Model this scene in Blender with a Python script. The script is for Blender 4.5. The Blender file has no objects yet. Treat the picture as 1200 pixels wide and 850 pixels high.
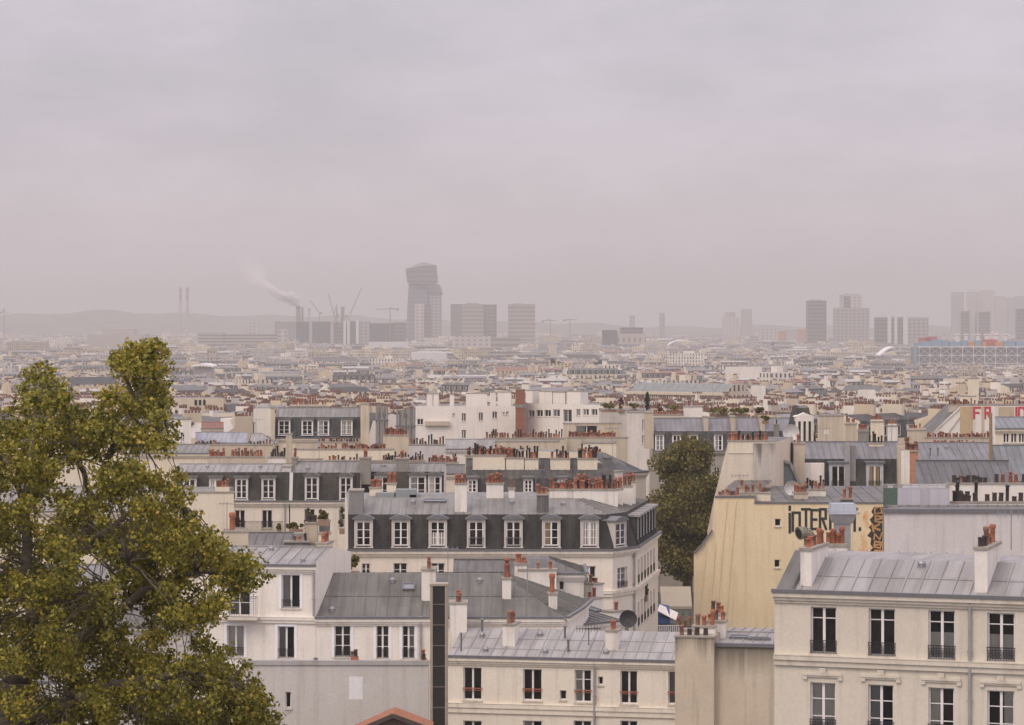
import bpy, math, random
import numpy as np
from mathutils import Vector, Matrix
R = math.radians
rng = random.Random(7)
nr = np.random.default_rng(11)
sc = bpy.context.scene
col = sc.collection

# ------------------------------------------------------------------ camera, sky, sun, exposure
F, CX, HY = 3300.0, 600.0, 377.0          # focal length in photo pixels, image centre, eye level
cam_d = bpy.data.cameras.new('camera')
cam = bpy.data.objects.new('camera', cam_d); col.objects.link(cam)
cam_d.sensor_width = 36.0; cam_d.sensor_fit = 'HORIZONTAL'
cam_d.lens = 36.0 * F / 1200.0
cam_d.shift_y = (HY - 425.0) / 1200.0
cam_d.clip_start = 1.0; cam_d.clip_end = 60000.0
cam.location = (0, 0, 0); cam.rotation_euler = (R(90), 0, 0)
sc.camera = cam

SUN_EL, SUN_ROT = R(48), R(-140)          # behind the camera, over the left shoulder
world = bpy.data.worlds.new('World'); sc.world = world; world.use_nodes = True
wt = world.node_tree; wt.nodes.clear()
def wn(t, **kw):
    n = wt.nodes.new(t)
    for k, v in kw.items(): setattr(n, k, v)
    return n
def wl(a, b): wt.links.new(a, b)
wo = wn('ShaderNodeOutputWorld'); wb = wn('ShaderNodeBackground'); wb2 = wn('ShaderNodeBackground'); wa = wn('ShaderNodeAddShader')
wl(wb.outputs[0], wa.inputs[0]); wl(wb2.outputs[0], wa.inputs[1]); wl(wa.outputs[0], wo.inputs[0])
sky = wn('ShaderNodeTexSky', sky_type='NISHITA', sun_disc=False)
sky.sun_elevation = SUN_EL; sky.sun_rotation = R(220)
wl(sky.outputs[0], wb.inputs[0]); wb.inputs[1].default_value = 0.05 * 0.4
tc = wn('ShaderNodeTexCoord'); sep = wn('ShaderNodeSeparateXYZ'); wl(tc.outputs['Generated'], sep.inputs[0])
def wnoise(sx, sz, scale, detail, rough=0.5, off=0.0):
    mp = wn('ShaderNodeMapping'); mp.inputs['Scale'].default_value = (sx, sx, sz); mp.inputs['Location'].default_value = (off, off, off)
    wl(tc.outputs['Generated'], mp.inputs['Vector'])
    nz = wn('ShaderNodeTexNoise'); nz.inputs['Scale'].default_value = scale; nz.inputs['Detail'].default_value = detail
    nz.inputs['Roughness'].default_value = rough
    wl(mp.outputs[0], nz.inputs['Vector']); return nz.outputs['Fac']
def wmath(op, a, b=None, c=None):
    n = wn('ShaderNodeMath', operation=op)
    for i, x in enumerate((a, b, c)):
        if x is None: continue
        if isinstance(x, (int, float)): n.inputs[i].default_value = x
        else: wl(x, n.inputs[i])
    return n.outputs[0]
n1 = wnoise(1.0, 2.6, 7.0, 4.0, 0.5, 5.3)      # broad stretched cloud banks
n2 = wnoise(1.0, 2.8, 24.0, 6.0, 0.6, 8.7)     # ragged smaller clouds
mix = wmath('ADD', wmath('MULTIPLY', n1, 0.70), wmath('MULTIPLY', n2, 0.30))
cr = wn('ShaderNodeValToRGB'); wl(mix, cr.inputs[0])
e = cr.color_ramp.elements
e[0].position = 0.38; e[0].color = (0.560, 0.508, 0.570, 1)
e[1].position = 0.60; e[1].color = (0.715, 0.640, 0.715, 1)
m_ = cr.color_ramp.elements.new(0.5); m_.color = (0.645, 0.578, 0.645, 1)
elev = wn('ShaderNodeMapRange'); wl(sep.outputs['Z'], elev.inputs[0])
elev.inputs[1].default_value = 0.10; elev.inputs[2].default_value = 0.9; elev.inputs[3].default_value = 1.0; elev.inputs[4].default_value = 2.3
back = wn('ShaderNodeMapRange'); wl(sep.outputs['Y'], back.inputs[0])
back.inputs[1].default_value = 0.5; back.inputs[2].default_value = -0.9; back.inputs[3].default_value = 1.0; back.inputs[4].default_value = 1.5
wl(cr.outputs[0], wb2.inputs[0])
wl(wmath('MULTIPLY', wmath('MULTIPLY', elev.outputs[0], back.outputs[0]), 1.07), wb2.inputs[1])

sun_d = bpy.data.lights.new('sun', 'SUN'); sun_d.energy = 1.5; sun_d.angle = R(25); sun_d.color = (1.0, 0.86, 0.64)
sun = bpy.data.objects.new('sun', sun_d); col.objects.link(sun)
dv = Vector((math.sin(SUN_ROT) * math.cos(SUN_EL), math.cos(SUN_ROT) * math.cos(SUN_EL), math.sin(SUN_EL)))
sun.rotation_euler = dv.to_track_quat('Z', 'Y').to_euler(); sun.location = (0, -50, 100)

vs = sc.view_settings
vs.view_transform = 'Standard'; vs.look = 'None'; vs.exposure = -0.32; vs.gamma = 1.0; vs.use_curve_mapping = False
HAZE_D, HAZE_COL = 0.000165, (0.700, 0.683, 0.662)     # the air: density per metre, colour
cy = sc.cycles
sc.render.engine = 'CYCLES'
cy.max_bounces = 5; cy.diffuse_bounces = 3; cy.glossy_bounces = 2; cy.transparent_max_bounces = 8; cy.transmission_bounces = 2
cy.volume_bounces = 2; cy.use_denoising = True; cy.use_adaptive_sampling = False
try: cy.denoiser = 'OPENIMAGEDENOISE'; cy.denoising_prefilter = 'ACCURATE'
except Exception: pass
sc.render.filter_size = 1.7

# ------------------------------------------------------------------ geometry helpers
def PX(px, Y): return (px - CX) / F * Y
def PZ(py, Y): return -(py - HY) / F * Y
def ground(Y): return float(np.interp(Y, (0, 60, 118, 300, 500, 900, 1500, 2500, 6000), (-18, -22, -29, -31, -36, -48, -57, -63, -66)))

class MB:
    """collects faces and links them as ONE mesh object"""
    def __init__(s): s.v = []; s.f = []; s.m = []
    def poly(s, pts, m=0):
        n = len(s.v); s.v.extend([tuple(p) for p in pts]); s.f.append(tuple(range(n, n + len(pts)))); s.m.append(m)
    def hexa(s, p, m=0):      # p: 4 bottom ccw, 4 top ccw
        n = len(s.v); s.v.extend([tuple(q) for q in p])
        for f in ((0, 3, 2, 1), (4, 5, 6, 7), (0, 1, 5, 4), (1, 2, 6, 5), (2, 3, 7, 6), (3, 0, 4, 7)):
            s.f.append(tuple(n + i for i in f)); s.m.append(m)
    def box(s, x0, x1, y0, y1, z0, z1, m=0):
        s.hexa([(x0, y0, z0), (x1, y0, z0), (x1, y1, z0), (x0, y1, z0), (x0, y0, z1), (x1, y0, z1), (x1, y1, z1), (x0, y1, z1)], m)
    def bar(s, p, q, w, h, m=0, up=(0, 0, 1)):
        p = Vector(p); q = Vector(q); d = (q - p)
        if d.length < 1e-6: return
        d.normalize(); u = Vector(up)
        if abs(d.dot(u)) > 0.98: u = Vector((0, 1, 0))
        a = d.cross(u).normalized() * (w / 2); b = a.cross(d).normalized() * (h / 2)
        s.hexa([p - a - b, p + a - b, q + a - b, q - a - b, p - a + b, p + a + b, q + a + b, q - a + b], m)
    def tube(s, p, q, r0, r1=None, n=8, m=0, caps=True):
        r1 = r0 if r1 is None else r1
        p = Vector(p); q = Vector(q); d = (q - p)
        if d.length < 1e-6: return
        d.normalize(); u = Vector((0, 0, 1)) if abs(d.z) < 0.9 else Vector((1, 0, 0))
        a = d.cross(u).normalized(); b = d.cross(a).normalized(); k = len(s.v)
        for c, r in ((p, r0), (q, r1)):
            for i in range(n):
                t = 2 * math.pi * i / n
                s.v.append(tuple(c + a * (r * math.cos(t)) + b * (r * math.sin(t))))
        for i in range(n):
            j = (i + 1) % n; s.f.append((k + i, k + j, k + n + j, k + n + i)); s.m.append(m)
        if caps:
            s.f.append(tuple(k + i for i in range(n - 1, -1, -1))); s.m.append(m)
            s.f.append(tuple(k + n + i for i in range(n))); s.m.append(m)
    def lathe(s, c, prof, n=10, m=0):
        k = len(s.v)
        for r, z in prof:
            for i in range(n):
                t = 2 * math.pi * i / n; s.v.append((c[0] + r * math.cos(t), c[1] + r * math.sin(t), c[2] + z))
        for a in range(len(prof) - 1):
            for i in range(n):
                j = (i + 1) % n; s.f.append((k + a * n + i, k + a * n + j, k + (a + 1) * n + j, k + (a + 1) * n + i)); s.m.append(m)
        s.f.append(tuple(k + (len(prof) - 1) * n + i for i in range(n))); s.m.append(m)
    def path(s, pts, radii, n=8, m=0):
        for i in range(len(pts) - 1): s.tube(pts[i], pts[i + 1], radii[i], radii[i + 1], n, m, caps=(i in (0, len(pts) - 2)))
    def mesh(s, name, mats, smooth=False):
        me = bpy.data.meshes.new(name); me.from_pydata(s.v, [], s.f)
        for mt in (mats if isinstance(mats, (list, tuple)) else [mats]): me.materials.append(mt)
        if s.f:
            me.polygons.foreach_set('material_index', s.m)
            if smooth: me.polygons.foreach_set('use_smooth', [True] * len(s.f))
            auto_uv(me)
        me.update(); return me
    def build(s, name, mats, parent=None, loc=(0, 0, 0), rz=0.0, smooth=False):
        return put(name, s.mesh(name, mats, smooth), parent, loc, rz)

def auto_uv(me):
    """a UV map in metres on every face: s runs level, t runs up the face"""
    nl = len(me.loops); npol = len(me.polygons)
    nrm = np.empty(npol * 3); me.polygons.foreach_get('normal', nrm); nrm = nrm.reshape(-1, 3)
    tot = np.empty(npol, dtype=np.int32); me.polygons.foreach_get('loop_total', tot)
    vi = np.empty(nl, dtype=np.int32); me.loops.foreach_get('vertex_index', vi)
    co = np.empty(len(me.vertices) * 3); me.vertices.foreach_get('co', co); co = co.reshape(-1, 3)
    sx = np.stack([-nrm[:, 1], nrm[:, 0], np.zeros(npol)], 1); L = np.linalg.norm(sx, axis=1)
    flat = L < 0.05; sx[flat] = (1, 0, 0); L[flat] = 1; sx /= L[:, None]
    tx = np.cross(nrm, sx)
    pi = np.repeat(np.arange(npol), tot); p = co[vi]
    uv = np.stack([(p * sx[pi]).sum(1), (p * tx[pi]).sum(1)], 1)
    me.uv_layers.new(name='UVMap').data.foreach_set('uv', uv.astype(np.float32).ravel())

def put(name, me, parent=None, loc=(0, 0, 0), rz=0.0, s=None):
    o = bpy.data.objects.new(name, me); col.objects.link(o)
    o.location = loc; o.rotation_euler = (0, 0, rz)
    if s: o.scale = s
    if parent: o.parent = parent
    return o
def tag(o, label=None, cat=None, group=None, kind=None):
    if label: o['label'] = label
    if cat: o['category'] = cat
    if group: o['group'] = group
    if kind: o['kind'] = kind
    return o
def thing(name, label, cat, loc=(0, 0, 0), rz=0.0, group=None):
    return tag(put(name, None, None, loc, rz), label, cat, group)

# ------------------------------------------------------------------ materials
MT = {}
class NT:
    def __init__(s, name):
        s.m = bpy.data.materials.new(name); s.m.use_nodes = True; s.t = s.m.node_tree
        s.b = s.t.nodes['Principled BSDF']; s.out = s.t.nodes['Material Output']
    def n(s, t, **kw):
        n = s.t.nodes.new(t)
        for k, v in kw.items(): setattr(n, k, v)
        return n
    def l(s, a, b): s.t.links.new(a, b)
    def math(s, op, a, b=None, c=None, clamp=False):
        n = s.n('ShaderNodeMath', operation=op); n.use_clamp = clamp
        for i, x in enumerate((a, b, c)):
            if x is None: continue
            if isinstance(x, (int, float)): n.inputs[i].default_value = x
            else: s.l(x, n.inputs[i])
        return n.outputs[0]
    def noise(s, coord, scale=(1, 1, 1), freq=1.0, detail=4.0, rough=0.55):
        tc = s.n('ShaderNodeTexCoord'); mp = s.n('ShaderNodeMapping'); mp.inputs['Scale'].default_value = scale
        s.l(tc.outputs[coord], mp.inputs['Vector'])
        nz = s.n('ShaderNodeTexNoise'); nz.inputs['Scale'].default_value = freq; nz.inputs['Detail'].default_value = detail
        nz.inputs['Roughness'].default_value = rough
        s.l(mp.outputs[0], nz.inputs['Vector']); return nz.outputs['Fac']
    def ramp(s, fac, stops):
        r = s.n('ShaderNodeValToRGB'); s.l(fac, r.inputs[0]); el = r.color_ramp.elements
        while len(el) < len(stops): el.new(0.5)
        for q, (p, c) in zip(el, stops): q.position = p; q.color = (*c, 1) if len(c) == 3 else c
        return r.outputs[0]
    def rng(s, x, a, b, c, d):
        n = s.n('ShaderNodeMapRange'); s.l(x, n.inputs[0])
        for i, v in enumerate((a, b, c, d)): n.inputs[i + 1].default_value = v
        return n.outputs[0]
    def mix(s, fac, a, b, mode='MIX'):
        n = s.n('ShaderNodeMix', data_type='RGBA', blend_type=mode)
        for sock, x in ((n.inputs['Factor'], fac), (n.inputs[6], a), (n.inputs[7], b)):
            if isinstance(x, (int, float)): sock.default_value = x
            elif isinstance(x, tuple): sock.default_value = (*x, 1) if len(x) == 3 else x
            else: s.l(x, sock)
        return n.outputs[2]
    def bump(s, h, strength=0.3, dist=0.02):
        n = s.n('ShaderNodeBump'); n.inputs['Strength'].default_value = strength; n.inputs['Distance'].default_value = dist
        s.l(h, n.inputs['Height']); s.l(n.outputs[0], s.b.inputs['Normal'])

def sc3(c, k): return tuple(min(1, x * k) for x in c)
def plaster(c, dirt=0.35, seed=0, rough=0.9):
    key = ('plaster', c, dirt)
    if key in MT: return MT[key]
    t = NT('painted_plaster')
    broad = t.noise('Object', (1, 1, 1), 0.35, 5, 0.6)
    streak = t.noise('Object', (1.6, 1.6, 0.10), 1.3, 5, 0.6)
    fine = t.noise('Object', (1, 1, 1), 6.0, 4, 0.6)
    a = t.rng(broad, 0.35, 0.72, 0.0, 1.0); b = t.rng(streak, 0.52, 0.75, 0.0, 1.0); f = t.rng(fine, 0.3, 0.7, -0.06, 0.06)
    c1 = t.mix(t.math('MULTIPLY', a, dirt * 0.7), c, (c[0] * 0.72, c[1] * 0.68, c[2] * 0.60))
    patch = t.rng(t.noise('Object', (1, 1, 1), 0.85, 2, 0.4), 0.60, 0.63, 0.0, 0.35)
    c1 = t.mix(t.math('MULTIPLY', patch, min(1, dirt * 1.6)), c1, (c[0] * 0.84, c[1] * 0.84, c[2] * 0.86))
    c2 = t.mix(t.math('MULTIPLY', b, dirt), c1, (c[0] * 0.50, c[1] * 0.47, c[2] * 0.42))
    hsv = t.n('ShaderNodeHueSaturation'); t.l(c2, hsv.inputs['Color']); t.l(t.math('ADD', f, 1.0), hsv.inputs['Value'])
    t.l(hsv.outputs[0], t.b.inputs['Base Color']); t.b.inputs['Roughness'].default_value = rough
    t.bump(fine, 0.25, 0.02); MT[key] = t.m; return t.m
def mouldy(c, ztop, reach=3.0, dirt=.6):
    key = ('mould', c, round(ztop, 1), reach)
    if key in MT: return MT[key]
    base = plaster(c, dirt); m = base.copy(); nt = m.node_tree; b = nt.nodes['Principled BSDF']; src = b.inputs['Base Color'].links[0].from_socket
    t = NT.__new__(NT); t.m = m; t.t = nt; t.b = b
    tcn = t.n('ShaderNodeTexCoord'); sp = t.n('ShaderNodeSeparateXYZ'); t.l(tcn.outputs['Object'], sp.inputs[0])
    run = t.noise('Object', (2.2, 2.2, .05), 1.0, 5, .65); lim = t.math('MULTIPLY_ADD', run, reach * 2.2, -reach * .75)
    k = t.math('SUBTRACT', lim, t.math('SUBTRACT', ztop, sp.outputs[2])); f = t.rng(k, -.3, 1.2, 0, .8)
    t.l(t.mix(f, src, (.085, .075, .055)), b.inputs['Base Color']); MT[key] = m; return m
def zinc(c=(0.255, 0.245, 0.225), dirt=0.5, var='zinc_roof'):
    key = ('zinc', c, dirt)
    if key in MT: return MT[key]
    t = NT(var)
    tcn = t.n('ShaderNodeTexCoord')
    br = t.n('ShaderNodeTexBrick'); br.offset = 0.5; br.inputs['Scale'].default_value = 1.0
    br.inputs['Color1'].default_value = (1, 1, 1, 1); br.inputs['Color2'].default_value = (0.66, 0.66, 0.65, 1); br.inputs['Mortar'].default_value = (0.5, 0.5, 0.5, 1)
    br.inputs['Mortar Size'].default_value = 0.012; br.inputs['Brick Width'].default_value = 0.65; br.inputs['Row Height'].default_value = 2.0
    t.l(tcn.outputs['UV'], br.inputs['Vector'])
    broad = t.noise('Object', (1, 1, 1), 0.5, 5, 0.6)
    run = t.noise('UV', (1.8, 0.16, 1), 1.2, 5, 0.65)
    a = t.rng(run, 0.42, 0.72, 0, 1); b = t.rng(broad, 0.35, 0.7, 0, 1)
    c0 = t.mix(0.65, c, br.outputs['Color'], 'MULTIPLY')
    c1 = t.mix(t.math('MULTIPLY', a, min(1, dirt * 1.35)), c0, (c[0] * 0.42, c[1] * 0.41, c[2] * 0.38))
    c2 = t.mix(t.math('MULTIPLY', b, dirt * 0.4), c1, (c[0] * 0.62, c[1] * 0.60, c[2] * 0.54))
    t.l(c2, t.b.inputs['Base Color']); t.b.inputs['Metallic'].default_value = 0.25
    t.l(t.rng(broad, 0.3, 0.7, 0.42, 0.62), t.b.inputs['Roughness'])
    MT[key] = t.m; return t.m
def slate(c=(0.043, 0.040, 0.034)):
    key = ('slate', c)
    if key in MT: return MT[key]
    t = NT('slate'); tcn = t.n('ShaderNodeTexCoord')
    br = t.n('ShaderNodeTexBrick'); br.offset = 0.5; br.inputs['Scale'].default_value = 1.0
    br.inputs['Color1'].default_value = (1, 1, 1, 1); br.inputs['Color2'].default_value = (0.62, 0.62, 0.64, 1); br.inputs['Mortar'].default_value = (0.35, 0.35, 0.35, 1)
    br.inputs['Mortar Size'].default_value = 0.012; br.inputs['Brick Width'].default_value = 0.24; br.inputs['Row Height'].default_value = 0.16
    t.l(tcn.outputs['UV'], br.inputs['Vector'])
    broad = t.noise('Object', (1, 1, 0.4), 0.8, 5, 0.65); run = t.noise('UV', (2.0, 0.2, 1), 1.2, 4)
    c0 = t.mix(1.0, c, br.outputs['Color'], 'MULTIPLY')
    c1 = t.mix(t.math('MULTIPLY', t.rng(broad, 0.4, 0.75, 0, 1), 0.75), c0, (c[0] * 2.1, c[1] * 2.05, c[2] * 1.9))
    c2 = t.mix(t.math('MULTIPLY', t.rng(run, 0.45, 0.75, 0, 1), 0.6), c1, (c[0] * 1.9, c[1] * 1.95, c[2] * 1.7))
    t.l(c2, t.b.inputs['Base Color']); t.b.inputs['Roughness'].default_value = 0.75; t.b.inputs['Specular IOR Level'].default_value = 0.25; t.bump(br.outputs['Fac'], 0.4, -0.01)
    MT[key] = t.m; return t.m
def flat(name, c, rough=0.7, metal=0.0, var=0.12, freq=3.0):
    key = ('flat', name, c)
    if key in MT: return MT[key]
    t = NT(name); nz = t.noise('Object', (1, 1, 1), freq, 4, 0.6)
    t.l(t.mix(t.rng(nz, 0.3, 0.7, 0, 1), sc3(c, 1 - var), sc3(c, 1 + var)), t.b.inputs['Base Color'])
    t.b.inputs['Roughness'].default_value = rough; t.b.inputs['Metallic'].default_value = metal
    MT[key] = t.m; return t.m
def clay():
    if 'clay' in MT: return MT['clay']
    t = NT('terracotta'); oi = t.n('ShaderNodeObjectInfo'); nz = t.noise('Object', (1, 1, 1), 5.0, 4)
    c = t.ramp(oi.outputs['Random'], [(0.0, (0.30, 0.096, 0.048)), (0.25, (0.40, 0.150, 0.078)), (0.5, (0.27, 0.094, 0.052)), (0.74, (0.18, 0.075, 0.05)), (0.87, (0.33, 0.19, 0.12)), (1.0, (0.08, 0.05, 0.04))])
    t.l(t.mix(t.math('MULTIPLY', t.rng(nz, 0.45, 0.75, 0, 1), 0.6), c, (0.09, 0.06, 0.045)), t.b.inputs['Base Color'])
    t.b.inputs['Roughness'].default_value = 0.85; MT['clay'] = t.m; return t.m
def glass():
    if 'glass' in MT: return MT['glass']
    t = NT('window_glass'); t.t.nodes.remove(t.b)
    tr = t.n('ShaderNodeBsdfTransparent'); tr.inputs[0].default_value = (0.80, 0.82, 0.80, 1)
    gl = t.n('ShaderNodeBsdfGlossy'); gl.inputs['Roughness'].default_value = 0.04
    fr = t.n('ShaderNodeFresnel'); fr.inputs[0].default_value = 1.5
    mx = t.n('ShaderNodeMixShader'); t.l(t.math('ADD', fr.outputs[0], 0.02), mx.inputs[0]); t.l(tr.outputs[0], mx.inputs[1]); t.l(gl.outputs[0], mx.inputs[2])
    t.l(mx.outputs[0], t.out.inputs[0]); MT['glass'] = t.m; return t.m
def brick(c, name='brick'):
    key = ('brick', c)
    if key in MT: return MT[key]
    t = NT(name); tcn = t.n('ShaderNodeTexCoord'); br = t.n('ShaderNodeTexBrick'); br.inputs['Scale'].default_value = 1.0
    br.inputs['Color1'].default_value = (*c, 1); br.inputs['Color2'].default_value = (*sc3(c, 0.7), 1); br.inputs['Mortar'].default_value = (*sc3(c, 1.5), 1)
    br.inputs['Brick Width'].default_value = 0.24; br.inputs['Row Height'].default_value = 0.08; br.inputs['Mortar Size'].default_value = 0.008
    t.l(tcn.outputs['UV'], br.inputs['Vector']); t.l(br.outputs[0], t.b.inputs['Base Color']); t.b.inputs['Roughness'].default_value = 0.9
    MT[key] = t.m; return t.m
def leafmat(name, stops, freq=0.5):
    if name in MT: return MT[name]
    t = NT(name); g = t.n('ShaderNodeNewGeometry'); nz = t.noise('Object', (1, 1, 1), freq, 3)
    f = t.math('ADD', t.math('MULTIPLY', g.outputs['Random Per Island'], 0.55), t.math('MULTIPLY', nz, 0.55))
    c = t.ramp(f, stops); t.l(c, t.b.inputs['Base Color']); t.b.inputs['Roughness'].default_value = 0.55
    t.b.inputs['Specular IOR Level'].default_value = 0.3
    tl = t.n('ShaderNodeBsdfTranslucent'); t.l(c, tl.inputs[0]); mx = t.n('ShaderNodeMixShader'); mx.inputs[0].default_value = 0.3
    t.l(t.b.outputs[0], mx.inputs[1]); t.l(tl.outputs[0], mx.inputs[2]); t.l(mx.outputs[0], t.out.inputs[0]); MT[name] = t.m; return t.m

WHITE = (0.80, 0.76, 0.69); CREAM = (0.74, 0.67, 0.55); OCHRE = (0.66, 0.52, 0.32); BEIGE = (0.56, 0.48, 0.36); GREY = (0.52, 0.49, 0.48)
M_iron = flat('wrought_iron', (0.025, 0.025, 0.028), 0.5)
M_frame = flat('white_paint', (0.76, 0.73, 0.69), 0.5, 0, 0.05)
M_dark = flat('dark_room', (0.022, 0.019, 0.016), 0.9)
M_curtain = flat('curtain', (0.62, 0.58, 0.52), 0.9, 0, 0.1, 1.0)
CURT = [M_curtain, flat('net_curtain', (0.46, 0.44, 0.41), .9, 0, .1, 1.0), flat('ochre_curtain', (0.36, 0.27, 0.15), .9, 0, .1, 1.0), flat('grey_blind', (0.30, 0.30, 0.30), .8, 0, .1, 1.0)]
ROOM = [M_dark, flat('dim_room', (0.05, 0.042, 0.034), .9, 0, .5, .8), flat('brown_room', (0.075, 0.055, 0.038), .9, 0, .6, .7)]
M_stone = plaster((0.60, 0.55, 0.46), 0.5)
M_cap = plaster((0.33, 0.30, 0.25), 0.7)
M_gut = flat('zinc_gutter', (0.16, 0.16, 0.165), 0.5, 0.3)
M_pipe = flat('downpipe', (0.33, 0.32, 0.31), 0.5, 0.2)
M_zinc = zinc(); M_zincd = zinc((0.155, 0.15, 0.135), 0.55); M_zincl = zinc((0.345, 0.33, 0.31), 0.4)
M_slate = slate(); M_clay = clay(); M_glass = glass()
M_metal = flat('dull_steel', (0.30, 0.30, 0.31), 0.45, 0.5)
M_bark = flat('bark', (0.11, 0.092, 0.062), 0.9, 0, 0.4, 4.0)

# ------------------------------------------------------------------ chimney pots
def pot_mesh(kind):
    m = MB()
    if kind == 0: m.lathe((0, 0, 0), [(.15, 0), (.155, .06), (.135, .08), (.12, .48), (.15, .50), (.15, .58), (.10, .58), (.10, .45)], 10); mats = [M_clay]
    elif kind == 1: m.lathe((0, 0, 0), [(.13, 0), (.125, .55), (.165, .58), (.165, .72), (.12, .74), (.115, .6)], 10); mats = [M_clay]
    elif kind == 2:
        m.lathe((0, 0, 0), [(.14, 0), (.12, .45), (.14, .47), (.14, .52)], 10, 0); m.lathe((0, 0, 0.50), [(.09, 0), (.09, .14), (.17, .16), (.12, .24), (.02, .28)], 10, 0); mats = [M_clay]
    elif kind == 3: m.lathe((0, 0, 0), [(.10, 0), (.10, .85), (.16, .87), (.16, .90), (.02, .98)], 8); mats = [flat('sooty_pipe', (0.035, 0.03, 0.028), 0.7)]
    else: m.lathe((0, 0, 0), [(.15, 0), (.13, .40), (.15, .42), (.15, .48), (.1, .48), (.1, .35)], 10); mats = [flat('sooty_clay', (0.055, 0.04, 0.034), 0.85)]
    return m.mesh('chimney_pot', mats, True)
POT = [pot_mesh(k) for k in range(5)]

# ------------------------------------------------------------------ windows (cached meshes)
WC = {}
def window_meshes(w, h, transoms=(), depth=0.16, frame=None, mull=True):
    var = rng.choice((0, 0, 1, 2)); key = (round(w, 2), round(h, 2), tuple(transoms), depth, frame, mull, var)
    if key in WC: return WC[key]
    fm = M_frame if frame is None else flat('window_paint', frame, 0.55, 0, 0.05)
    m = MB(); y0, y1 = depth, depth + 0.06; t = 0.06 if w > 0.8 else 0.05
    m.box(0, t, y0, y1, 0, h); m.box(w - t, w, y0, y1, 0, h); m.box(t, w - t, y0, y1, 0, t * 1.2); m.box(t, w - t, y0, y1, h - t, h)
    if mull: m.box(w / 2 - .055, w / 2 + .055, y0 - .012, y1 - .004, t * 1.2, h - t)
    for f in transoms:
        z = h * f
        m.box(t, w / 2 - .055 if mull else w - t, y0 + .008, y1 - .008, z - .02, z + .02)
        if mull: m.box(w / 2 + .055, w - t, y0 + .008, y1 - .008, z - .02, z + .02)
    fr = m.mesh('window', fm)
    g = MB(); yg = (y0 + y1) / 2 + .005; yb = yg + (0.30 if depth > 0.1 else 0.05)
    g.poly([(0.01, yg, 0.01), (w - .01, yg, 0.01), (w - .01, yg, h - .01), (0.01, yg, h - .01)], 0)
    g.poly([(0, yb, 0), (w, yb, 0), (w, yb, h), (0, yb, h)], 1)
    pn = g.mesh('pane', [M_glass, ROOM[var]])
    WC[key] = (fr, pn, yg); return WC[key]
def curtain_mesh(w, h, y, side):
    cv = rng.randrange(4); key = ('c', round(w, 2), round(h, 2), round(y, 3), side, cv)
    if key in WC: return WC[key]
    m = MB(); n = 14
    xs = (0.05, w - .05) if side == 'full' else (0.05, w * .42) if side == 'left' else (w * .60, w - .05)
    z0 = 0.08 if side != 'low' else 0.08; z1 = h - .06
    if side == 'low': xs = (0.05, w - .05); z1 = h * .55
    for i in range(n):
        a = xs[0] + (xs[1] - xs[0]) * i / n; b = xs[0] + (xs[1] - xs[0]) * (i + 1) / n
        ya = y + .03 + .012 * math.sin(i * 2.1); yb = y + .03 + .012 * math.sin((i + 1) * 2.1)
        m.poly([(a, ya, z0), (b, yb, z0), (b, yb, z1), (a, ya, z1)])
    WC[key] = m.mesh('curtain', CURT[cv], True); return WC[key]
def railing_mesh(w, h, style):
    key = ('r', round(w, 2), round(h, 2), style)
    if key in WC: return WC[key]
    m = MB(); mat = M_iron
    if style == 'bar':
        m.box(-.04, w + .04, -.03, .01, h - .04, h + .02); m.box(-.04, w + .04, -.02, 0, h - .14, h - .11); mat = flat('rust_red_rail', (0.34, 0.11, 0.055), 0.6)
    else:
        m.box(-.03, w + .03, -.035, 0, h - .03, h); m.box(-.03, w + .03, -.03, -.005, .04, .06); m.box(-.03, w + .03, -.03, -.005, h - .14, h - .12)
        n = max(4, int(w / 0.105))
        for i in range(n + 1):
            x = w * i / n; m.box(x - .009, x + .009, -.026, -.008, .06, h - .03)
        if style == 'scroll':
            for i in range(n):
                x = w * (i + .5) / n
                m.bar((x - .04, -.017, .10), (x + .04, -.017, h * .45), .014, .014); m.bar((x + .04, -.017, .10), (x - .04, -.017, h * .45), .014, .014)
                m.bar((x - .04, -.017, h * .45), (x + .04, -.017, h - .18), .014, .014); m.bar((x + .04, -.017, h * .45), (x - .04, -.017, h - .18), .014, .014)
    WC[key] = m.mesh('railing', mat); return WC[key]

# ------------------------------------------------------------------ buildings
def offset_ring(pts, ins):
    n = len(pts); L = []
    for i in range(n):
        p = pts[i]; q = pts[(i + 1) % n]; d = (q[0] - p[0], q[1] - p[1]); l = math.hypot(*d); d = (d[0] / l, d[1] / l)
        nx, ny = -d[1], d[0]
        L.append(((p[0] + nx * ins[i], p[1] + ny * ins[i]), d))
    out = []
    for i in range(n):
        (a, d), (b, e) = L[i - 1], L[i]
        det = d[0] * e[1] - d[1] * e[0]
        if abs(det) < 1e-6: out.append(b); continue
        t = ((b[0] - a[0]) * e[1] - (b[1] - a[1]) * e[0]) / det
        out.append((a[0] + d[0] * t, a[1] + d[1] * t))
    return out
def clip_line(poly, s):
    """where the upright line at s crosses a flat polygon of (s,t) points"""
    ts = []
    for i in range(len(poly)):
        a, b = poly[i], poly[(i + 1) % len(poly)]
        if (a[0] - s) * (b[0] - s) < 0: ts.append(a[1] + (b[1] - a[1]) * (s - a[0]) / (b[0] - a[0]))
    return (min(ts), max(ts)) if len(ts) >= 2 else None
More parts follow.
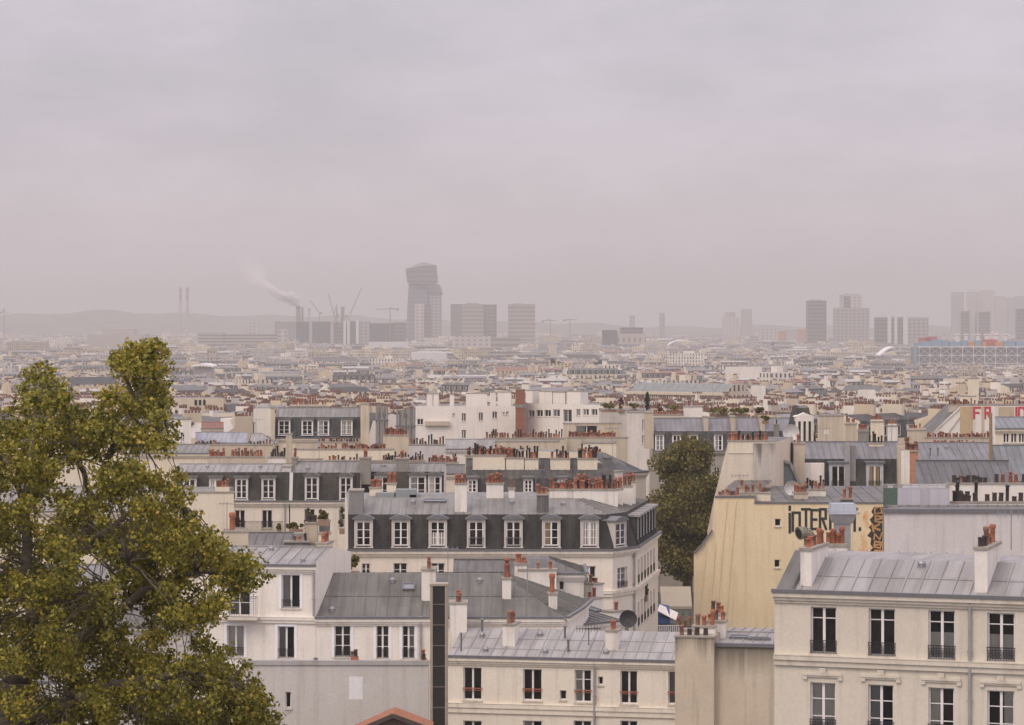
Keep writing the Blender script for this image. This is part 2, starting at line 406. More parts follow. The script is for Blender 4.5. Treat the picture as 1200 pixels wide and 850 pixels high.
def seams(mb, pts, spacing=0.65, w=0.05, h=0.05, m=0, joints=()):
    """standing seams running up a roof slope"""
    P = [Vector(p) for p in pts]; n = (P[1] - P[0]).cross(P[-1] - P[0])
    if n.length < 1e-6: n = (P[2] - P[0]).cross(P[-1] - P[0])
    if n.length < 1e-6: return
    n.normalize()
    if n.z < 0: n = -n
    s = Vector((-n.y, n.x, 0))
    s = Vector((1, 0, 0)) if s.length < .05 else s.normalized()
    t = n.cross(s); o = P[0]
    q = [((p - o).dot(s), (p - o).dot(t)) for p in P]
    a, b = min(x for x, _ in q), max(x for x, _ in q); k = max(1, int((b - a) / spacing))
    for i in range(k + 1):
        x = a + (b - a) * (i + .5) / (k + 1); r = clip_line(q, x)
        if r and r[1] - r[0] > .15:
            mb.bar(o + s * x + t * r[0] + n * h * .45, o + s * x + t * r[1] + n * h * .45, w, h, m, up=n)
    t0, t1 = min(y for _, y in q), max(y for _, y in q)
    for f in joints:
        y = t0 + (t1 - t0) * f; r = clip_line([(v, u) for u, v in q], y)
        if r: mb.bar(o + s * r[0] + t * y + n * .012, o + s * r[1] + t * y + n * .012, .035, .03, m, up=n)

class Bld:
    def __init__(s, name, label, cat, A, B, D=10.0, foot=None, group=None, wall=None, base=None, top=None):
        """A, B: (photo x, distance) of the front corners; foot: further corners (photo x, distance), else a rectangle of depth D"""
        s.A = Vector((PX(*A), A[1])); s.B = Vector((PX(*B), B[1])); d = s.B - s.A; s.W = d.length; s.rz = math.atan2(d.y, d.x)
        s.base = ground(A[1]) if base is None else base
        s.root = thing(name, label, cat, (s.A.x, s.A.y, s.base), s.rz, group)
        s.D = D; c, sn = math.cos(s.rz), math.sin(s.rz)
        s.fp = [(0, 0), (s.W, 0)]
        if foot:
            for p in foot:
                x, y = PX(*p) - s.A.x, p[1] - s.A.y; s.fp.append((x * c + y * sn, -x * sn + y * c))
        else: s.fp += [(s.W, D), (0, D)]
        s.wm = wall or plaster(CREAM); s.holes = {}; s.strip = []
    # rays from the eye into the building's own frame
    def ray(s, px, py):
        c, sn = math.cos(s.rz), math.sin(s.rz); x, y = -s.A.x, -s.A.y
        o = Vector((x * c + y * sn, -x * sn + y * c, -s.base)); dx, dy, dz = (px - CX) / F, 1.0, -(py - HY) / F
        return o, Vector((dx * c + dy * sn, -dx * sn + dy * c, dz))
    def edge(s, e):
        p, q = s.fp[e], s.fp[(e + 1) % len(s.fp)]; l = math.hypot(q[0] - p[0], q[1] - p[1])
        return Vector((p[0], p[1], 0)), Vector(((q[0] - p[0]) / l, (q[1] - p[1]) / l, 0)), l
    def hit(s, e, px, py, ins=0.0):
        p, d, l = s.edge(e); n = Vector((-d.y, d.x, 0)); o, r = s.ray(px, py)
        t = (p + n * ins - o).dot(n) / r.dot(n); q = o + r * t
        return (q - p).dot(d), q.z
    def w(s, py, px=None, v=0.0, e=0):
        return s.hit(e, 0.5 * (CX + s.A.x / s.A.y * F + CX) if px is None else px, py, v)[1]
    def at(s, px, py, v):             # a point on the upright plane at depth v behind the front
        u, z = s.hit(0, px, py, v); return Vector((u, v, z))
    def plane(s, px, py, pts):
        P = [Vector(p) for p in pts]; n = (P[1] - P[0]).cross(P[2] - P[0]); o, r = s.ray(px, py)
        return o + r * ((P[0] - o).dot(n) / r.dot(n))
    def frame(s, e, s0, w0):
        p, d, l = s.edge(e); return (p.x + d.x * s0, p.y + d.y * s0, w0), math.atan2(d.y, d.x)
    # ---- openings
    def win(s, e, x0, y0, x1, y1, **kw):
        a, wt_ = s.hit(e, x0, y0); b, wb_ = s.hit(e, x1, y1)
        return s.winm(e, min(a, b), min(wt_, wb_), abs(b - a), abs(wt_ - wb_), **kw)
    def winm(s, e, s0, w0, w, h, transoms=(), rail=None, rail_h=0.5, surround=None, curtain=None, frame=None, sill=True, mull=True, name='window', lintel=False):
        s.holes.setdefault(e, []).append((s0, s0 + w, w0, w0 + h))
        fr, pn, yg = window_meshes(w, h, transoms, 0.16, frame, mull)
        loc, rz = s.frame(e, s0, w0); f = put(name, fr, s.root, loc, rz); put('pane', pn, f)
        if not curtain and w > .6 and rng.random() < .3: curtain = rng.choice(('left', 'right', 'low'))
        if curtain: put('curtain', curtain_mesh(w, h, yg, curtain), f)
        if rail: put('railing', railing_mesh(w, h * rail_h if rail_h < 1 else rail_h, rail), f)
        if sill:
            m = MB(); m.box(-.06, w + .06, -.07, .12, -.09, -.003); m.build('sill', M_stone, f)
        if surround:
            m = MB(); t = .17; p = -.035
            m.box(-t, -.002, p, .02, -.02, h + t); m.box(w + .002, w + t, p, .02, -.02, h + t); m.box(-.002, w + .002, p, .02, h + .002, h + t)
            m.build('surround', surround, f)
        if lintel:
            m = MB(); m.box(-.28, w + .28, -.12, .02, h + .30, h + .40); m.box(-.22, w + .22, -.07, .02, h + .22, h + .297)
            m.box(w / 2 - .14, w / 2 + .14, -.10, .02, h + .41, h + .62); m.box(-.30, -.12, -.09, .02, h + .12, h + .298); m.box(w + .12, w + .30, -.09, .02, h + .12, h + .298)
            m.build('lintel', s.wm, f)
        return f
    def dormer(s, e, x0, y0, x1, y1, **kw):
        a, t = s.hit(e, x0, y0, .0); b, q = s.hit(e, x1, y1, .0); return s.dormerm(e, min(a, b), min(t, q), abs(b - a), abs(t - q), **kw)
    def dormerm(s, e, s0, w0, w, h, hood='arch', deep=1.3, mat=None, transoms=(.33, .66), curtain=None, rail=None, t=.16, d0=-.03, hoodmat=None):
        mat = mat or plaster((0.50, 0.46, 0.40), 0.4); hm = hoodmat or M_zincd
        loc, rz = s.frame(e, s0, w0); m = MB()
        m.box(-t, -.002, d0, d0 + deep, -.10, h + t); m.box(w + .002, w + t, d0, d0 + deep, -.10, h + t)
        m.box(-.002, w + .002, d0, d0 + deep, h + .002, h + t - .003); m.box(-t - .05, w + t + .05, d0 - .08, d0 + .12, -.18, -.103)
        d = m.build('dormer', mat, s.root, loc, rz)
        fr, pn, yg = window_meshes(w, h, transoms, .02, None, True)
        put('window_frame', fr, d, (0, d0 + .03, 0)); put('pane', pn, d, (0, d0 + .03, 0))
        if curtain: put('curtain', curtain_mesh(w, h, yg + d0 + .02 - .02, curtain), d)
        if rail: put('railing', railing_mesh(w, h * .35, rail), d, (0, d0 - .02, 0))
        k = MB(); x0, x1 = -t - .14, w + t + .14; n = 10 if hood == 'arch' else 1; rise = .26 if hood == 'arch' else .04
        z = h + t + .005
        for i in range(n):
            a, b = i / n, (i + 1) / n; za = z + rise * math.sin(math.pi * a) if hood == 'arch' else z + .10; zb = z + rise * math.sin(math.pi * b) if hood == 'arch' else z + .10
            xa, xb = x0 + (x1 - x0) * a, x0 + (x1 - x0) * b
            k.hexa([(xa, d0 - .16, z - .0), (xb, d0 - .16, z - .0), (xb, d0 + deep + .2, z), (xa, d0 + deep + .2, z), (xa, d0 - .16, za + .07), (xb, d0 - .16, zb + .07), (xb, d0 + deep + .2, zb + .07), (xa, d0 + deep + .2, za + .07)])
        k.build('hood', hm, d)
        return d
    # ---- body
    def shell(s, w_top, d1=None, w_break=None, d2=None, w_ridge=None, roofmat=None, slatemat=None, party=(1, 3), sidemat=None, seam=0.65, joints=(), over=0.22, cornice=True, cmat=None, d1s=None, d2s=None, w_low=None, sides_up=0.0, gut=True):
        n = len(s.fp)
        if d2s is None and d2 and n == 4 and tuple(party) == (1, 3): d2s = [d2, 0, s.D - d2, 0]
        roofmat = roofmat or M_zinc; slatemat = slatemat or M_slate; sm = sidemat or s.wm
        r0 = [(x, y, w_top) for x, y in s.fp]
        i1 = [0.0] * n; i2 = [0.0] * n
        for e in range(n):
            if e not in party:
                i1[e] = (d1 or 0) if d1s is None else d1s[e]
                i2[e] = (d2 or 0) if d2s is None else d2s[e]
        mans = w_break is not None
        r1 = [(x, y, w_break) for x, y in offset_ring(s.fp, i1)] if mans else None
        r2 = [(x, y, w_ridge) for x, y in offset_ring(s.fp, i2)] if w_ridge is not None else None
        s.r0, s.r1, s.r2 = r0, r1, r2; w_low = 0.0 if w_low is None else w_low
        wb = MB(); sb = MB(); zb = MB(); sd = wb if sm is s.wm else MB()
        for e in range(n):
            f = (e + 1) % n; p, d, l = s.edge(e); nn = Vector((-d.y, d.x, 0))
            if e in party:
                pts = [(*s.fp[e], w_low), (*s.fp[f], w_low), r0[f]] + ([r1[f]] if mans else []) + ([r2[f], r2[e]] if r2 else []) + ([r1[e]] if mans else []) + [r0[e]]
                cl = []
                for q in pts:
                    if not cl or (Vector(q) - Vector(cl[-1])).length > .02: cl.append(q)
                if (Vector(cl[0]) - Vector(cl[-1])).length < .02: cl.pop()
                sd.poly(cl)
                continue
            xs = sorted({0.0, l, *[c for h in s.holes.get(e, []) for c in h[:2] if 0 < c < l]}); zs = sorted({w_low, w_top, *[c for h in s.holes.get(e, []) for c in h[2:] if w_low < c < w_top]})
            T = lambda a, dd, z: tuple(p + d * a + nn * dd + Vector((0, 0, z)))
            for i in range(len(xs) - 1):
                for j in range(len(zs) - 1):
                    cx, cz = (xs[i] + xs[i + 1]) / 2, (zs[j] + zs[j + 1]) / 2
                    if any(h[0] < cx < h[1] and h[2] < cz < h[3] for h in s.holes.get(e, [])): continue
                    wb.poly([T(xs[i], 0, zs[j]), T(xs[i + 1], 0, zs[j]), T(xs[i + 1], 0, zs[j + 1]), T(xs[i], 0, zs[j + 1])])
            for a, b, z0, z1 in s.holes.get(e, []):
                z0, z1 = max(z0, w_low), min(z1, w_top); a, b = max(a, 0), min(b, l); dd = .6
                wb.poly([T(a, 0, z0), T(a, 0, z1), T(a, dd, z1), T(a, dd, z0)]); wb.poly([T(b, 0, z0), T(b, dd, z0), T(b, dd, z1), T(b, 0, z1)])
                wb.poly([T(a, 0, z0), T(a, dd, z0), T(b, dd, z0), T(b, 0, z0)]); wb.poly([T(a, 0, z1), T(b, 0, z1), T(b, dd, z1), T(a, dd, z1)])
            if mans: sb = MB(); sb.poly([r0[e], r0[f], r1[f], r1[e]]); sb.build('mansard_slope', slatemat, s.root)
            if r2:
                lo = r1 if mans else r0; q = [lo[e], lo[f], r2[f], r2[e]]
                a, b, c, g = map(Vector, q)
                if not mans and over:
                    t0 = (g - a); t1 = (c - b); k = over / max(.1, i2[e]); a = a - t0 * k; b = b - t1 * k
                q = [tuple(a), tuple(b)] + [tuple(c)] + ([tuple(g)] if (c - g).length > .03 else [])
                if (b - a).length > .03:
                    zb.poly(q); seams(zb, q, seam, joints=joints)
        if r2:
            up = [q for k, q in enumerate(r2) if (Vector(q) - Vector(r2[k - 1])).length > .03]
            if len(up) > 2: zb.poly(up)
            elif len(up) == 2: zb.bar((*up[0][:2], up[0][2] + .02), (*up[1][:2], up[1][2] + .02), .22, .10)
        if wb.f: s.wall = wb.build('wall', s.wm, s.root)
        if sd.f and sd is not wb: sd.build('side_wall', sm, s.root)
        if zb.f: s.roof = zb.build('roof', roofmat, s.root)
        if cornice:
            for e in range(n):
                if e in party: continue
                p, d, l = s.edge(e)
                if l < .6 or (e >= 2 and len(s.fp) == 4): continue
                loc, rz = s.frame(e, 0, w_top); m = MB()
                m.box(-.05, l + .05, -.28, .0, -.20, -.02); m.box(-.03, l + .03, -.18, .0, -.34, -.203); m.box(0, l, -.09, .0, -.46, -.343)
                m.build('cornice', cmat or s.wm, s.root, loc, rz)
                if gut:
                    g = MB(); g.box(-.06, l + .06, -.34, -.12, -.018, .12); g.build('gutter', M_gut, s.root, loc, rz)
        return s
    def band(s, e, y, px=None, h=.22, d=.12, mat=None, name='string_course', z=None, s0=None, s1=None):
        p, dd, l = s.edge(e); z = s.hit(e, px if px is not None else 600, y)[1] if z is None else z
        loc, rz = s.frame(e, 0, z); m = MB(); a = 0 if s0 is None else s0; b = l if s1 is None else s1
        m.box(a, b, -d, -.002, -h * .45, 0); m.box(a, b, -d * .6, -.002, -h, -h * .453); m.box(a, b, -d - .02, -.002, .003, .03)
        return m.build(name, mat or s.wm, s.root, loc, rz)
    # ---- roof furniture
    def pots(s, ch, u0, u1, v0, v1, w, n, rows=1, kinds=(0, 1, 2), scale=1.0, miss=0.0):
        scale *= .82
        for r in range(rows):
            for i in range(n):
                if rng.random() < miss + .06: continue
                if u1 - u0 > v1 - v0: x = u0 + (u1 - u0) * (i + .5) / n; y = v0 + (v1 - v0) * (r + .5) / rows
                else: y = v0 + (v1 - v0) * (i + .5) / n; x = u0 + (u1 - u0) * (r + .5) / rows
                k = rng.choice(kinds); sc_ = scale * rng.choice((.7, .85, .95, 1.05, 1.15, 1.3))
                q_ = put('chimney_pot', POT[k], ch, (x + rng.uniform(-.05, .05), y + rng.uniform(-.05, .05), w - .02), rng.random() * 6, (scale, scale, sc_)); q_.rotation_euler = (rng.gauss(0, .025), rng.gauss(0, .03), rng.random() * 6)
    def chimney(s, x0, y0, x1, y1, v, dv, n=4, rows=1, mat=None, kinds=(0, 1, 2), sink=.6, cap=True, scale=1.0, miss=0.0, capmat=None):
        """x0..x1, y0..y1: front face in the photo; v: how far behind the front it stands; dv: its thickness in depth"""
        a = s.at(x0, y0, v); b = s.at(x1, y1, v); m = MB(); zt = a.z
        m.box(a.x, b.x, v, v + dv, b.z - sink, zt - (.12 if cap else 0), 0)
        if cap: m.box(a.x - .06, b.x + .06, v - .06, v + dv + .06, zt - .117, zt, 1)
        c = m.build('chimney', [mat or plaster(WHITE, .5), capmat or M_cap], s.root)
        if n: s.pots(c, a.x + .04, b.x - .04, v + .04, v + dv - .04, zt - .01, n, rows, kinds, scale, miss)
        return c
    def vent(s, px, py, slope, kind='dome'):
        q = s.plane(px, py, slope); m = MB()
        if kind == 'dome': m.lathe((0, 0, -.05), [(.16, 0), (.16, .16), (.20, .18), (.16, .28), (.02, .33)], 10)
        elif kind == 'pipe': m.lathe((0, 0, -.1), [(.07, 0), (.07, .75), (.16, .77), (.16, .80), (.03, .90)], 8)
        else: m.lathe((0, 0, -.1), [(.05, 0), (.05, 1.1), (.13, 1.12), (.02, 1.2)], 8)
        return m.build('roof_vent', M_metal if kind == 'dome' else M_gut, s.root, q)
    def skylight(s, px, py, slope, w=.8, h=1.0):
        q = s.plane(px, py, slope); P = [Vector(p) for p in slope]; n = (P[1] - P[0]).cross(P[2] - P[0]).normalized()
        if n.z < 0: n = -n
        sx = Vector((-n.y, n.x, 0)).normalized(); t = n.cross(sx); m = MB()
        for a, b, c, d in ((-w / 2, -w / 2 + .09, -h / 2, h / 2), (w / 2 - .09, w / 2, -h / 2, h / 2), (-w / 2 + .09, w / 2 - .09, -h / 2, -h / 2 + .09), (-w / 2 + .09, w / 2 - .09, h / 2 - .09, h / 2)):
            m.hexa([q + sx * x + t * y + n * z for z in (0, .14) for x, y in ((a, c), (b, c), (b, d), (a, d))], 0)
        k = MB(); k.poly([q + sx * x + t * y + n * .10 for x, y in ((-w / 2, -h / 2), (w / 2, -h / 2), (w / 2, h / 2), (-w / 2, h / 2))])
        f = m.build('skylight', M_gut, s.root); k.build('pane', flat('skylight_glass', (0.20, 0.22, 0.24), 0.08), f); return f
    def slope(s, e=0):
        lo = s.r1 or s.r0; return [lo[e], lo[(e + 1) % len(lo)], s.r2[e]]
    def drain(s, e, px, y0, y1):
        a, z0 = s.hit(e, px, y0); _, z1 = s.hit(e, px, y1); loc, rz = s.frame(e, a, 0); m = MB()
        m.tube((0, -.12, z1), (0, -.12, z0), .07, .07, 8); m.box(-.13, .13, -.22, -.02, z0, z0 + .25)
        z = z0 - 2.0
        while z > z1: m.box(-.10, .10, -.19, -.002, z, z + .06); z -= 2.0
        return m.build('downpipe', M_pipe, s.root, loc, rz)
def antenna(px, y0, y1, Y, label, bars=5, tilt=0.0):
    x, z0, z1 = PX(px, Y), PZ(y1, Y), PZ(y0, Y); h = z1 - z0
    o = thing('tv_antenna', label, 'antenna', (x, Y, z0), tilt, 'television antennas on the roofs')
    m = MB(); m.tube((0, 0, 0), (0, 0, h), .03, .025, 6); m.build('mast', M_metal, o)
    k = MB(); k.bar((-.7, 0, h - .2), (.7, .1, h - .2), .03, .03)
    for i in range(bars):
        t = -.65 + 1.3 * i / (bars - 1); k.bar((t, -.35, h - .17), (t, .40, h - .17), .02, .02); k.bar((t, .05, h - .38), (t, .05, h - .02), .02, .02)
    k.build('aerial', M_metal, o); return o

# ------------------------------------------------------------------ ground, street, hills
def sheet(name, mat, pts, kind='structure'):
    m = MB()
    for q in pts: m.poly(q)
    return tag(m.build(name, mat), None, None, None, kind)
ys = [-80, 0, 60, 118, 200, 300, 500, 900, 1500, 2500, 4000, 6000, 9000, 14000, 22000]
gq = []
for a, b in zip(ys, ys[1:]):
    ha, hb = 60 + abs(a) * .35, 60 + abs(b) * .35
    gq.append([(-ha, a, ground(a)), (ha, a, ground(a)), (hb, b, ground(b)), (-hb, b, ground(b))])
tn = NT('city_ground'); nz_ = tn.noise('Object', (1, 1, 1), 0.02, 6)
tn.l(tn.ramp(nz_, [(0.35, (0.055, 0.055, 0.055)), (0.5, (0.10, 0.095, 0.085)), (0.62, (0.05, 0.06, 0.035)), (0.75, (0.13, 0.12, 0.10))]), tn.b.inputs['Base Color']); tn.b.inputs['Roughness'].default_value = 0.95
sheet('ground', tn.m, gq)
# the street with the market runs away from us between the mansard block and the painted gable
def gz(Y, k): return ground(Y) + .004 * k
sx = lambda Y: 9.4 + (Y - 200) * .115
st = [180, 215, 250, 300, 360]
sheet('street', flat('asphalt', (0.05, 0.05, 0.052), 0.9), [[(sx(a) - .2, a, gz(a, 1)), (sx(a) + 6.2, a, gz(a, 1)), (sx(b) + 6.2, b, gz(b, 1)), (sx(b) - .2, b, gz(b, 1))] for a, b in zip(st, st[1:])])
pv = MB()
for a, b in zip(st, st[1:]):
    for o0, o1 in ((-.2, 1.2), (4.8, 6.2)):
        pv.hexa([(sx(a) + o0, a, gz(a, 2)), (sx(a) + o1, a, gz(a, 2)), (sx(b) + o1, b, gz(b, 2)), (sx(b) + o0, b, gz(b, 2)), (sx(a) + o0, a, gz(a, 2) + .13), (sx(a) + o1, a, gz(a, 2) + .13), (sx(b) + o1, b, gz(b, 2) + .13), (sx(b) + o0, b, gz(b, 2) + .13)])
tag(pv.build('pavement', flat('paving_stone', (0.22, 0.21, 0.20), 0.9)), None, None, None, 'structure')
hb_ = MB(); hn = 120
hp = lambda i: -5200 + 10400 * i / hn
def hh(x, k):
    pxx = CX + x / 11000 * F
    b = float(np.interp(pxx, (-400, -100, 0, 60, 110, 180, 260, 320, 420, 520, 640, 760, 900, 1100, 1400, 1800), (368, 369, 368.5, 367, 365, 367.5, 368, 370, 372, 375, 379, 382, 383, 382, 380, 379)))
    return -(b - HY) / F * 11000 + 6 * math.sin(i_ * 1.7 + k) + 4 * math.sin(i_ * .63)
for i_ in range(hn):
    x0, x1 = hp(i_), hp(i_ + 1); z0 = hh(x0, 0); i_s = i_; i_ += 1; z1 = hh(x1, 0); i_ = i_s
    hb_.poly([(x0, 9300, -66), (x1, 9300, -66), (x1, 11000, z1), (x0, 11000, z0)]); hb_.poly([(x0, 11000, z0), (x1, 11000, z1), (x1 * 1.2, 15000, -40), (x0 * 1.2, 15000, -40)])
th = NT('wooded_hillside'); tn_ = th.noise('Object', (1, 1, 3), 0.012, 7, .65)
th.l(th.ramp(tn_, [(0.35, (0.05, 0.06, 0.035)), (0.5, (0.10, 0.10, 0.07)), (0.62, (0.22, 0.20, 0.17)), (0.7, (0.09, 0.09, 0.06))]), th.b.inputs['Base Color']); th.b.inputs['Roughness'].default_value = 1
tag(hb_.build('hills', th.m, smooth=True), None, None, None, 'structure')

# ------------------------------------------------------------------ near buildings, front to back
P_F1 = plaster((0.645, 0.59, 0.485), .46); P_F2 = plaster((0.785, 0.72, 0.60), .46); P_F3 = plaster((0.79, 0.74, 0.65), .42)
P_M1 = plaster((0.75, 0.685, 0.57), .4); P_M2 = plaster((0.73, 0.67, 0.565), .42); P_OCH = plaster((0.75, 0.62, 0.395), .42)
P_BEI = plaster((0.57, 0.49, 0.37), .75); P_WHI = plaster((0.74, 0.70, 0.63), .65); P_LIL = plaster((0.55, 0.52, 0.47), .45)
P_GRY = plaster((0.55, 0.52, 0.50), .6); P_CRM = plaster((0.70, 0.62, 0.48), .4); P_STO = plaster((0.52, 0.45, 0.34), .6)

def front_right():
    b = Bld('apartment_building', 'cream apartment house with tall balconied windows and ribbed zinc roof, filling the lower right corner', 'building', (907.5, 118), (1330, 113.2), 11, wall=P_F1, group='buildings of the near hillside')
    xs = ((950, 980, 711, 767), (1018, 1049, 713, 770), (1088, 1119, 715, 774), (1157, 1189, 718, 776))
    for i, (x0, x1, y0, y1) in enumerate(xs):
        b.win(0, x0, y0, x1, y1, transoms=(.76,), rail='scroll', rail_h=.62 if 0 else .29, curtain=(None, None, 'low', 'low')[i], surround=None)
    for i, (x0, x1, y0, y1) in enumerate(((949.5, 979, 799.5, 861), (1017.5, 1047, 802, 864), (1088, 1118, 805.5, 867), (1157, 1188.5, 809, 870))):
        b.win(0, x0, y0, x1, y1, transoms=(.34, .68), rail='scroll', rail_h=.29, curtain=('full', 'left', 'left', None)[i], lintel=True)
    w = b.w(693, 907.5)
    b.shell(w, d2=3.2, w_ridge=b.w(653.5, 965, 3.2), party=(1, 3), seam=.72, joints=(.5,), d2s=[3.2, 0, 4.0, 0], roofmat=zinc((0.36, 0.345, 0.33), .4))
    b.band(0, 767, 908, .42, .20, mat=P_F1); b.band(0, 694.5, 908, .16, .10, mat=P_F1, name='frieze')
    sl = b.slope()
    # raised zinc-clad party wall on the left end
    m = MB(); a = b.r0[0]; k = b.r2[0]; m.hexa([(-.02, -.15, w - .02), (.85, -.15, w - .02), (.85, 3.4, w - .02), (-.02, 3.4, w - .02), (.12, -.10, w + .12), (.75, -.10, w + .12), (.75, 3.3, k[2] + .28), (.12, 3.3, k[2] + .28)])
    m.build('party_wall', M_zincd, b.root)
    b.chimney(938, 642, 951, 686, .55, 3.2, 5, mat=P_WHI, kinds=(0, 1, 4), sink=.3)
    b.chimney(1142, 641, 1157, 688, .45, 3.4, 7, mat=P_WHI, kinds=(0, 0, 1, 4), sink=.3, scale=1.0)
    b.vent(1080, 664, sl)
    b.drain(0, 1137, 707, 850)
    return b
F1 = front_right()

def front_centre():
    b = Bld('apartment_building', 'cream house with red window rails and pale zinc roof, right of the dark glazed flue', 'building', (524, 165), (793, 162.4), 10, wall=P_F2, group='buildings of the near hillside')
    for x0, x1, y0, y1, c, t in ((543, 564.5, 782, 821, None, ()), (613, 635, 784, 821.5, None, ()), (673.5, 693, 785, 823.5, 'left', (.36, .7)), (727, 747, 786, 825.5, None, ()), (783, 803, 787, 826, None, ())):
        b.win(0, x0, y0, x1, y1, transoms=t, rail='bar', rail_h=.37, curtain=c)
    for x0, x1 in ((543, 564.5), (613, 635), (672, 693), (727, 747)): b.win(0, x0, 844.5, x1, 884, rail='bar', rail_h=.37)
    for x0, x1, y0, y1 in ((656, 663.6, 809, 820.5), (701, 706.7, 793, 803)): b.win(0, x0, y0, x1, y1, mull=False, name='small_window')
    b.shell(b.w(769.5, 524), d2=4.4, w_ridge=b.w(735.5, 532, 4.4), party=(1, 3), seam=.72, joints=(.33, .66), d2s=[4.4, 0, 5.5, 0], roofmat=zinc((0.40, 0.385, 0.365), .4))
    b.band(0, 823.5, 524, .55, .16, mat=P_F2); sl = b.slope()
    b.chimney(589, 731, 603, 757, 1.7, 1.6, 4, mat=P_WHI, kinds=(0, 1, 1), scale=1.15, sink=.5); b.chimney(709.5, 738, 724, 760, 1.5, 1.0, 3, mat=P_WHI, kinds=(1, 0), scale=1.15, sink=.5)
    for x, y, k in ((540.5, 763, 'thin'), (565, 746, 'dome'), (662, 748, 'pipe'), (666, 764, 'pipe'), (569, 763, 'dome'), (633, 745, 'dome'), (639, 765, 'dome'), (710, 766, 'dome'), (565, 740, 'pipe')): b.vent(x, y, sl, k)
    b.drain(0, 696.8, 776, 850)
    m = MB(); q = b.plane(690, 756, sl); m.tube((0, 0, 0), (0, 0, 1.0), .03, .03, 6); m.bar((-.75, 0, .95), (.7, .1, .95), .04, .04)
    for i in range(9): t = -.7 + .17 * i; m.bar((t, -.3, .97), (t, .3, .97), .025, .025); m.bar((t, 0, .75), (t, 0, 1.15), .025, .025)
    o = thing('tv_antenna', 'low comb-shaped television aerial on the pale zinc roof with red-railed windows below', 'antenna', b.root.matrix_basis @ q); m.build('aerial', M_iron, o)
    return b
F2 = front_centre()

def flue():
    Y = 150; x0, x1, z0, z1 = PX(504, Y), PX(524.5, Y), ground(Y), PZ(687, Y); w = x1 - x0
    o = thing('flue_shaft', 'tall dark glazed shaft in a beige metal frame rising between two white houses', 'shaft', (x0, Y, z0)); h = z1 - z0
    fm = flat('bronze_frame', (0.36, 0.31, 0.23), 0.5, .3); m = MB()
    for a in (0, w - .14):
        for c in (0, .86): m.box(a, a + .14, c, c + .14, 0, h)
    m.box(-.03, w + .03, -.03, 1.03, h + .002, h + .12); m.build('frame', fm, o)
    g = MB(); g.box(.14, w - .14, .05, .95, 0, h - .02); g.build('glazing', flat('dark_glazing', (0.03, 0.03, 0.026), 0.15, .0), o)
    j = MB(); z = h - 1.0
    while z > 0: j.box(.14, w - .14, .02, .06, z, z + .05); z -= 1.1
    j.build('joints', flat('dark_joint', (.12, .105, .08), .6), o)
flue()

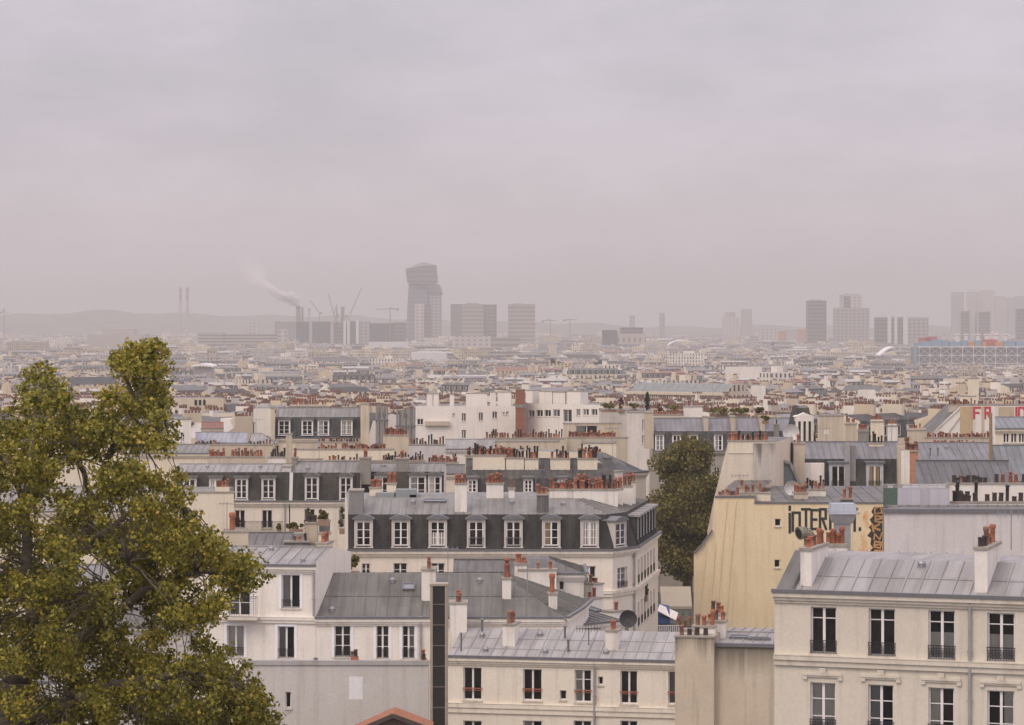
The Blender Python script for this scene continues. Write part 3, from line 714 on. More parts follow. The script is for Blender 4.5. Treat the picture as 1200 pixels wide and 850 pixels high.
def white_left():
    # upper storeys with their own roof
    b = Bld('apartment_building', 'taller white house with framed windows and a small zinc roof, beside the plane tree', 'building', (232, 171), (370, 170), 11, wall=P_F3, group='buildings of the near hillside')
    sw = flat('white_surround', (0.80, 0.79, 0.79), .6, 0, .04)
    b.win(0, 330, 673.5, 351.5, 713, rail='bars', rail_h=.25, surround=sw, curtain=None); b.win(0, 268, 691, 293, 722, curtain=None, transoms=(.5,), surround=sw)
    b.win(0, 325.5, 734, 345, 772, rail='bars', rail_h=.3, surround=sw, curtain='left'); b.win(0, 266, 733, 286, 770, surround=sw, curtain='full', rail='bars', rail_h=.3)
    b.shell(b.w(662, 232), d2=5.0, w_ridge=b.w(641, 320, 5.0), party=(1, 3), seam=.75, roofmat=M_zincl)
    b.band(0, 722, 232, .35, .2, mat=P_F3); b.chimney(371, 636, 383, 648, 5.0, 2.0, 5, mat=P_CRM, kinds=(0, 0, 1)); sl = b.slope()
    b.vent(318, 645, sl); b.vent(355, 658, sl)
    b.drain(0, 368, 664, 722)
    m = MB(); a, z = b.hit(0, 265, 722); c, _ = b.hit(0, 305, 722); m.box(a, c, -.9, 0, z - .15, z); m.build('balcony', M_stone, b.root)
    r = railing_mesh(c - a, 1.3, 'bars'); put('balcony_railing', r, b.root, (a, -.86, z))
    # lower wing under the broad grey roof
    w = Bld('apartment_building', 'lower white wing with three framed windows under a broad weathered grey zinc roof', 'building', (370.3, 170), (661, 170), foot=[(678.5, 175.5), (690, 181), (372, 181)], wall=P_F3, group='buildings of the near hillside')
    for x0, x1, y0, y1, c in ((392, 411, 733.5, 770, None), (441, 455.6, 733.5, 772, None), (471.5, 486, 733.5, 772, 'right')): w.win(0, x0, y0, x1, y1, transoms=(.36, .7), rail='scroll' if x0 < 400 else 'bars', rail_h=.3, surround=sw, curtain=c)
    w.shell(w.w(724.5, 370), d2=5.3, w_ridge=w.w(672, 450, 5.3), party=(4,), seam=.72, joints=(.5,), roofmat=zinc((0.17, 0.165, 0.14), .6), d2s=[5.3, 4.8, 4.8, 5.3, 0])
    sl = w.slope(); w.chimney(494, 667, 510, 706, 2.0, 2.2, 4, mat=P_WHI, kinds=(0, 1), sink=.4); w.chimney(588.5, 677, 599, 702, 2.2, .6, 1, mat=P_WHI, kinds=(2,), scale=1.7)
    w.chimney(527, 706, 547, 738, -1.5, 1.6, 4, mat=P_WHI, kinds=(0, 1, 4), scale=1.1, sink=3); w.chimney(643, 695, 653, 712, 1.5, .8, 1, mat=P_WHI, kinds=(1,), scale=1.5)
    w.skylight(479, 689, sl, .75, .8); w.vent(460, 682, sl); w.vent(562, 682, sl); w.vent(389, 716, sl)
    w.drain(0, 493, 727, 800)
    # blank lilac-grey wall in front of it
    g = Bld('blank_wall_house', 'low house with a blank lilac-grey wall, one white patch and a small dark window', 'building', (285, 156), (502, 156), 2.2, wall=P_LIL, group='buildings of the near hillside')
    g.win(0, 334.6, 811, 341, 830, mull=False); g.shell(g.w(779.5, 285), d2=.35, w_ridge=g.w(779, 285), party=(), cornice=False, over=0, roofmat=M_zincd)
    m = MB(); z = g.w(779.5, 285); m.box(-.08, g.W + .08, -.08, .36, z + .004, z + .26); m.build('coping', plaster((.40, .385, .36), .6), g.root)
    a = g.at(409, 793, -.012); c = g.at(425, 820, -.012); m = MB(); m.box(a.x, c.x, -.012, -.003, c.z, a.z); m.build('plaster_patch', plaster((.72, .70, .69), .1), g.root)
    for x0, x1, yy in ((411, 420, 772), (493.5, 500, 774)):
        c = g.chimney(x0, yy - 2, x1, yy + 3, .05, .35, 2, mat=plaster((.33, .13, .08), .3), kinds=(0, 4), cap=False, sink=.1)
    q = g.at(370, 775, .2); m = MB(); m.lathe((q.x, .2, q.z - .4), [(.06, 0), (.06, .5), (.14, .52), (.14, .58), (.03, .62)], 8); m.build('roof_vent', M_gut, g.root)
    return b
F3 = white_left()

def tile_roof():
    Y = 146; o = Bld('shed', 'small outbuilding whose orange tiled gable peeks up at the bottom edge below the grey wall', 'building', (418, Y), (500, Y), 2, wall=plaster((.14, .095, .07), .3), group='buildings of the near hillside')
    ap = o.at(461, 838, 0); e0 = o.at(420, 857, 0).z; m = MB(); m.poly([(0, 0, 0), (o.W, 0, 0), (o.W, 0, e0 + .2), (ap.x, 0, ap.z - .1), (0, 0, e0)]); m.poly([(0, 2, 0), (0, 2, e0), (ap.x, 2, ap.z - .1), (o.W, 2, e0 + .2), (o.W, 2, 0)]); m.poly([(0, 0, 0), (0, 0, e0), (0, 2, e0), (0, 2, 0)]); m.poly([(o.W, 0, 0), (o.W, 2, 0), (o.W, 2, e0), (o.W, 0, e0)]); m.build('wall', o.wm, o.root)
    t = NT('clay_tiles'); nz = t.noise('UV', (1, 1, 1), 3.0, 4); wv = t.n('ShaderNodeTexWave'); wv.inputs['Scale'].default_value = 1.4; tcn = t.n('ShaderNodeTexCoord'); t.l(tcn.outputs['UV'], wv.inputs['Vector'])
    c = t.ramp(nz, [(.3, (.30, .10, .045)), (.5, (.40, .16, .08)), (.7, (.20, .09, .06))]); t.l(t.mix(.35, c, wv.outputs['Color'], 'MULTIPLY'), t.b.inputs['Base Color']); t.b.inputs['Roughness'].default_value = .9
    r = MB(); dz = .12
    for a, c in (((-.3, e0 - .13), (ap.x, ap.z)), ((ap.x, ap.z), (o.W + .3, e0 + .05))):
        r.hexa([(a[0], -.35, a[1]), (c[0], -.35, c[1]), (c[0], 2.2, c[1]), (a[0], 2.2, a[1]), (a[0], -.35, a[1] + dz), (c[0], -.35, c[1] + dz), (c[0], 2.2, c[1] + dz), (a[0], 2.2, a[1] + dz)])
    r.build('roof', t.m, o.root)
    k = MB(); k.bar((-.3, -.38, e0 - .08), (ap.x, -.38, ap.z + .02), .08, .22); k.bar((ap.x, -.39, ap.z + .02), (o.W + .3, -.39, e0 + .10), .08, .22); k.build('bargeboard', flat('dark_timber', (.07, .05, .04), .8), o.root)
tile_roof()

def beige_wall():
    b = Bld('blank_wall_house', 'stained beige blank house end between the red-railed house and the cream corner block', 'building', (836, 150), (909, 149.4), 9, wall=mouldy((0.57, 0.49, 0.37), 11.0, .8, .75), group='buildings of the near hillside')
    b.shell(b.w(757, 836), d2=5, w_ridge=b.w(741, 870, 5), party=(1, 3), cornice=False, over=.05, roofmat=M_zincl)
    m = MB(); z = b.w(757, 836); m.box(0, b.W, -.12, .25, z - .02, z + .16); m.build('coping', M_gut, b.root)
    sl = b.slope(); b.skylight(866, 748, sl, 1.0, .8); b.skylight(890, 750, sl, 1.2, .5)
    t = MB(); a = b.at(791, 747, -.5); c = b.at(836.5, 800, -.5); t.box(a.x, c.x, -.5, 4, 0, a.z); t.build('chimney_wall', mouldy((0.57, 0.49, 0.37), a.z, 2.0, .75), b.root)
    t = MB(); t.box(a.x - .05, c.x + .05, -.56, .2, a.z + .003, a.z + .10); k = t.build('chimney', M_cap, b.root); b.pots(k, a.x + .15, c.x - .3, -.35, .05, a.z + .09, 4, 1, (1, 0, 4), 1.1)
    b.chimney(826, 727, 850, 760, 2.5, .7, 3, mat=P_WHI, kinds=(1, 0), scale=1.05); b.chimney(812, 733, 838, 760, 1.5, .6, 3, mat=P_WHI, kinds=(1, 4, 0), scale=1.1); b.chimney(832, 719, 849, 745, 4.5, .7, 3, mat=P_WHI, kinds=(1, 4, 0), scale=1.1)
    b.chimney(797, 737, 812, 760, 1.0, .5, 2, mat=P_WHI, kinds=(4, 1), scale=1.2)
beige_wall()

def courtyard_bits():
    # little white tower with hipped zinc roof behind the broad grey roof
    b = Bld('tower_house', 'slim white tower house with hipped grey zinc roof rising behind the broad grey roof', 'building', (610, 183), (684, 183), 6.5, wall=P_WHI, group='buildings of the near hillside')
    b.win(0, 655, 678, 661, 692, mull=False); b.shell(b.w(673, 610), d2=2.2, w_ridge=b.w(655, 640, 2.2), party=(3,), d2s=[2.2, 2.2, 2.2, 0], seam=.6, roofmat=M_zincd)
    b.chimney(608, 667, 652, 690, -1.2, .8, 3, mat=P_WHI, kinds=(0, 1), sink=3); b.chimney(603, 660, 618, 680, -1.0, .6, 4, mat=P_WHI, kinds=(0, 1, 0), sink=4)
    z = Bld('zinc_roofed_house', 'house showing only a plain dull zinc slope between the broad grey roof and seven dormers', 'building', (530, 186), (604, 186), 7, wall=P_WHI, group='buildings of the near hillside')
    z.shell(z.w(684, 530), d2=4.5, w_ridge=z.w(656, 560, 4.5), seam=.65, roofmat=M_zincd)
    k = Bld('zinc_roofed_house', 'small lean-to house with zinc slopes and a skylight beside the tall mansard corner', 'building', (676, 178), (732, 181), 9, wall=P_WHI, group='buildings of the near hillside')
    k.shell(k.w(733, 676), d2=6.0, w_ridge=k.w(700, 700, 6.0), seam=.6, roofmat=zinc((.22, .22, .22), .7)); sl = k.slope(); k.skylight(690, 714, sl, .8, 2.0)
    for x0, y0, x1, y1, v, n in ((695, 684, 707, 705, 5.5, 2), (693, 701, 706, 715, 4.0, 2), (719, 716, 730, 740, 1.0, 2)): k.chimney(x0, y0, x1, y1, v, 1.0, n, mat=P_WHI, kinds=(1, 0), scale=1.1, sink=1)
    # round dish
    o = thing('satellite_dish', 'large dark mesh satellite dish beside the chimneys left of the market street', 'dish', (PX(736, 176), 176, PZ(738, 176))); m = MB()
    rr = 10.5 / F * 176; cz = 13 / F * 176; prof = [(rr * i / 6, .28 * (i / 6) ** 2) for i in range(7)]
    for i in range(6):
        for j in range(20):
            q = []
            for ii, jj in ((i, j), (i, j + 1), (i + 1, j + 1), (i + 1, j)):
                r_, d_ = prof[ii]; t = 2 * math.pi * jj / 20; q.append((r_ * math.cos(t), -d_, cz + r_ * math.sin(t)))
            m.poly(q)
    m.build('reflector', flat('dark_mesh', (.045, .045, .045), .7), o); k = MB(); k.tube((0, .05, -3.5), (0, .05, cz), .05); k.bar((0, 0, cz - .3), (0, -.7, cz), .04, .04); k.build('mast', M_metal, o)
courtyard_bits()

def mansard_main():
    b = Bld('mansard_building', 'long building with seven arched dormers in a dark mansard, red pots massed on top', 'building', (408, 200), (718, 200), foot=[(745, 203), (771, 217.5), (404, 216)], wall=P_M1, group='buildings of the near hillside')
    w = b.w(645.5, 408); st = plaster((.52, .485, .43), .45)
    for x, c in ((426, None), (469.7, None), (513, 'low'), (558, None), (601.7, None), (646, 'left'), (691, 'full')): b.dormer(0, x - 8.2, 611.5, x + 8.2, 639.5, mat=st, curtain=c, rail='bars' if x in (558, 601.7) else None, hoodmat=M_gut)
    a, z = b.hit(1, 721.5, 639.5); c, z2 = b.hit(1, 732.5, 612.5); b.dormerm(1, a, z, c - a, z2 - z, mat=st, hoodmat=M_gut)
    l2 = b.edge(2)[2]
    for i in range(7): b.dormerm(2, 1.0 + i * (l2 - 1.6) / 7, w + .45, .8, 1.6, mat=slate((.05, .05, .05)), hoodmat=M_zincl, hood='flat', deep=.7, t=.07)
    for x0, x1, y0, y1, c in ((424, 433.5, 660.5, 674, None), (461, 477, 660, 676, None), (505, 521, 660, 678, None), (683, 698, 663.5, 690, 'left')): b.win(0, x0, y0, x1, y1, rail='bars', rail_h=.3, curtain=c, transoms=(.5,))
    a, z = b.hit(1, 723.6, 690); c, z2 = b.hit(1, 735, 664); b.winm(1, a, z, c - a, z2 - z, transoms=(.4, .7), rail='bars', rail_h=.3, curtain='full')
    for i in range(6):
        for zz in (z, z - 3.1): b.winm(2, 1.3 + i * (l2 - 2.6) / 6, zz, 1.0, 1.75, transoms=(.5,), rail='bars', rail_h=.35)
    b.winm(1, a, z - 3.1, c - a, z2 - z, transoms=(.5,), rail='bars', rail_h=.35)
    b.shell(w, d1=.75, w_break=b.w(603, 560, .75), d2=4.4, w_ridge=b.w(585, 560, 4.4), party=(4,), seam=.6, slatemat=slate((.036, .035, .032)), d1s=[.75, .75, .75, .3, 0], d2s=[4.4, 4.4, 4.0, 4.0, 0])
    for e in (0, 1, 2): b.band(e, 0, None, .4, .2, mat=P_M1, z=z - .12, name='string_course'); b.band(e, 0, None, .22, .14, mat=M_gut, z=b.r1[0][2] + .04, name='ridge_roll') if 0 else None
    sl = b.slope(); zc = M_zincd
    b.chimney(409, 574, 425, 596, .9, 1.6, 0, mat=plaster((.22, .22, .21), .6), sink=1.6)
    b.chimney(533, 566, 547, 598, 1.3, .7, 4, 2, mat=P_WHI, kinds=(0, 1), scale=1.05); b.chimney(570, 566, 590, 582, 5.5, .7, 5, 2, mat=P_WHI, kinds=(0, 1, 2), scale=1.1)
    b.chimney(629, 579, 643, 602, 1.2, .8, 4, 1, mat=zc, kinds=(0, 1), scale=1.15); b.chimney(596, 572, 603, 582, 5.5, .6, 1, mat=P_WHI, kinds=(1,))
    b.chimney(644, 573, 671, 590, 5.8, .7, 9, 2, mat=P_WHI, kinds=(0, 1, 2), scale=1.05); b.chimney(672, 573, 724, 594, 5.2, .8, 15, 2, mat=P_WHI, kinds=(0, 1, 2, 2, 3), scale=1.05, sink=.9)
    b.chimney(718, 572, 730, 589, 7.2, .8, 5, 2, mat=P_WHI, kinds=(2, 1), scale=1.05, sink=.9); b.chimney(729, 569, 741, 585, 9.0, .8, 5, 2, mat=P_WHI, kinds=(2, 1, 0), scale=1.05, sink=.9); b.chimney(735, 564, 745, 580, 11.0, .8, 4, 2, mat=P_WHI, kinds=(2, 1), scale=1.05, sink=1)
    for x0, x1, y in ((433, 447, 571), (453, 464, 566), (672, 692, 566)): b.chimney(x0, y, x1, y + 14, 8, .6, 5, 2 if x0 > 500 else 1, mat=P_CRM, kinds=(0, 1), scale=1.0)
    for x, y in ((484, 590), (600, 590), (660, 592)): b.vent(x, y, sl)
    b.skylight(510, 588, sl, 1.6, .6)
    for x0, x1, y in ((464, 488, 574), (440, 462, 578), (480, 492, 580)):
        q = b.at(x0, y, 6.5); r = b.at(x1, y + 5, 6.5); m = MB(); m.box(q.x, r.x, 6.5, 8, r.z - 1.2, q.z); m.build('roof_plant', plaster((.25, .27, .27), .4), b.root)
    b.drain(1, 742, 652, 760)
    return b
M1 = mansard_main()

def mans(name, label, xL, xR, Y, pb, pk, pr, dorm=(), wins=(), d1=.8, d2=4.0, D=10, wall=None, seam=.62, hood='flat', YR=None, dy=(0, 0), wy=None, sl=None, rm=None, st=None, **kw):
    b = Bld(name, label, 'building', (xL, Y), (xR, YR or Y), D, wall=wall or P_M2, group='buildings of the near hillside')
    for d in dorm: b.dormer(0, d[0], dy[0], d[1], dy[1], mat=st or plaster((.60, .58, .55), .3), hood=hood, hoodmat=M_zincd, t=.12, curtain=rng.choice((None, None, 'left', 'full')))
    for x0, x1 in wins: b.win(0, x0, wy[0], x1, wy[1], rail='bars', rail_h=.4, curtain=rng.choice((None, None, 'left')))
    xm = (xL + xR) / 2
    b.shell(b.w(pb, xL), d1=d1, w_break=b.w(pk, xm, d1), d2=d2, w_ridge=b.w(pr, xm, d2), seam=seam, d2s=[d2, 0, D - d2, 0], slatemat=sl or M_slate, roofmat=rm or M_zinc, **kw); return b

m2a = mans('mansard_building', 'house with flat-hooded dormers in a slate mansard, just right of the plane tree crown', 204, 338.5, 250, 588, 553.5, 544, [(216, 228.5), (246.6, 258), (277, 289), (308, 321)], [(216, 228), (246, 258), (275, 287), (307, 319)], dy=(562, 584), wy=(598, 619), rm=M_zincl)
m2b = mans('mansard_building', 'house with two arched dormers in slate, left of the seven-dormer mansard block', 340, 422, 250, 588, 554, 541, [(358.7, 372), (399, 411.5)], [(356.6, 369), (397, 409)], dy=(560, 585), wy=(597, 618), hood='arch')
m2c = mans('mansard_building', 'short mansard house between two broad grey chimneys, half hidden behind the long mansard roof', 424, 520, 252, 586, 553, 543, [(440, 456), (481, 498), (503, 516)], dy=(559, 582), hood='arch')
M_grch = plaster((.24, .225, .195), .7)
for b_ in (m2a,):
    sl = b_.slope(); b_.vent(243, 548, sl); b_.vent(305, 548, sl); m = MB(); z = b_.w(613, 300); put('balcony_railing', railing_mesh(b_.W - 3, .9, 'bars'), b_.root, (2.5, -.6, b_.w(623, 300, -.6))); m.box(0, b_.W, -.65, -.003, b_.w(623.5, 300) - .2, b_.w(623.5, 300)); m.build('balcony', M_stone, b_.root); b_.drain(0, 334, 592, 640)
    b_.chimney(331, 546, 341, 556, 1.0, 2.6, 1, mat=P_GRY, kinds=(1,)); b_.chimney(335, 508, 341.5, 556, 5, .8, 1, mat=P_STO, kinds=(4,))
m2b.chimney(342, 536, 348, 553, 3, 1.5, 2, mat=M_grch); m2b.vent(361, 550, m2b.slope()); m2b.chimney(421, 536, 434, 560, 1.2, 1.8, 5, mat=M_grch, kinds=(0, 1))
m2c.chimney(464, 537, 478, 567, .9, 1.8, 4, mat=M_grch, kinds=(0, 1)); m2c.vent(450, 547, m2c.slope())
m = MB(); a = m2a.W; zb, zk = m2a.r0[1][2], m2a.r2[1][2]; m.hexa([(a + .02, -.15, zb), (a + .32, -.15, zb), (a + .32, .6, zb), (a + .02, .6, zb), (a + .02, .75, zk - .6), (a + .32, .75, zk - .6), (a + .32, 1.5, zk - .6), (a + .02, 1.5, zk - .6)]); m.build('party_wall', P_GRY, m2a.root)

def box_house(label, xL, xR, Y, pt, D=8, wall=None, name='chimney_wall_house', pots=None, rm=None, wins=(), cap=True, YR=None, kinds=(0, 1, 2), scale=1.0, base=None, group='buildings of the near hillside'):
    b = Bld(name, label, 'building', (xL, Y), (xR, YR or Y), D, foot=[(xR, (YR or Y) + D), (xL, Y + D)], wall=wall or P_CRM, group=group, base=base)
    for x0, y0, x1, y1 in wins: b.win(0, x0, y0, x1, y1, curtain=rng.choice((None, None, 'left')))
    z = b.w(pt, xL); b.shell(z, d2=.3, w_ridge=z - .12, party=(), cornice=False, over=0, roofmat=rm or M_zinc, seam=.7)
    if cap:
        m = MB(); m.box(-.06, b.W + .06, -.06, .34, z + .003, z + .14); m.build('coping', M_cap, b.root)
    for q in (pots or ()): # (x0, x1, n, rows[, rise in metres])
        a = b.at(q[0], pt, .02).x; c = b.at(q[1], pt, .02).x; r = q[4] if len(q) > 4 else .25; m = MB(); m.box(a, c, .02, .62, z - .1, z + r); ch = m.build('chimney', wall or P_CRM, b.root); b.pots(ch, a + .05, c - .05, .08, .56, z + r - .01, q[2], q[3], kinds, scale)
    return b
def gable_house(label, xL, xR, Y, pe, pr, d2=4.5, D=9, wall=None, rm=None, name='zinc_roofed_house', YR=None, wins=(), party=(1, 3), d2s=None, group='buildings of the near hillside', joints=()):
    b = Bld(name, label, 'building', (xL, Y), (xR, YR or Y), D, foot=[(xR, (YR or Y) + D), (xL, Y + D)], wall=wall or P_CRM, group=group)
    for x0, y0, x1, y1 in wins: b.win(0, x0, y0, x1, y1, curtain=rng.choice((None, None, 'left')))
    b.shell(b.w(pe, xL), d2=d2, w_ridge=b.w(pr, (xL + xR) / 2, d2), party=party, d2s=d2s or [d2, 0, D - d2, 0], roofmat=rm or M_zinc, joints=joints); return b

# left middle: pale box house, chimneys and small roofs between the plane tree and the mansards
b_ = box_house('pale beige side wall with zinc top, in front of the flat-hooded dormers', 206, 274, 236, 578, 9, P_CRM, pots=[(252, 268, 6, 1, .5)])
b_ = gable_house('low zinc roof with a row of pots, just below the long iron balcony', 288, 384, 192, 641, 624.5, 4, rm=M_zincd); b_.chimney(333, 634, 362, 641, .3, .5, 4, mat=M_zincd, kinds=(0, 0, 3)); b_.chimney(345, 625, 356, 633, 3, .8, 0, mat=P_WHI)
b_.chimney(358, 612, 372, 645, 1.0, .7, 3, mat=P_STO, kinds=(4, 1), scale=1.2, sink=2); b_.chimney(374, 610, 386, 645, 1.6, .7, 2, mat=M_gut, kinds=(1,), scale=1.2, sink=2); b_.chimney(373, 624, 387, 642, -.3, .5, 0, mat=P_CRM, sink=2)
b_ = box_house('stumpy beige chimney block with one big terracotta pot, at the edge of the plane tree', 262, 291, 180, 624, 3, P_STO, pots=[(266, 277, 1, 1, .1)], kinds=(1,), scale=1.7)
b_ = gable_house('grey house with a zinc slope hidden by the lower branches of the plane tree', 120, 238, 186, 735, 712, 4, rm=M_zincd, wall=P_GRY, wins=[(222, 745, 234, 758)]); b_.chimney(240, 738, 262, 760, -.5, .6, 3, mat=P_WHI, kinds=(1, 4), scale=1.3, sink=3)
gable_house('cream house glimpsed through gaps in the plane tree, with a pale zinc roof', -40, 150, 196, 690, 662, 5, wall=P_CRM, rm=M_zinc, wins=[(60, 705, 74, 735), (100, 705, 114, 735)])
gable_house('white house half seen through the low branches of the plane tree at the left edge', -60, 118, 150, 800, 770, 5, wall=P_WHI, wins=[(20, 815, 40, 850), (70, 815, 90, 850)])
gable_house('beige house with zinc roof behind the middle of the plane tree crown', -50, 190, 262, 600, 570, 5, wall=P_CRM, rm=M_zincl, wins=[(20, 615, 30, 640), (70, 615, 80, 640), (120, 615, 130, 640), (160, 615, 170, 640)])

# ------------------------------------------------------------------ the painted gable, right-hand roofs
def strokes(mb, T, lines, wd, th=.02, m=0):
    k = 0
    for ln in lines:
        for a, b in zip(ln, ln[1:]):
            p, q = Vector(T(*a)), Vector(T(*b)); d = (q - p).normalized() * wd * .45; k += 1
            mb.bar(p - d + Vector((0, -.0007 * (k % 7), 0)), q + d + Vector((0, -.0007 * (k % 7), 0)), wd, th, m, up=(0, 1, 0))
LET = {'I': [[(.5, 0), (.5, 1)]], 'i': [[(.5, 0), (.5, .72)], [(.5, .88), (.5, 1)]], 'N': [[(0, 0), (0, 1)], [(0, 1), (1, 0)], [(1, 0), (1, 1)]], 'n': [[(0, 0), (0, .75), (.9, .75), (.9, 0)]],
       'T': [[(.5, 0), (.5, 1)], [(0, 1), (1, 1)]], 'E': [[(1, 1), (0, 1), (0, 0), (1, 0)], [(0, .5), (.8, .5)]], 'R': [[(0, 0), (0, 1), (.95, 1), (.95, .52), (0, .52)], [(.4, .52), (1, 0)]],
       'F': [[(0, 0), (0, 1), (1, 1)], [(0, .52), (.75, .52)]], 'D': [[(0, 0), (0, 1), (.7, 1), (1, .75), (1, .25), (.7, 0), (0, 0)]], 'O': [[(0, 0), (0, 1), (1, 1), (1, 0), (0, 0)]], '.': [[(.4, 0), (.4, .08)]],
       'S': [[(1, 1), (0, 1), (0, .5), (1, .5), (1, 0), (0, 0)]], 'K': [[(0, 0), (0, 1)], [(1, 1), (0, .5), (1, 0)]]}

def painted_gable():
    Y = 220
    b = Bld('gable_house', 'tall house whose ochre blank gable carries the word INTERNI and an orange graffiti column', 'building', (813, Y), (1035.5, Y), 13, wall=P_OCH, group='buildings of the near hillside')
    P = [(813, 649), (817, 645.5), (822, 640), (829, 630), (834.6, 622), (835.5, 605), (837.5, 583), (884, 583), (884, 590), (1035.5, 590)]
    q = [b.at(x, y, 0) for x, y in P]; D = 13; H = [(b.win(0, *r, mull=False, name='small_window', sill=True), b.holes[0][-1])[1] for r in ((908, 608, 915, 617), (907.5, 656, 914, 665.5), (1001.5, 595, 1006, 600))]
    m = MB(); xs = sorted({0.0, b.W, *[p.x for p in q], *[c for h in H for c in h[:2]]})
    top = lambda x, right: (max if 0 else min)(np.interp(x + (1e-4 if right else -1e-4), [p.x + .00001 * i for i, p in enumerate(q)], [p.z for p in q]), 999)
    for a, c in zip(xs, xs[1:]):
        if c - a < 1e-3: continue
        za, zc = top(a, True), top(c, False); cuts = [0.0]
        for h in sorted(H, key=lambda h: h[2]):
            if h[0] < (a + c) / 2 < h[1]: cuts += [h[2], h[3]]
        cuts.append(None)
        for i in range(0, len(cuts), 2):
            z0, z1 = cuts[i], cuts[i + 1]
            m.poly([(a, 0, z0), (c, 0, z0), (c, 0, zc if z1 is None else z1), (a, 0, za if z1 is None else z1)])
    for h in H:
        a, c, z0, z1 = h; dd = .6
        m.poly([(a, 0, z0), (a, 0, z1), (a, dd, z1), (a, dd, z0)]); m.poly([(c, 0, z0), (c, dd, z0), (c, dd, z1), (c, 0, z1)]); m.poly([(a, 0, z0), (a, dd, z0), (c, dd, z0), (c, 0, z0)]); m.poly([(a, 0, z1), (c, 0, z1), (c, dd, z1), (a, dd, z1)])
    K = 2.6; m.poly([(K, D, 0), (K, D, q[0].z), *[(p.x + K, D, p.z) for p in q[1:]], (b.W + K, D, 0)]); m.poly([(b.W, 0, 0), (b.W + K, D, 0), (b.W + K, D, q[-1].z), (b.W, 0, q[-1].z)])
    m.build('wall', P_OCH, b.root)
    s = MB(); s.poly([(0, 0, 0), (0, 0, q[0].z), (K, D, q[0].z), (K, D, 0)]); s.build('street_front', P_CRM, b.root)
    s = MB()
    for p, r in zip(q[:6], q[1:7]): s.poly([(p.x, 0, p.z), (r.x, 0, r.z), (r.x + K, D, r.z), (p.x + K, D, p.z)])
    s.build('mansard_slope', M_slate, b.root)
    s = MB()
    for p, r in zip(q[6:], q[7:]):
        if r.x - p.x > .1: s.poly([(p.x, .02, p.z + .001), (r.x, .02, r.z + .001), (r.x + K, D, r.z + .6), (p.x + K, D, p.z + .6)]); seams(s, [(p.x, .3, p.z + .01), (r.x, .3, r.z + .01), (r.x + K, D, r.z + .6), (p.x + K, D, p.z + .6)], 1.2)
    s.build('roof', M_zincd, b.root)
    c = MB()
    for p, r in zip(q[:4], q[1:5]): c.bar((p.x, -.06, p.z + .05), (r.x, -.06, r.z + .05), .3, .12)
    for p, r in zip(q[6:], q[7:]):
        if r.x - p.x > .1: c.box(p.x + (0 if p is q[6] else .0), r.x, -.08, .015, r.z - .02, r.z + .10)
    c.build('coping', M_gut, b.root)
    fl = MB()
    for x0, x1, yt in ((851, 862, 583), (832, 838, 632)):
        t0 = b.at(x1, yt + 4, 0); t1 = b.at(x0 - 2, 742, 0); fl.bar((t0.x, -.02, t0.z), (t1.x, -.02, t1.z), .10, .14); fl.bar((t0.x - .7, -.02, t0.z), (t1.x - .75, -.02, t1.z), .08, .12)
    fl.build('flue_ribs', P_OCH, b.root)
    T = lambda x, y: tuple(b.at(x, y, -.012)); bl = flat('black_spray_paint', (.035, .032, .03), .8, 0, .25, 2.0); g = MB()
    for ch, x0, x1, y0, y1 in (('i', 923, 928, 624, 594), ('n', 929, 938, 622, 594), ('T', 940, 949, 621, 597), ('E', 951, 958, 620, 598), ('R', 961, 968, 620, 597), ('N', 973, 985, 620, 597), ('i', 1000, 1003, 622, 599), ('.', 1006, 1010, 621, 600)):
        strokes(g, lambda a, c: T(x0 + (x1 - x0) * a, y0 + (y1 - y0) * c), LET[ch], .20)
    g.build('graffiti_word', bl, b.root)
    # orange and black tag down the right edge of the gable
    hz = NT('orange_spray'); tcn = hz.n('ShaderNodeTexCoord'); nz = hz.noise('Object', (1, 1, .5), .9, 5)
    hz.l(hz.mix(hz.rng(nz, .42, .62, 0, 1), (0.76, 0.62, 0.38), (.60, .30, .12)), hz.b.inputs['Base Color']); hz.b.inputs['Roughness'].default_value = .85
    g = MB(); L = [(1014, 599), (1011, 606), (1012, 616), (1008, 625), (1010, 636), (1005, 645), (1007, 655), (1019, 657)]; Rr = [(1022, 597)] * 1
    g.poly([Vector(T(*p)) for p in L + [(1021, 657), (1022, 597)]]); g.build('graffiti_glow', hz.m, b.root)
    g = MB(); pts = [(1024, 594), (1021, 600), (1024, 604), (1019, 609), (1022, 614), (1018, 618), (1021, 622), (1016, 628), (1021, 631), (1020, 638), (1023, 642), (1018, 648), (1021, 652), (1019, 657), (1034, 657), (1034.5, 594)]
    g.poly([Vector(b.at(x, y, -.018)) for x, y in pts]); g.build('graffiti_ground', bl, b.root)
    g = MB()
    for i, (ch, x0, y0) in enumerate((('D', 1025, 602), ('E', 1025, 612), ('K', 1023, 622), ('N', 1024, 632), ('S', 1025, 642), ('O', 1023, 653))):
        TT = lambda a, c: tuple(b.at(x0 + 7.5 * a + (1.5 if i % 2 else 0) * c, y0 - 7 * c, -.032)); strokes(g, lambda a, c, i=i: TT(a + .10 * math.sin(7 * a + 3 * c + i), c + .12 * math.sin(5 * c + 4 * a + 2 * i)), LET[ch], .10 + .03 * (i % 3))
    g.build('graffiti_letters', flat('orange_paint', (.48, .25, .085), .8, 0, .3, 1.0), b.root)
    b.chimney(842, 581, 866, 586, .3, .6, 8, mat=P_CRM, kinds=(0, 1), sink=.5); b.chimney(862, 577, 903, 585, 1.5, .6, 9, mat=P_CRM, kinds=(0, 1), sink=1, miss=.3); b.chimney(866, 570, 874, 583, 2.5, .6, 2, mat=P_STO, kinds=(0,), sink=1)
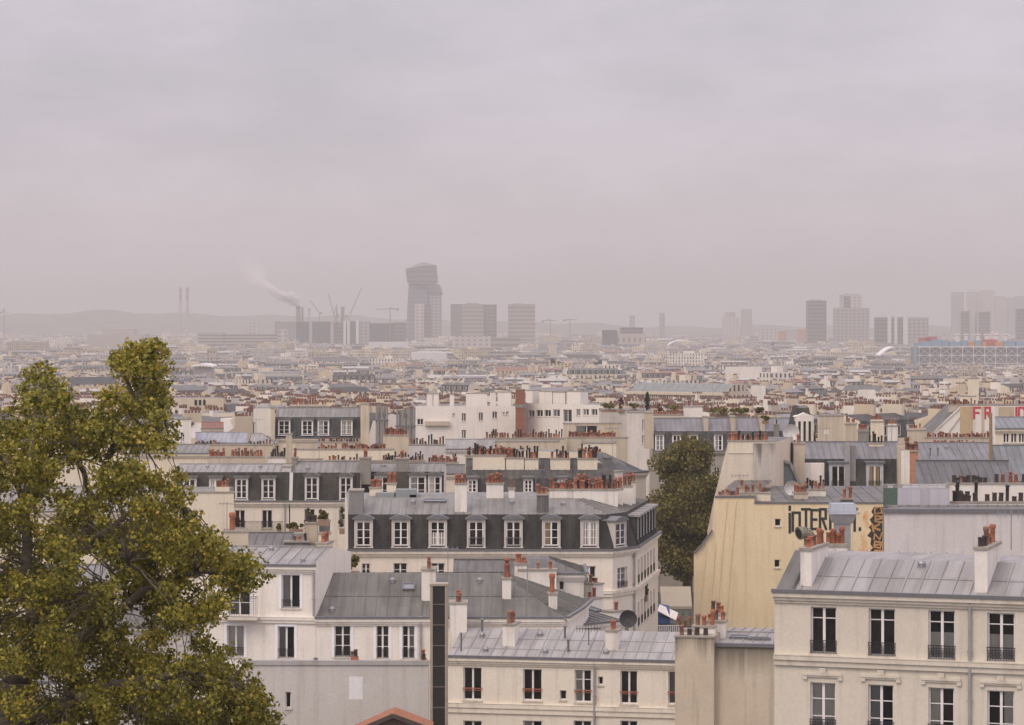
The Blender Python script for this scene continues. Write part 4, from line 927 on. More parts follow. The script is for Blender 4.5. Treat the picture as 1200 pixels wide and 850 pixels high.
    b.chimney(931, 577, 947, 587, 3.0, .8, 4, 2, mat=P_STO, kinds=(0, 1)); b.chimney(944, 573, 968, 586, 5.0, .6, 5, mat=P_WHI, kinds=(3, 0, 3)); b.chimney(986, 584, 1000, 590, 1.0, .6, 2, mat=M_zincd, kinds=(1, 0), scale=1.2)
    return b
G = painted_gable()

def upper_gable():
    Y = 234; b = Bld('gable_house', 'pale sloped gable topped with a row of red pots, rising directly behind the INTERNI gable', 'building', (837, Y), (907, Y), 12, wall=P_CRM, group='buildings of the near hillside')
    q = [b.at(*p, 0) for p in ((829, 622), (837, 583), (844, 556), (853, 519), (907, 519))]; m = MB(); D = 12
    m.poly([(q[0].x, 0, 0), (q[4].x, 0, 0), *[tuple(p) for p in q[::-1]]]); K = 2.8; m.poly([(q[0].x + K, D, 0), *[(p.x + K, D, p.z) for p in q], (q[4].x + K, D, 0)]); m.poly([(q[4].x, 0, 0), (q[4].x + K, D, 0), (q[4].x + K, D, q[4].z), (q[4].x, 0, q[4].z)]); m.build('wall', plaster((.66, .58, .46), .5), b.root)
    s = MB()
    for p, r in zip(q[:3], q[1:4]): s.poly([(p.x, 0, p.z), (r.x, 0, r.z), (r.x + K, D, r.z), (p.x + K, D, p.z)])
    s.poly([(q[0].x, 0, 0), (q[0].x, 0, q[0].z), (q[0].x + K, D, q[0].z), (q[0].x + K, D, 0)]); s.build('mansard_slope', M_slate, b.root)
    s = MB(); s.poly([(q[3].x, 0, q[3].z), (q[4].x, 0, q[4].z), (q[4].x + K, D, q[4].z), (q[3].x + K, D, q[3].z)]); s.build('roof', M_zincd, b.root)
    a = b.at(883, 519, -.15); m = MB(); m.box(a.x, q[4].x + .1, -.15, -.003, 0, a.z - .05); m.build('flue_breast', mouldy((.50, .46, .40), a.z, 2.5, .8), b.root)
    b.chimney(853.3, 516, 901, 523, -.06, .6, 17, mat=P_CRM, kinds=(0, 1, 0, 3), scale=1.0); return b
upper_gable()

def right_mansards():
    Y = 245; b = mans('mansard_building', 'slate mansard with blue-grey framed dormers and iron rails, behind the INTERNI gable', 942, 1060, Y, 577, 538, 518, (), d1=.9, d2=4.5, D=10, wall=P_STO, sl=slate((.045, .045, .042)), rm=zinc((.23, .225, .23), .6))
    fr = flat('blue_grey_paint', (.42, .45, .47), .6)
    for x0, x1, y0, y1 in ((974.5, 990, 546, 573), (1018, 1032.5, 546, 573)): b.dormer(0, x0, y0, x1, y1, mat=fr, hood='flat', hoodmat=M_gut, t=.2, transoms=(), rail='bars', curtain='full' if x0 > 1000 else None)
    b.chimney(996, 522, 1003, 574, .3, .5, 0, mat=M_zincl, cap=False, sink=.1); b.chimney(990, 519, 996, 574, -.1, .5, 0, mat=M_pipe, cap=False, sink=.1)
    b.chimney(1018, 519, 1036, 526, 3.5, .7, 5, mat=P_CRM, kinds=(0, 3, 0)); b.chimney(1052, 523, 1062, 572, -.4, .6, 0, mat=P_STO, cap=False); b.chimney(943, 543, 966, 574, -.6, .7, 0, mat=P_WHI, cap=False); b.chimney(943, 571, 968, 578, -2.0, .6, 6, mat=P_CRM, kinds=(3, 0), sink=2)
    b.chimney(930, 519, 943, 574, -1.2, 1.6, 3, mat=P_STO, kinds=(0, 1), scale=1.15); b.chimney(921, 521, 928, 560, .5, .8, 1, mat=P_STO, kinds=(0,), scale=1.3)
    # zinc curved side roof to its left
    z = Bld('zinc_sided_house', 'narrow house with curved blue-grey zinc roof between pale sloped gable and slate mansard', 'building', (907.3, 240), (941.6, 240), 9, wall=M_zincd, group='buildings of the near hillside')
    q = [z.at(*p, 0) for p in ((907.3, 537), (926, 543), (941.6, 577))]; m = MB(); m.poly([(0, 0, 0), (z.W, 0, 0), *[tuple(p) for p in q[::-1]]]); seams(m, [(0, -.01, 0), (z.W, -.01, 0), *[(p.x, -.01, p.z) for p in q[::-1]]], .5); m.build('wall', zinc((.20, .23, .24), .4), z.root)
    s = MB()
    for p, r in zip(q, q[1:]): s.poly([(p.x, 0, p.z), (r.x, 0, r.z), (r.x, 9, r.z), (p.x, 9, p.z)]); s.bar((p.x, -.1, p.z), (r.x, -.1, r.z), .3, .25)
    s.build('roof', M_zincl, z.root)
right_mansards()

def white_dish(px, py, Y, r, label):
    o = thing('satellite_dish', label, 'dish', (PX(px, Y), Y, PZ(py, Y) - r - .5)); m = MB(); m2 = MB()
    for i in range(5):
        for j in range(16):
            m.poly([(r * a / 5 * math.cos(2 * math.pi * c / 16), -.25 * (a / 5) ** 2 * 0 + .3 * (a / 5) ** 2 * -1 + .3, r + .5 + r * a / 5 * math.sin(2 * math.pi * c / 16)) for a, c in ((i, j), (i, j + 1), (i + 1, j + 1), (i + 1, j))])
    m.build('reflector', flat('grey_enamel', (.55, .53, .50), .6), o); m2.tube((0, .35, -.4), (0, .35, r + .5), .04); m2.bar((0, .2, .2), (0, -.5, r + .3), .03, .03); m2.build('mast', M_metal, o)
white_dish(928, 572, 225, .6, 'pale satellite dish standing on the flat roof behind the INTERNI gable top')
white_dish(927, 507, 300, .9, 'pale satellite dish beside the white pedimented dormer pavilion')

def right_walls():
    Y = 190; b = box_house('long pale grey rendered wall with dark coping, between the graffiti gable and the right edge', 1036, 1290, Y, 601, 8, plaster((.60, .57, .54), .55), name='blank_wall_house', rm=M_zincd, cap=False)
    m = MB(); z = b.w(601, 1036); m.box(-.05, b.W, -.15, .4, z, z + .26); m.build('coping', M_gut, b.root)
    box_house('lilac-white zinc sheeted roof box above the pale grey wall', 1052, 1113, 200, 572, 5, zinc((.52, .50, .53), .15), cap=False, rm=M_zincl, name='roof_storey'); box_house('dark green boarded roof box beside the lilac-white zinc one', 1035, 1051.6, 200, 572, 5, flat('green_boards', (.07, .11, .085), .7), cap=False, name='roof_storey')
    m = MB(); 
    b2 = box_house('low white chimney wall lined with sooty pots, directly above the pale grey wall', 1113, 1290, 202, 590, 1.5, P_WHI, pots=[(1117, 1138, 6, 2, .1), (1140, 1148, 3, 1, .1), (1153, 1290, 17, 1, .1)], kinds=(3, 4, 4, 3, 4), scale=1.5)
    b3 = box_house('second white chimney wall with dark pots and metal cowls, behind the first', 1110, 1290, 215, 568, 1.5, P_WHI, pots=[(1115, 1158, 9, 1, .1), (1164, 1290, 16, 1, .1)], kinds=(4, 4, 2, 0), scale=1.4)
    g = gable_house('dark grey sheet-metal roof slope above the white chimney walls', 1073, 1182, 228, 570, 540, 5, rm=zinc((.13, .13, .128), .5), name='zinc_roofed_house')
    g = gable_house('wide pale zinc roof with small black vent pipes, below the white gable with red letters', 1072, 1162, 262, 541, 519, 6, rm=zinc((.22, .22, .225), .5)); sl = g.slope()
    for x in (1090, 1099): g.vent(x, 534, sl, 'pipe')
    g.vent(1109, 525, sl)
    box_house('slim white chimney pillar right of the slate mansard with blue-grey dormers', 1056, 1066, 236, 528, 1.0, P_WHI, name='chimney_pillar', cap=False); b = box_house('rusty brick stack with red pots behind the slim white pillar', 1061, 1076, 240, 530, 1.4, brick((.40, .20, .13)), name='chimney_pillar', pots=[(1061, 1076, 4, 2, .2)], kinds=(0, 1), scale=1.4)
    o = thing('wooden_pole', 'tall weathered wooden pole in front of the white wall with red letters', 'pole', (PX(1161, 250), 250, PZ(565, 250))); m = MB(); m.tube((0, 0, 0), (0, 0, PZ(484, 250) - PZ(565, 250)), .17, .14, 10); m.build('post', flat('weathered_wood', (.25, .18, .10), .85), o); m = MB(); m.box(-.3, .3, -.25, .25, 0, .25); m.build('foot', M_metal, o)
    g = gable_house('grey-blue house with a lean zinc roof and pale shuttered windows at the right edge', 1166, 1290, 290, 503, 489, 5, rm=zinc((.24, .255, .27), .4), wall=P_CRM, wins=[(1176 + 9 * i, 506, 1182.5 + 9 * i, 519) for i in range(4)])
    g = gable_house('blue-grey zinc slope just right of the wooden pole', 1163, 1290, 262, 565, 522, 6, rm=zinc((.20, .215, .22), .5))
    # extractor hood, duct elbow and white stack in front of the gable
    Y = 136; q = lambda x, y, d=0: (PX(x, Y + d), Y + d, PZ(y, Y + d))
    b = box_house('white rendered chimney block with red pots and small marks, in front of the INTERNI gable', 952, 993, 134, 641, 2.6, P_WHI, name='chimney_block', pots=[(969, 991, 4, 1, .1)], kinds=(0, 1, 4), scale=1.1)
    m = MB()
    for i, (x, y) in enumerate(((962, 648), (962, 654), (968, 646), (974, 650))): a = b.at(x, y, -.006); m.box(a.x, a.x + .10, -.012, -.003, a.z, a.z + .10)
    m.build('painted_marks', flat('red_paint', (.45, .10, .08), .7), b.root)
    o = thing('ventilation_hood', 'pale blue-grey metal extractor hood on its duct, above the white chimney block', 'ventilation hood', (PX(987, 140), 140, PZ(650, 140))); Yh = 140; z = lambda y: PZ(y, Yh) - PZ(650, Yh); k = Yh / F; m = MB()
    m.hexa([(-16 * k, -.6, z(602)), (16 * k, -.6, z(602)), (16 * k, .7, z(602)), (-16 * k, .7, z(602)), (-14 * k, -.5, z(590)), (14 * k, -.5, z(590)), (14 * k, .6, z(590)), (-14 * k, .6, z(590))]); m.build('hood', zinc((.40, .43, .47), .15), o)
    m = MB(); m.hexa([(-11 * k, -.45, z(613)), (11 * k, -.45, z(613)), (11 * k, .5, z(613)), (-11 * k, .5, z(613)), (-15 * k, -.55, z(602) - .004), (15 * k, -.55, z(602) - .004), (15 * k, .65, z(602) - .004), (-15 * k, .65, z(602) - .004)]); m.box(-9 * k, 9 * k, -.35, .4, 0, z(613) - .003); m.build('duct', flat('galvanised_duct', (.34, .34, .34), .4, .5), o)
    o = thing('ventilation_duct', 'fat olive-grey curved metal duct with an open round mouth, above the cream corner block', 'duct', (PX(940, 128), 128, PZ(652, 128))); k = 128 / F; m = MB(); pts = []; zz = lambda y: PZ(y, 128) - PZ(652, 128)
    for i in range(8): t = math.pi * .62 * i / 7; pts.append((9 * k * math.cos(t) + 0, -.35 * (i / 7), zz(633) + 9.5 * k * math.sin(t)))
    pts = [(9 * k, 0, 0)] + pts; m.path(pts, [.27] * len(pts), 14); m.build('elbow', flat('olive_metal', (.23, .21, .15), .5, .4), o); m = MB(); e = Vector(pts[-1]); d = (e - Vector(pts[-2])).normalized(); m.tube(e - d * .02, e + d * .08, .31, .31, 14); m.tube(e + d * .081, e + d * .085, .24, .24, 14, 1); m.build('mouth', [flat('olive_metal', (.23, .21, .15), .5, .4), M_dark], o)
    # white gable with red letters
    Y = 400; b = Bld('advert_wall_house', 'white triangular gable and wall with big red painted letters and a rusty beige panel', 'building', (1086, Y), (1290, Y), 12, wall=P_WHI, group='buildings of the near hillside')
    zt = b.at(1160, 476, 0).z; A = [b.at(*p, 0) for p in ((1087, 513), (1125, 476))]; m = MB(); m.poly([(0, 0, 0), (b.W, 0, 0), (b.W, 0, zt), tuple(A[1]), tuple(A[0])]); m.poly([(0, 12, 0), (A[0].x, 12, A[0].z), (A[1].x, 12, zt), (b.W, 12, zt), (b.W, 12, 0)]); m.build('wall', P_WHI, b.root)
    s = MB(); s.poly([(A[0].x, 0, A[0].z), tuple(A[1]), (A[1].x, 12, zt), (A[0].x, 12, A[0].z)]); s.poly([(A[1].x, 0, zt), (b.W, 0, zt), (b.W, 12, zt), (A[1].x, 12, zt)]); s.build('roof', M_zincd, b.root)
    r = MB(); p0 = b.at(1089, 512, -.06); p1 = b.at(1124.5, 479, -.06); r.bar(p0, p1, .16, .10); p2 = b.at(1106, 515, -.06); p3 = b.at(1124.5, 489, -.06); r.bar(p2, p3, .2, .10); r.build('flue_ribs', P_STO, b.root)
    for x0, x1, y0, y1, mt, nm in ((1125, 1140, 476.5, 513, plaster((.50, .38, .22), .7), 'rendered_panel'), (1150, 1153.5, 476.5, 513, P_STO, 'rendered_panel'), (1170, 1188, 477, 513, plaster((.50, .41, .28), .6), 'rendered_panel')):
        a = b.at(x0, y0, 0); c = b.at(x1, y1, 0); m = MB(); m.box(a.x, c.x, -.05, -.004, c.z, a.z); m.build(nm, mt, b.root)
    red = flat('red_lettering', (.50, .035, .05), .7); 
    for ch, x0, x1 in (('F', 1141.5, 1148.5), ('R', 1154.5, 1160.5), ('I', 1189, 1193), ('D', 1194, 1201)):
        m = MB(); strokes(m, lambda a, c: tuple(b.at(x0 + (x1 - x0) * a, 490.5 - 12.5 * c, -.03)), LET[ch], .30); m.build('painted_letter', red, b.root)
    for x0, x1, n in ((1112, 1140, 12), (1140, 1168, 6), (1172, 1200, 8)):
        ch = b.chimney(x0, 474, x1, 478, .6, .8, n, 2 if x0 == 1112 else 1, mat=P_STO, kinds=(0, 1, 3))
    box_house('cream lift tower standing behind the white wall with red letters', 1125, 1144, 420, 465, 5, P_CRM, name='lift_tower'); box_house('taller narrow cream tower with a thin mast, behind the lift tower', 1134, 1147, 440, 444, 5, P_CRM, name='lift_tower')
    box_house('low wall crowded with two rows of pots, under the red-lettered white gable', 1084, 1163, 330, 514, 4, P_STO, pots=[(1086, 1162, 26, 2, .1)], kinds=(0, 1, 0, 4), scale=1.0); box_house('white chimney wall with red pots, just below the two crowded pot rows', 1086, 1145, 315, 524, 3, P_WHI, pots=[(1088, 1143, 20, 1, .1)])
right_walls()

def mid_right():
    Y = 330; b = mans('mansard_building', 'long grey mansard with white-framed dormers and roof hedge, right behind the street tree', 766, 930, Y, 529, 505.5, 490, [(769, 777), (789, 797), (809, 817), (838, 846), (869, 877)], [(772 + 13 * i, 778 + 13 * i) for i in range(6)], dy=(510.5, 528), wy=(548, 566), wall=plaster((.36, .33, .28), .5), sl=slate((.06, .06, .06)), rm=zinc((.24, .235, .245), .35), st=flat('white_paint', (0.76, 0.73, 0.69), 0.5, 0, 0.05))  # wall plaster darkened so its colour carries the street tree's shade
    for x in (825, 857, 891): b.chimney(x, 488, x + 5, 507, .8, 3.0, 0, mat=P_STO)
    b.chimney(756, 483, 766, 520, .05, 2, 0, mat=P_STO, cap=True); b.chimney(765, 486, 801, 491, 4, .6, 13, mat=P_CRM, kinds=(0, 1)); b.chimney(907, 497, 913, 520, .3, .6, 1, mat=M_grch, kinds=(3,)); b.chimney(802, 476, 823, 492, 5, 2, 2, mat=P_WHI, kinds=(0,))
    p = Bld('pavilion', 'white pedimented dormer pavilion in a steep dark roof, beside a plain beige block', 'building', (928, 315), (958, 315), 9, wall=P_WHI, group='buildings of the near hillside')
    p.shell(p.w(524, 928), d1=1.5, w_break=p.w(478, 943, 1.5), d2=3.0, w_ridge=p.w(476, 943, 3.0), d1s=[1.5, .8, 1.5, .8], d2s=[3, 2, 3, 2], party=(), slatemat=M_slate)
    a = p.at(934, 520, -.3); c = p.at(952, 494, -.3); ap = p.at(943, 484, -.3); m = MB(); w_ = c.x - a.x
    for i in range(4): x = a.x + w_ * i / 3; m.box(x - .14, x + .14, -.3, .1, a.z, c.z)
    m.box(a.x - .15, c.x + .15, -.32, 1.5, c.z + .001, c.z + .5); m.box(a.x - .15, c.x + .15, -.32, .2, a.z - .4, a.z - .001); m.poly([(a.x - .3, -.34, c.z + .502), (c.x + .3, -.34, c.z + .502), (ap.x, -.34, ap.z)]); m.hexa([(a.x - .3, -.335, c.z + .503), (c.x + .3, -.335, c.z + .503), (c.x + .3, 2, c.z + .503), (a.x - .3, 2, c.z + .503), (ap.x - .02, -.335, ap.z), (ap.x + .02, -.335, ap.z), (ap.x + .02, 2, ap.z), (ap.x - .02, 2, ap.z)])
    d = m.build('dormer', P_WHI, p.root); g = MB(); g.poly([(a.x, .0, a.z), (c.x, .0, a.z), (c.x, .0, c.z), (a.x, .0, c.z)]); g.build('pane', flat('dark_glazing', (0.03, 0.03, 0.026), 0.15), d)
    b = box_house('plain beige block with one pale hatch, right of the white pedimented dormer', 958, 989, 310, 488, 9, P_BEI); a = b.at(966, 504, -.03); c = b.at(971, 509, -.03); m = MB(); m.box(a.x, c.x, -.03, -.003, c.z, a.z); m.build('hatch', P_WHI, b.root)
    for i, (x0, x1, pt, Y_, mt) in enumerate(((990, 1004, 498, 330, P_STO), (1005, 1018, 506, 300, M_grch), (1020, 1036, 495, 335, P_CRM), (1040, 1052, 500, 325, P_WHI), (1063, 1086, 505, 345, P_STO))):
        box_house(('brown stone chimney house right of the plain beige block', 'dark grey roof turret near the slate mansard with blue-grey dormers', 'cream square chimney house above the slate mansard with blue-grey dormers', 'white chimney house above the right end of the slate mansard', 'brown stone house below the white triangular gable')[i], x0, x1, Y_, pt, 6, mt, pots=[(x0 + 1, x1 - 1, 5, 1, .3)])
mid_right()

# ------------------------------------------------------------------ middle rows
def mid_rows():
    # dark slate roof behind the long mansard
    b = mans('mansard_building', 'dark slate house crowned by four cream chimney boxes, right behind the long mansard roof', 545, 720, 232, 590, 561, 538, [(549, 558), (615, 623), (655, 662)], d1=1.0, d2=6.0, D=13, dy=(563, 577), sl=slate((.055, .054, .05)), rm=slate((.06, .058, .054)), wall=P_CRM)
    for x0, x1, y0, y1, n in ((554, 593, 533, 546, 12), (592, 614, 536, 548, 7), (615, 631, 537, 549, 5), (645, 668, 537, 551, 7), (677, 700, 537, 550, 8)): b.chimney(x0, y0, x1, y1, 3.2, 1.0, n, 2, mat=P_CRM, kinds=(0, 1, 3), sink=2, miss=.15)
    u = Bld('slate_roofed_house', 'house with a steep ruffled slate hip by the street, left of the street tree', 'building', (722, 236), (757, 240), 14, wall=P_CRM, group='buildings of the near hillside'); u.shell(u.w(556, 722), d1=2.6, w_break=u.w(529, 735, 2.6), d2=3.2, w_ridge=u.w(527, 735, 3.2), party=(3,), d1s=[2.6, 2.4, 1, 0], d2s=[3.2, 3, 1.5, 0], slatemat=slate((.09, .092, .095)))
    u.chimney(722, 552, 730, 562, -.5, .5, 0, mat=P_WHI)
    # three rows of party walls bristling with pots
    box_house('grimy wall with a long row of red pots, just below the brick flue', 567, 662, 372, 514.5, 3, P_STO, pots=[(569, 660, 30, 2, .15)], kinds=(0, 1, 0, 3), scale=1.15)
    box_house('grimy chimney wall with red pots, in front of the roof terrace with plants', 664, 736, 374, 513.5, 3, P_STO, pots=[(666, 722, 24, 2, .15)], kinds=(0, 1, 0), scale=1.15)
    box_house('beige stained party wall under the long row of red pots', 575, 656, 350, 518, 6, P_BEI); box_house('pale party wall with a grey shutter, left of the steep slate hip', 682, 722, 300, 520, 6, P_CRM, wins=[(690, 524, 700, 538)])
    box_house('white zinc canopy roof between two pot rows, above the dark slate house', 622, 655, 300, 529, 5, P_WHI, rm=M_zincl, cap=False)
    box_house('chimney wall with many small pots, left of the white canopy roof', 545, 628, 290, 535, 2, P_STO, pots=[(546, 590, 14, 2, .1), (592, 627, 11, 2, .1)], kinds=(0, 1, 3), scale=1.0)
    box_house('short chimney wall with red pots, between the white canopy and the steep slate hip', 676, 706, 280, 533, 2, P_STO, pots=[(677, 705, 10, 2, .1)], kinds=(0, 0, 3))
    box_house('row of pale metal cowls on a low grey wall, right of the clustered flues', 479, 522, 330, 522, 3, P_GRY, pots=[(480, 521, 12, 1, .1)], kinds=(3, 4, 2), scale=1.2)
    box_house('cream wall with crowded red pots, below the pale metal cowls', 500, 537, 296, 543, 3, P_CRM, pots=[(501, 536, 13, 2, .1)], scale=1.0); box_house('low dark wall with two rows of rusty pots, right of the grey pair of chimneys', 462, 498, 300, 541, 3, P_STO, pots=[(463, 497, 12, 2, .1)], kinds=(0, 4, 3))
    gable_house('small grey hipped roof just above the short mansard house', 500, 545, 270, 556, 545, 4, rm=M_zincd)
    gable_house('white gabled zinc roof in the courtyard left of the brick flue', 522, 580, 345, 527, 515, 4, rm=M_zincl, wall=P_WHI, wins=[(530, 530, 535, 538)])
    # left of centre
    mans('mansard_building', 'slate mansard with four white windows between two tall beige gable walls', 322, 422, 350, 514, 489, 478, [(327, 339), (354.5, 365.7), (373.4, 384.6), (400.6, 412)], dy=(493.5, 509), wall=P_CRM, sl=slate((.055, .057, .057)), rm=M_zinc, st=flat('white_paint', (0.76, 0.73, 0.69), 0.5, 0, 0.05))
    box_house('tall narrow beige gable wall at the right end of the four-window mansard', 422.5, 433, 347, 474, 9, P_BEI, pots=[(417, 432, 6, 1, .2)]); box_house('beige curved gable wall at the left end of the four-window mansard', 317, 322, 349, 479, 9, P_BEI)
    box_house('row of pots on the ridge wall of the four-window mansard', 338, 384, 356, 477, 1, P_STO, pots=[(340, 383, 14, 1, .3)], scale=1.1); 
    gable_house('blue-white zinc roof left of the four-window mansard', 229, 290, 336, 520, 507, 5, rm=zinc((.36, .37, .40), .3)); gable_house('pale hipped zinc roof touching the foot of the four-window mansard', 292, 322, 334, 521, 508, 5, rm=M_zincl, d2s=[4.5, 1.5, 4.5, .3], party=())
    gable_house('small brown tiled roof beyond the blue-white zinc roof', 236, 262, 400, 503, 495, 4, rm=brick((.22, .11, .08), 'brown_tiles'))
    box_house('beige party wall with red pots, below the blue-white zinc roof', 226, 320, 308, 522, 4, P_STO, pots=[(228, 258, 9, 1, .1), (288, 318, 8, 1, .1)], kinds=(0, 4))
    box_house('stone chimney wall with fourteen red pots, right above the flat-hooded dormers', 243, 309, 284, 536.5, 3, P_STO, pots=[(244, 264, 6, 2, .1), (270, 308, 10, 2, .1)], scale=1.15); box_house('white chimney wall with a row of sooty pots, right of the fourteen red pots', 314, 342, 290, 537, 3, P_WHI, pots=[(316, 340, 9, 1, .1)], kinds=(3, 4), scale=1.2)
    box_house('wide beige wall with mixed pots at the foot of the four-window mansard', 344, 462, 305, 527.5, 4, P_CRM, pots=[(400, 452, 20, 2, .1), (372, 396, 8, 1, .1)], kinds=(0, 0, 1, 4), scale=1.05); box_house('long grimy wall with red pots under the four windows', 346, 422, 330, 519, 3, P_STO, pots=[(372, 420, 16, 1, .1)], kinds=(0, 4))
    box_house('plain cream wall above the arched dormers of the joined mansard house', 350, 378, 280, 539, 3, P_CRM); box_house('lower stone wall with a cluster of cowls, right of the arched dormer house', 380, 470, 276, 541, 3, P_STO, pots=[(384, 420, 10, 1, .1), (448, 468, 7, 2, .1)], kinds=(3, 4, 0))
    box_house('square beige chimney house with orange pots, below the clustered flues', 449, 479, 342, 511, 4, P_BEI, pots=[(451, 478, 10, 2, .15)], scale=1.2); box_house('tall grey-white house wall behind the top of the plane tree', 198, 224, 330, 492, 9, P_WHI, wins=[(212, 508, 216, 518)])
    gable_house('low zinc roof seen past the right edge of the plane tree crown', 150, 245, 300, 532, 521, 5, rm=M_zinc, wall=P_CRM)
    box_house('cream wall with flat parapet behind the left part of the plane tree', -60, 205, 340, 505, 8, P_CRM, wins=[(10 + 22 * i, 512, 17 + 22 * i, 526) for i in range(8)])
    # clustered metal flues
    for nm, x0, x1, yt, yb, n in (('clustered grey metal flues standing left of the white modern block', 464, 487, 477, 512, 7), ('smaller bundle of grey metal flues right of the tall beige gable wall', 440, 455, 473, 505, 5)):
        Yf = 400; o = thing('flue_cluster', nm, 'flues', (PX(x0, Yf), Yf, PZ(yb, Yf) - 6)); w = PX(x1, Yf) - PX(x0, Yf); fm = flat('grey_flue', (.26, .245, .22), .6, .2)
        for i in range(n): m = MB(); h = PZ(yt, Yf) - PZ(yb, Yf) + 6 - rng.uniform(0, .5); m.tube((w * (i + .5) / n, .3 * (i % 2), 0), (w * (i + .5) / n, .3 * (i % 2), h), w / n * .46, None, 10); m.build('pipe', fm, o)
        m = MB(); m.box(-.1, w + .1, -.35, -.25, 4, 4.25); m.box(-.1, w + .1, -.35, -.25, 7.4, 7.6); m.build('clamp', M_gut, o)
    # white modern block
    Y = 450; pw = plaster((.76, .71, .63), .3)
    b = box_house('white modern block with square windows and slim roof stacks, left of the brick flue', 487, 604, Y, 476, 12, pw, name='modern_block', cap=False, wins=[(541, 484.5, 546, 494), (561, 483.5, 566, 493.5), (577, 482.5, 582.5, 490.5), (541, 504, 546, 514), (577, 503, 582.5, 511), (530, 484.5, 533, 488), (589, 483, 591.5, 486), (593, 482.5, 596, 486.5), (489, 491, 496, 498)])
    for x0, x1, yt in ((500, 507, 461), (508, 514, 461), (527, 532, 462), (546, 571, 460.5), (574, 581, 459), (583, 599, 459)): b.chimney(x0, yt, x1, 477, 3, 2, 0, mat=pw)
    a = b.at(498, 494, -.6); c = b.at(527, 499, -.6); m = MB(); m.box(a.x, c.x, -.6, -.02, c.z, a.z); m.build('balcony', P_STO, b.root)
    r = box_house('white modern wing with a row of square windows, right of the brick flue', 615.5, 707, 446, 472.5, 12, pw, name='modern_block', cap=False, YR=436, wins=[(619, 481, 626, 489), (628.5, 480.5, 636, 488.5), (638, 480.5, 645.5, 488.5), (648, 480, 656, 488.5), (660, 480, 670, 495), (675.5, 479.5, 680, 487.5), (683, 479.5, 690, 487), (693, 479.5, 700, 487)])
    for x0, x1, yt in ((616, 624, 457), (632, 647, 458), (648, 662, 459), (664, 680, 458)): r.chimney(x0, yt, x1, 474, 3, 2, 0, mat=pw)
    f = box_house('tall reddish brown brick flue between the two white modern wings', 604.2, 615.3, 442, 457, 4, brick((.24, .10, .06)), name='brick_flue', cap=True); m = MB(); z = f.w(478, 604); m.box(-.08, f.W + .08, -.08, 4.05, z, z + .5); m.build('collar', M_grch, f.root)
    t = box_house('pale terrace building whose roof garden holds shrubs and a cypress', 702, 762, 420, 481.5, 12, plaster((.60, .56, .50), .4), name='terrace_building'); box_house('stained pale house wall, right below the roof garden', 735, 764, 400, 484, 9, plaster((.66, .61, .54), .6), wins=[(752.5, 492, 756, 505), (752.5, 510, 756, 520)]); 
    box_house('dark-framed flat roof shelter in front of the white modern wing', 660, 728, 405, 497, 5, P_BEI, rm=M_zincd, wins=[(675, 499, 700, 511)])
mid_rows()

# ------------------------------------------------------------------ trees and plants
def leaf_mesh(name, centres, radii, counts, size, mat, squash=.8, shell=0.0, dist=.55):
    P = []
    for c, r, n in zip(centres, radii, counts):
        d = nr.normal(size=(n, 3)); d /= np.linalg.norm(d, axis=1)[:, None]
        rad = r * (shell + (1 - shell) * nr.random(n)) ** dist
        p = d * rad[:, None]; p[:, 2] *= squash; P.append(p + np.array(c))
    P = np.concatenate(P); n = len(P)
    a = nr.normal(size=(n, 3)); a /= np.linalg.norm(a, axis=1)[:, None]; b = nr.normal(size=(n, 3)); b[:, 2] += .3; b -= (b * a).sum(1)[:, None] * a; b /= np.linalg.norm(b, axis=1)[:, None]
    s = size * nr.uniform(.45, 1.5, n)[:, None]
    V = np.stack([P - a * s * .5, P + b * s * .42 - a * s * .05, P + a * s * .5, P - b * s * .42 - a * s * .05], 1).reshape(-1, 3)
    me = bpy.data.meshes.new(name); me.vertices.add(len(V)); me.vertices.foreach_set('co', V.astype(np.float32).ravel())
    me.loops.add(n * 4); me.loops.foreach_set('vertex_index', np.arange(n * 4, dtype=np.int32)); me.polygons.add(n)
    me.polygons.foreach_set('loop_start', np.arange(0, n * 4, 4, dtype=np.int32)); me.polygons.foreach_set('loop_total', np.full(n, 4, dtype=np.int32))
    me.materials.append(mat); me.update(); me.validate(); return me
def bend(p, q, k=5, sag=.12, wob=.1):
    p = Vector(p); q = Vector(q); L = (q - p).length; out = []
    for i in range(k + 1):
        t = i / k; v = p.lerp(q, t); v.z += sag * L * math.sin(math.pi * t); 
        if 0 < i < k: v += Vector((rng.uniform(-1, 1), rng.uniform(-1, 1), rng.uniform(-1, 1))) * wob * L / k
        out.append(v)
    return out
def in_poly(x, y, P):
    c = False; j = len(P) - 1
    for i in range(len(P)):
        if (P[i][1] > y) != (P[j][1] > y) and x < (P[j][0] - P[i][0]) * (y - P[i][1]) / (P[j][1] - P[i][1]) + P[i][0]: c = not c
        j = i
    return c
LEAF = [(0.22, (0.062, 0.065, 0.013)), (0.40, (0.142, 0.140, 0.020)), (0.56, (0.232, 0.212, 0.028)), (0.74, (0.36, 0.30, 0.038)), (0.9, (0.46, 0.33, 0.06))]
